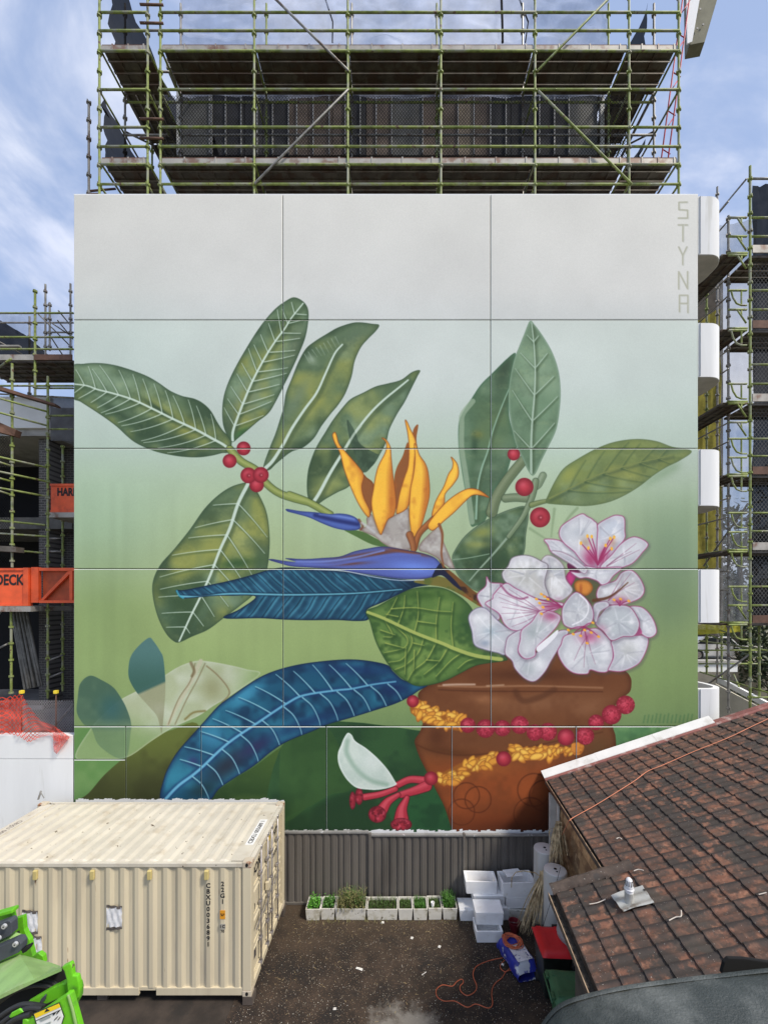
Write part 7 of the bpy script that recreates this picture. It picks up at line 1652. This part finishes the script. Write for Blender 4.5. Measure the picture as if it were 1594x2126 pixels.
# cord over the roof, twigs
T = thing('orange_cord', 'thin orange cord stretched across the tiled roof', 'cord', roof_hit(1300, 1640))
pts = [roof_hit(*p_, .108) for p_ in ((1183, 1703), (1190, 1697), (1235, 1672), (1282, 1643), (1318, 1620), (1344, 1601), (1376, 1588), (1440, 1560), (1512, 1531), (1560, 1508), (1600, 1489), (1660, 1460))]
MB().tube(sm3([gp(-.14, 1.45, 2.6), pts[0]+Vector((-.03, 0, -.02))]+pts), .008, 6).obj('cable', mat('salmon_cord', (.62, .22, .12), .6), T, sm=True)
twm = mat('bleached_twig', (.62, .55, .48), .8)
for lab, ps in (('pale bent twig lying on the tiles right of the vent pipe', ((1388, 1911), (1402, 1904), (1413, 1902), (1413, 1890))), ('short white twig near the gutter left of the vent pipe', ((1223, 1877), (1240, 1874), (1256, 1867))), ('small pale twig on the tiles above the vent pipe', ((1315, 1808), (1325, 1805), (1335, 1807))), ('tiny curled twig high on the left part of the roof', ((1279, 1741), (1285, 1739), (1290, 1742))), ('small straw twig at the right edge of the roof', ((1574, 1857), (1590, 1853)))):
    MB().tube(sm3([roof_hit(*p_, .112) for p_ in ps]), .007, 5).obj('twig', twm, None, label=lab, category='twig', group='pale twigs lying on the tile roof')
T = thing('guy_wire', 'thin dark wire hanging from the roof corner past the water heater', 'wire', at(1150, 1900, 7.5))
MB().tube([at(1163, 1800, 7.2), at(1152, 1842, 7.3), at(1127, 1922, 7.6)], .004, 5).obj('wire', black_in, T)

# ------------------------------------------------------------------ green boom lift, close at the lower left
lg = mat('bright_green_paint', (.13, .46, .015), .42, n=.12, scale=7, c2=(.10, .30, .03), s2=9, lo=.52, hi=.68, c3=(.12, .10, .05), s3=26, lo3=.66, hi3=.72, bump=.1, bs=50); lg2 = mat('dusty_green_paint', (.26, .42, .14), .6, n=.12, scale=8, c2=(.34, .46, .2), s2=6, bump=.2, bs=60)
slate = mat('dark_grey_plate', (.055, .062, .075), .5, n=.1, scale=9, bump=.15, bs=80); bolt_m = mat('silver_bolt', (.66, .66, .66), .35, .5)
hose_m = mat('black_hose', (.02, .02, .021), .5)
Lf = thing('boom_lift', 'bright green boom lift arm with black hoses, close up at the lower left', 'boom lift', at(80, 2040, 2.6))
def z8(pts, Y): return [at(x*.12509, 1860+y*.12509, Y+(dy[0] if dy else 0)) for x, y, *dy in pts]
def pz(name, pts, Y, th, m, par=None, bev=.004, **kw): return MB().prism(z8(pts, Y), (0, th, 0)).obj(name, m, par or Lf, bev=bev, **kw)
pz('bracket_plate', [(-200, 430), (190, 235), (205, 300), (225, 395), (385, 340), (405, 560), (440, 650), (495, 740), (520, 880), (548, 1000), (640, 955), (715, 1010), (735, 1130), (-200, 1180)], 2.72, .03, lg)
pz('bracket_rim', [(-200, 350), (185, 238), (205, 238), (208, 292), (-200, 400)], 2.66, .05, lg)
pz('link_plate', [(-200, 540), (130, 412), (165, 420), (185, 455), (192, 640), (160, 670), (-200, 840)], 2.62, .05, slate)
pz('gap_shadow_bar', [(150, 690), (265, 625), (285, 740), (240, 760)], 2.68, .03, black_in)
pz('arm_edge', [(-200, 900), (-200, 860), (150, 700), (270, 735), (240, 755)], 2.64, .05, lg2)
pz('link_plate', [(-200, 930), (240, 735), (315, 740), (350, 800), (350, 900), (310, 945), (-200, 1190)], 2.58, .05, slate)
pz('arm_cap', [(350, 900), (468, 848), (475, 880), (440, 930), (380, 965)], 2.6, .04, black_in)
for x, y in ((90, 495), (275, 790), (-5, 690)):
    c_ = z8([(x, y)], 2.6 if y < 700 else 2.56)[0]
    bo = MB().lathe([(.0, -.012), (.014, -.012), (.015, -.002), (.0152, 0)], 18, M=Matrix.Translation(c_) @ Matrix.Rotation(R(-90), 4, 'X')).obj('bolt', bolt_m, Lf, sm='auto')
    MB().lathe([(0, -.0135), (.0045, -.0135), (.0045, -.0125), (0, -.0125)], 6, M=Matrix.Translation(c_) @ Matrix.Rotation(R(-90), 4, 'X')).obj('socket', black_in, bo)
# boom box: top surface running away from the camera, open end with hoses
T1 = [(-250, 1780, -.32), (300, 1500, -.32), (580, 1388, -.32), (1030, 1192, -.32)]; T2 = [(1000, 1160, .0), (840, 1105, .0), (540, 1055, .0), (330, 965, .0), (-250, 1190, .0)]
MB().prism(z8(T1+T2, 2.62), (0, .0, -.018)).obj('boom_top', lg2, Lf)
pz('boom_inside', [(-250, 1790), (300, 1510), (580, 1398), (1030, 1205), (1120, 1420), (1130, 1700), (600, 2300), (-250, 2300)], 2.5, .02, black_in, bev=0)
pz('end_flange', [(1020, 1190), (1165, 1118), (1195, 1180), (1212, 1330), (1285, 1335), (1310, 1440), (1322, 1560), (1305, 1700), (1240, 1800), (1225, 1870), (1330, 2200), (1200, 2200), (1165, 1850), (1130, 1650), (1108, 1400), (1070, 1260)], 2.24, .025, lg, bev=.006)
pz('flange_side', [(1225, 1560), (1312, 1450), (1335, 1560), (1325, 1700), (1250, 1840), (1210, 1800)], 2.27, .03, lg, bev=.006)
pz('hose_guard', [(440, 1790), (880, 1530), (950, 1500), (1030, 1458), (1075, 1480), (1095, 1640), (1060, 1700), (940, 1720), (770, 1800), (640, 1860)], 2.28, .03, lg)
pz('guard_slot', [(640, 1830), (680, 1720), (740, 1655), (760, 1660), (745, 1740), (690, 1800)], 2.265, .012, slate)
pz('cover_plate', [(380, 2040), (410, 2035), (470, 2082), (900, 1785), (1040, 1690), (1100, 1640), (1170, 1632), (1190, 1700), (1235, 1850), (1345, 2250), (360, 2300)], 2.19, .03, lg, bev=.006)
pz('cover_ridge', [(1110, 1660), (1140, 1655), (1215, 1900), (1290, 2220), (1250, 2220), (1180, 1900)], 2.178, .010, lg2)
stp = [(555, 1955), (985, 1775), (1070, 2010), (1000, 2230), (640, 2260)]
pz('warning_label', stp, 2.184, .004, mat('label_edge', (.03, .04, .03), .5), bev=0)
pz('warning_label', [(572, 1965), (978, 1792), (1055, 2010), (990, 2220), (650, 2240)], 2.181, .002, mat('white_label', (.78, .78, .76), .4, n=.04), bev=0)
pz('warning_label', [(572, 1965), (978, 1792), (1000, 1850), (598, 2030)], 2.178, .002, mat('yellow_label', (.85, .60, .02), .4, n=.03), bev=0)
pz('warning_symbol', [(740, 1935), (775, 1875), (825, 1905)], 2.175, .002, ink, bev=0)
for q_ in ([(660, 2060), (830, 1985), (850, 2010), (690, 2085)], [(870, 1960), (930, 1945), (900, 1985)], [(940, 1955), (985, 1900), (990, 1915), (950, 1970)], [(600, 2070), (1010, 1890), (1012, 1896), (602, 2076)], [(700, 2150), (840, 2090), (850, 2110), (710, 2170)], [(900, 2060), (960, 2000), (965, 2010), (910, 2070)], [(960, 2060), (1000, 2010), (1005, 2020), (970, 2070)]):
    pz('warning_symbol', q_, 2.176, .002, mat('label_line_grey', (.3, .34, .33), .5) if q_[0][0] in (660, 700) else ink, bev=0)
for pts, r_, Y in (([(-250, 1900), (0, 1700), (300, 1490), (600, 1420), (850, 1440), (980, 1520)], .012, 2.38), ([(-250, 1960), (0, 1760), (300, 1560), (600, 1480), (820, 1500), (930, 1570)], .012, 2.36), ([(-250, 2250), (0, 2010), (250, 1850), (450, 1800), (750, 1840)], .013, 2.24), ([(-250, 2330), (60, 2090), (300, 1930), (520, 1860), (700, 1870)], .013, 2.22), ([(60, 2200), (250, 2050), (420, 1990), (520, 1960)], .013, 2.2)):
    P = sm3(z8(pts, Y)); MB().tube(P, r_, 10).obj('hose', hose_m, Lf, sm='auto')
pz('hose_clamp', [(150, 2010), (190, 1950), (320, 1880), (400, 1930), (180, 2035)], 2.205, .01, lg)
o = Lf
# ------------------------------------------------------------------ dark padded cover, close at the lower right
cov = mat('grey_black_vinyl', (.034, .042, .042), .55, n=.22, scale=2.5, c2=(.13, .14, .135), s2=4.2, lo=.45, hi=.75, bump=.5, bs=130)
K = thing('vinyl_cover', 'grey black padded vinyl cover, very close, across the lower right corner', 'cover', at(1350, 2060, 1.6))
edge = [(1085, 2200), (1108, 2158), (1130, 2122), (1152, 2096), (1180, 2079), (1230, 2064), (1290, 2051), (1350, 2042), (1420, 2033), (1500, 2024), (1600, 2013), (1750, 2000)]
ev = sm3([at(a, b_, 1.6) for a, b_ in edge], 5)
def cf(u, v):
    k = u*(len(ev)-1); i = min(len(ev)-2, int(k)); p = ev[i].lerp(ev[i+1], k-i); dn = v*.75
    y = 1.6-.95*v; rnd = -.10*(1-min(1, v*9))**2*0
    z = p.z-.012-.20*v*v+.010*math.sin(min(1, v*12)*math.pi/2)+.006*mnoise.noise(Vector((u*7, v*6, 1)))+.0025*mnoise.noise(Vector((u*30, v*22, 4)))
    return Vector((p.x-.16*v*(1-u), y, z))
b = MB().grid(cf, 90, 40)
place('cover_top', b.mesh('cover_top', cov, sm=True, fix=True), K)
vs = [p+Vector((0, .0, .0)) for p in ev]; b = MB(); prof = [(-.004, -.006), (.010, -.002), (.016, -.012), (.014, -.03), (.008, -.32)]
n_ = len(vs); allv = [Vector((p.x, p.y+a, p.z+h)) for a, h in prof for p in vs]
b.add(allv, [(j*n_+i, j*n_+i+1, (j+1)*n_+i+1, (j+1)*n_+i) for j in range(len(prof)-1) for i in range(n_-1)]); place('hem', b.mesh('hem', cov, sm=True), K)
MB().prism([at(1497, 2022, 1.72), at(1503, 1998, 1.72), at(1512, 1990, 1.72), at(1545, 1991, 1.72), at(1600, 1999, 1.72), at(1750, 2010, 1.72), at(1750, 2060, 1.72)], (0, .015, 0)).obj('lining', black_in, K, bev=.004)
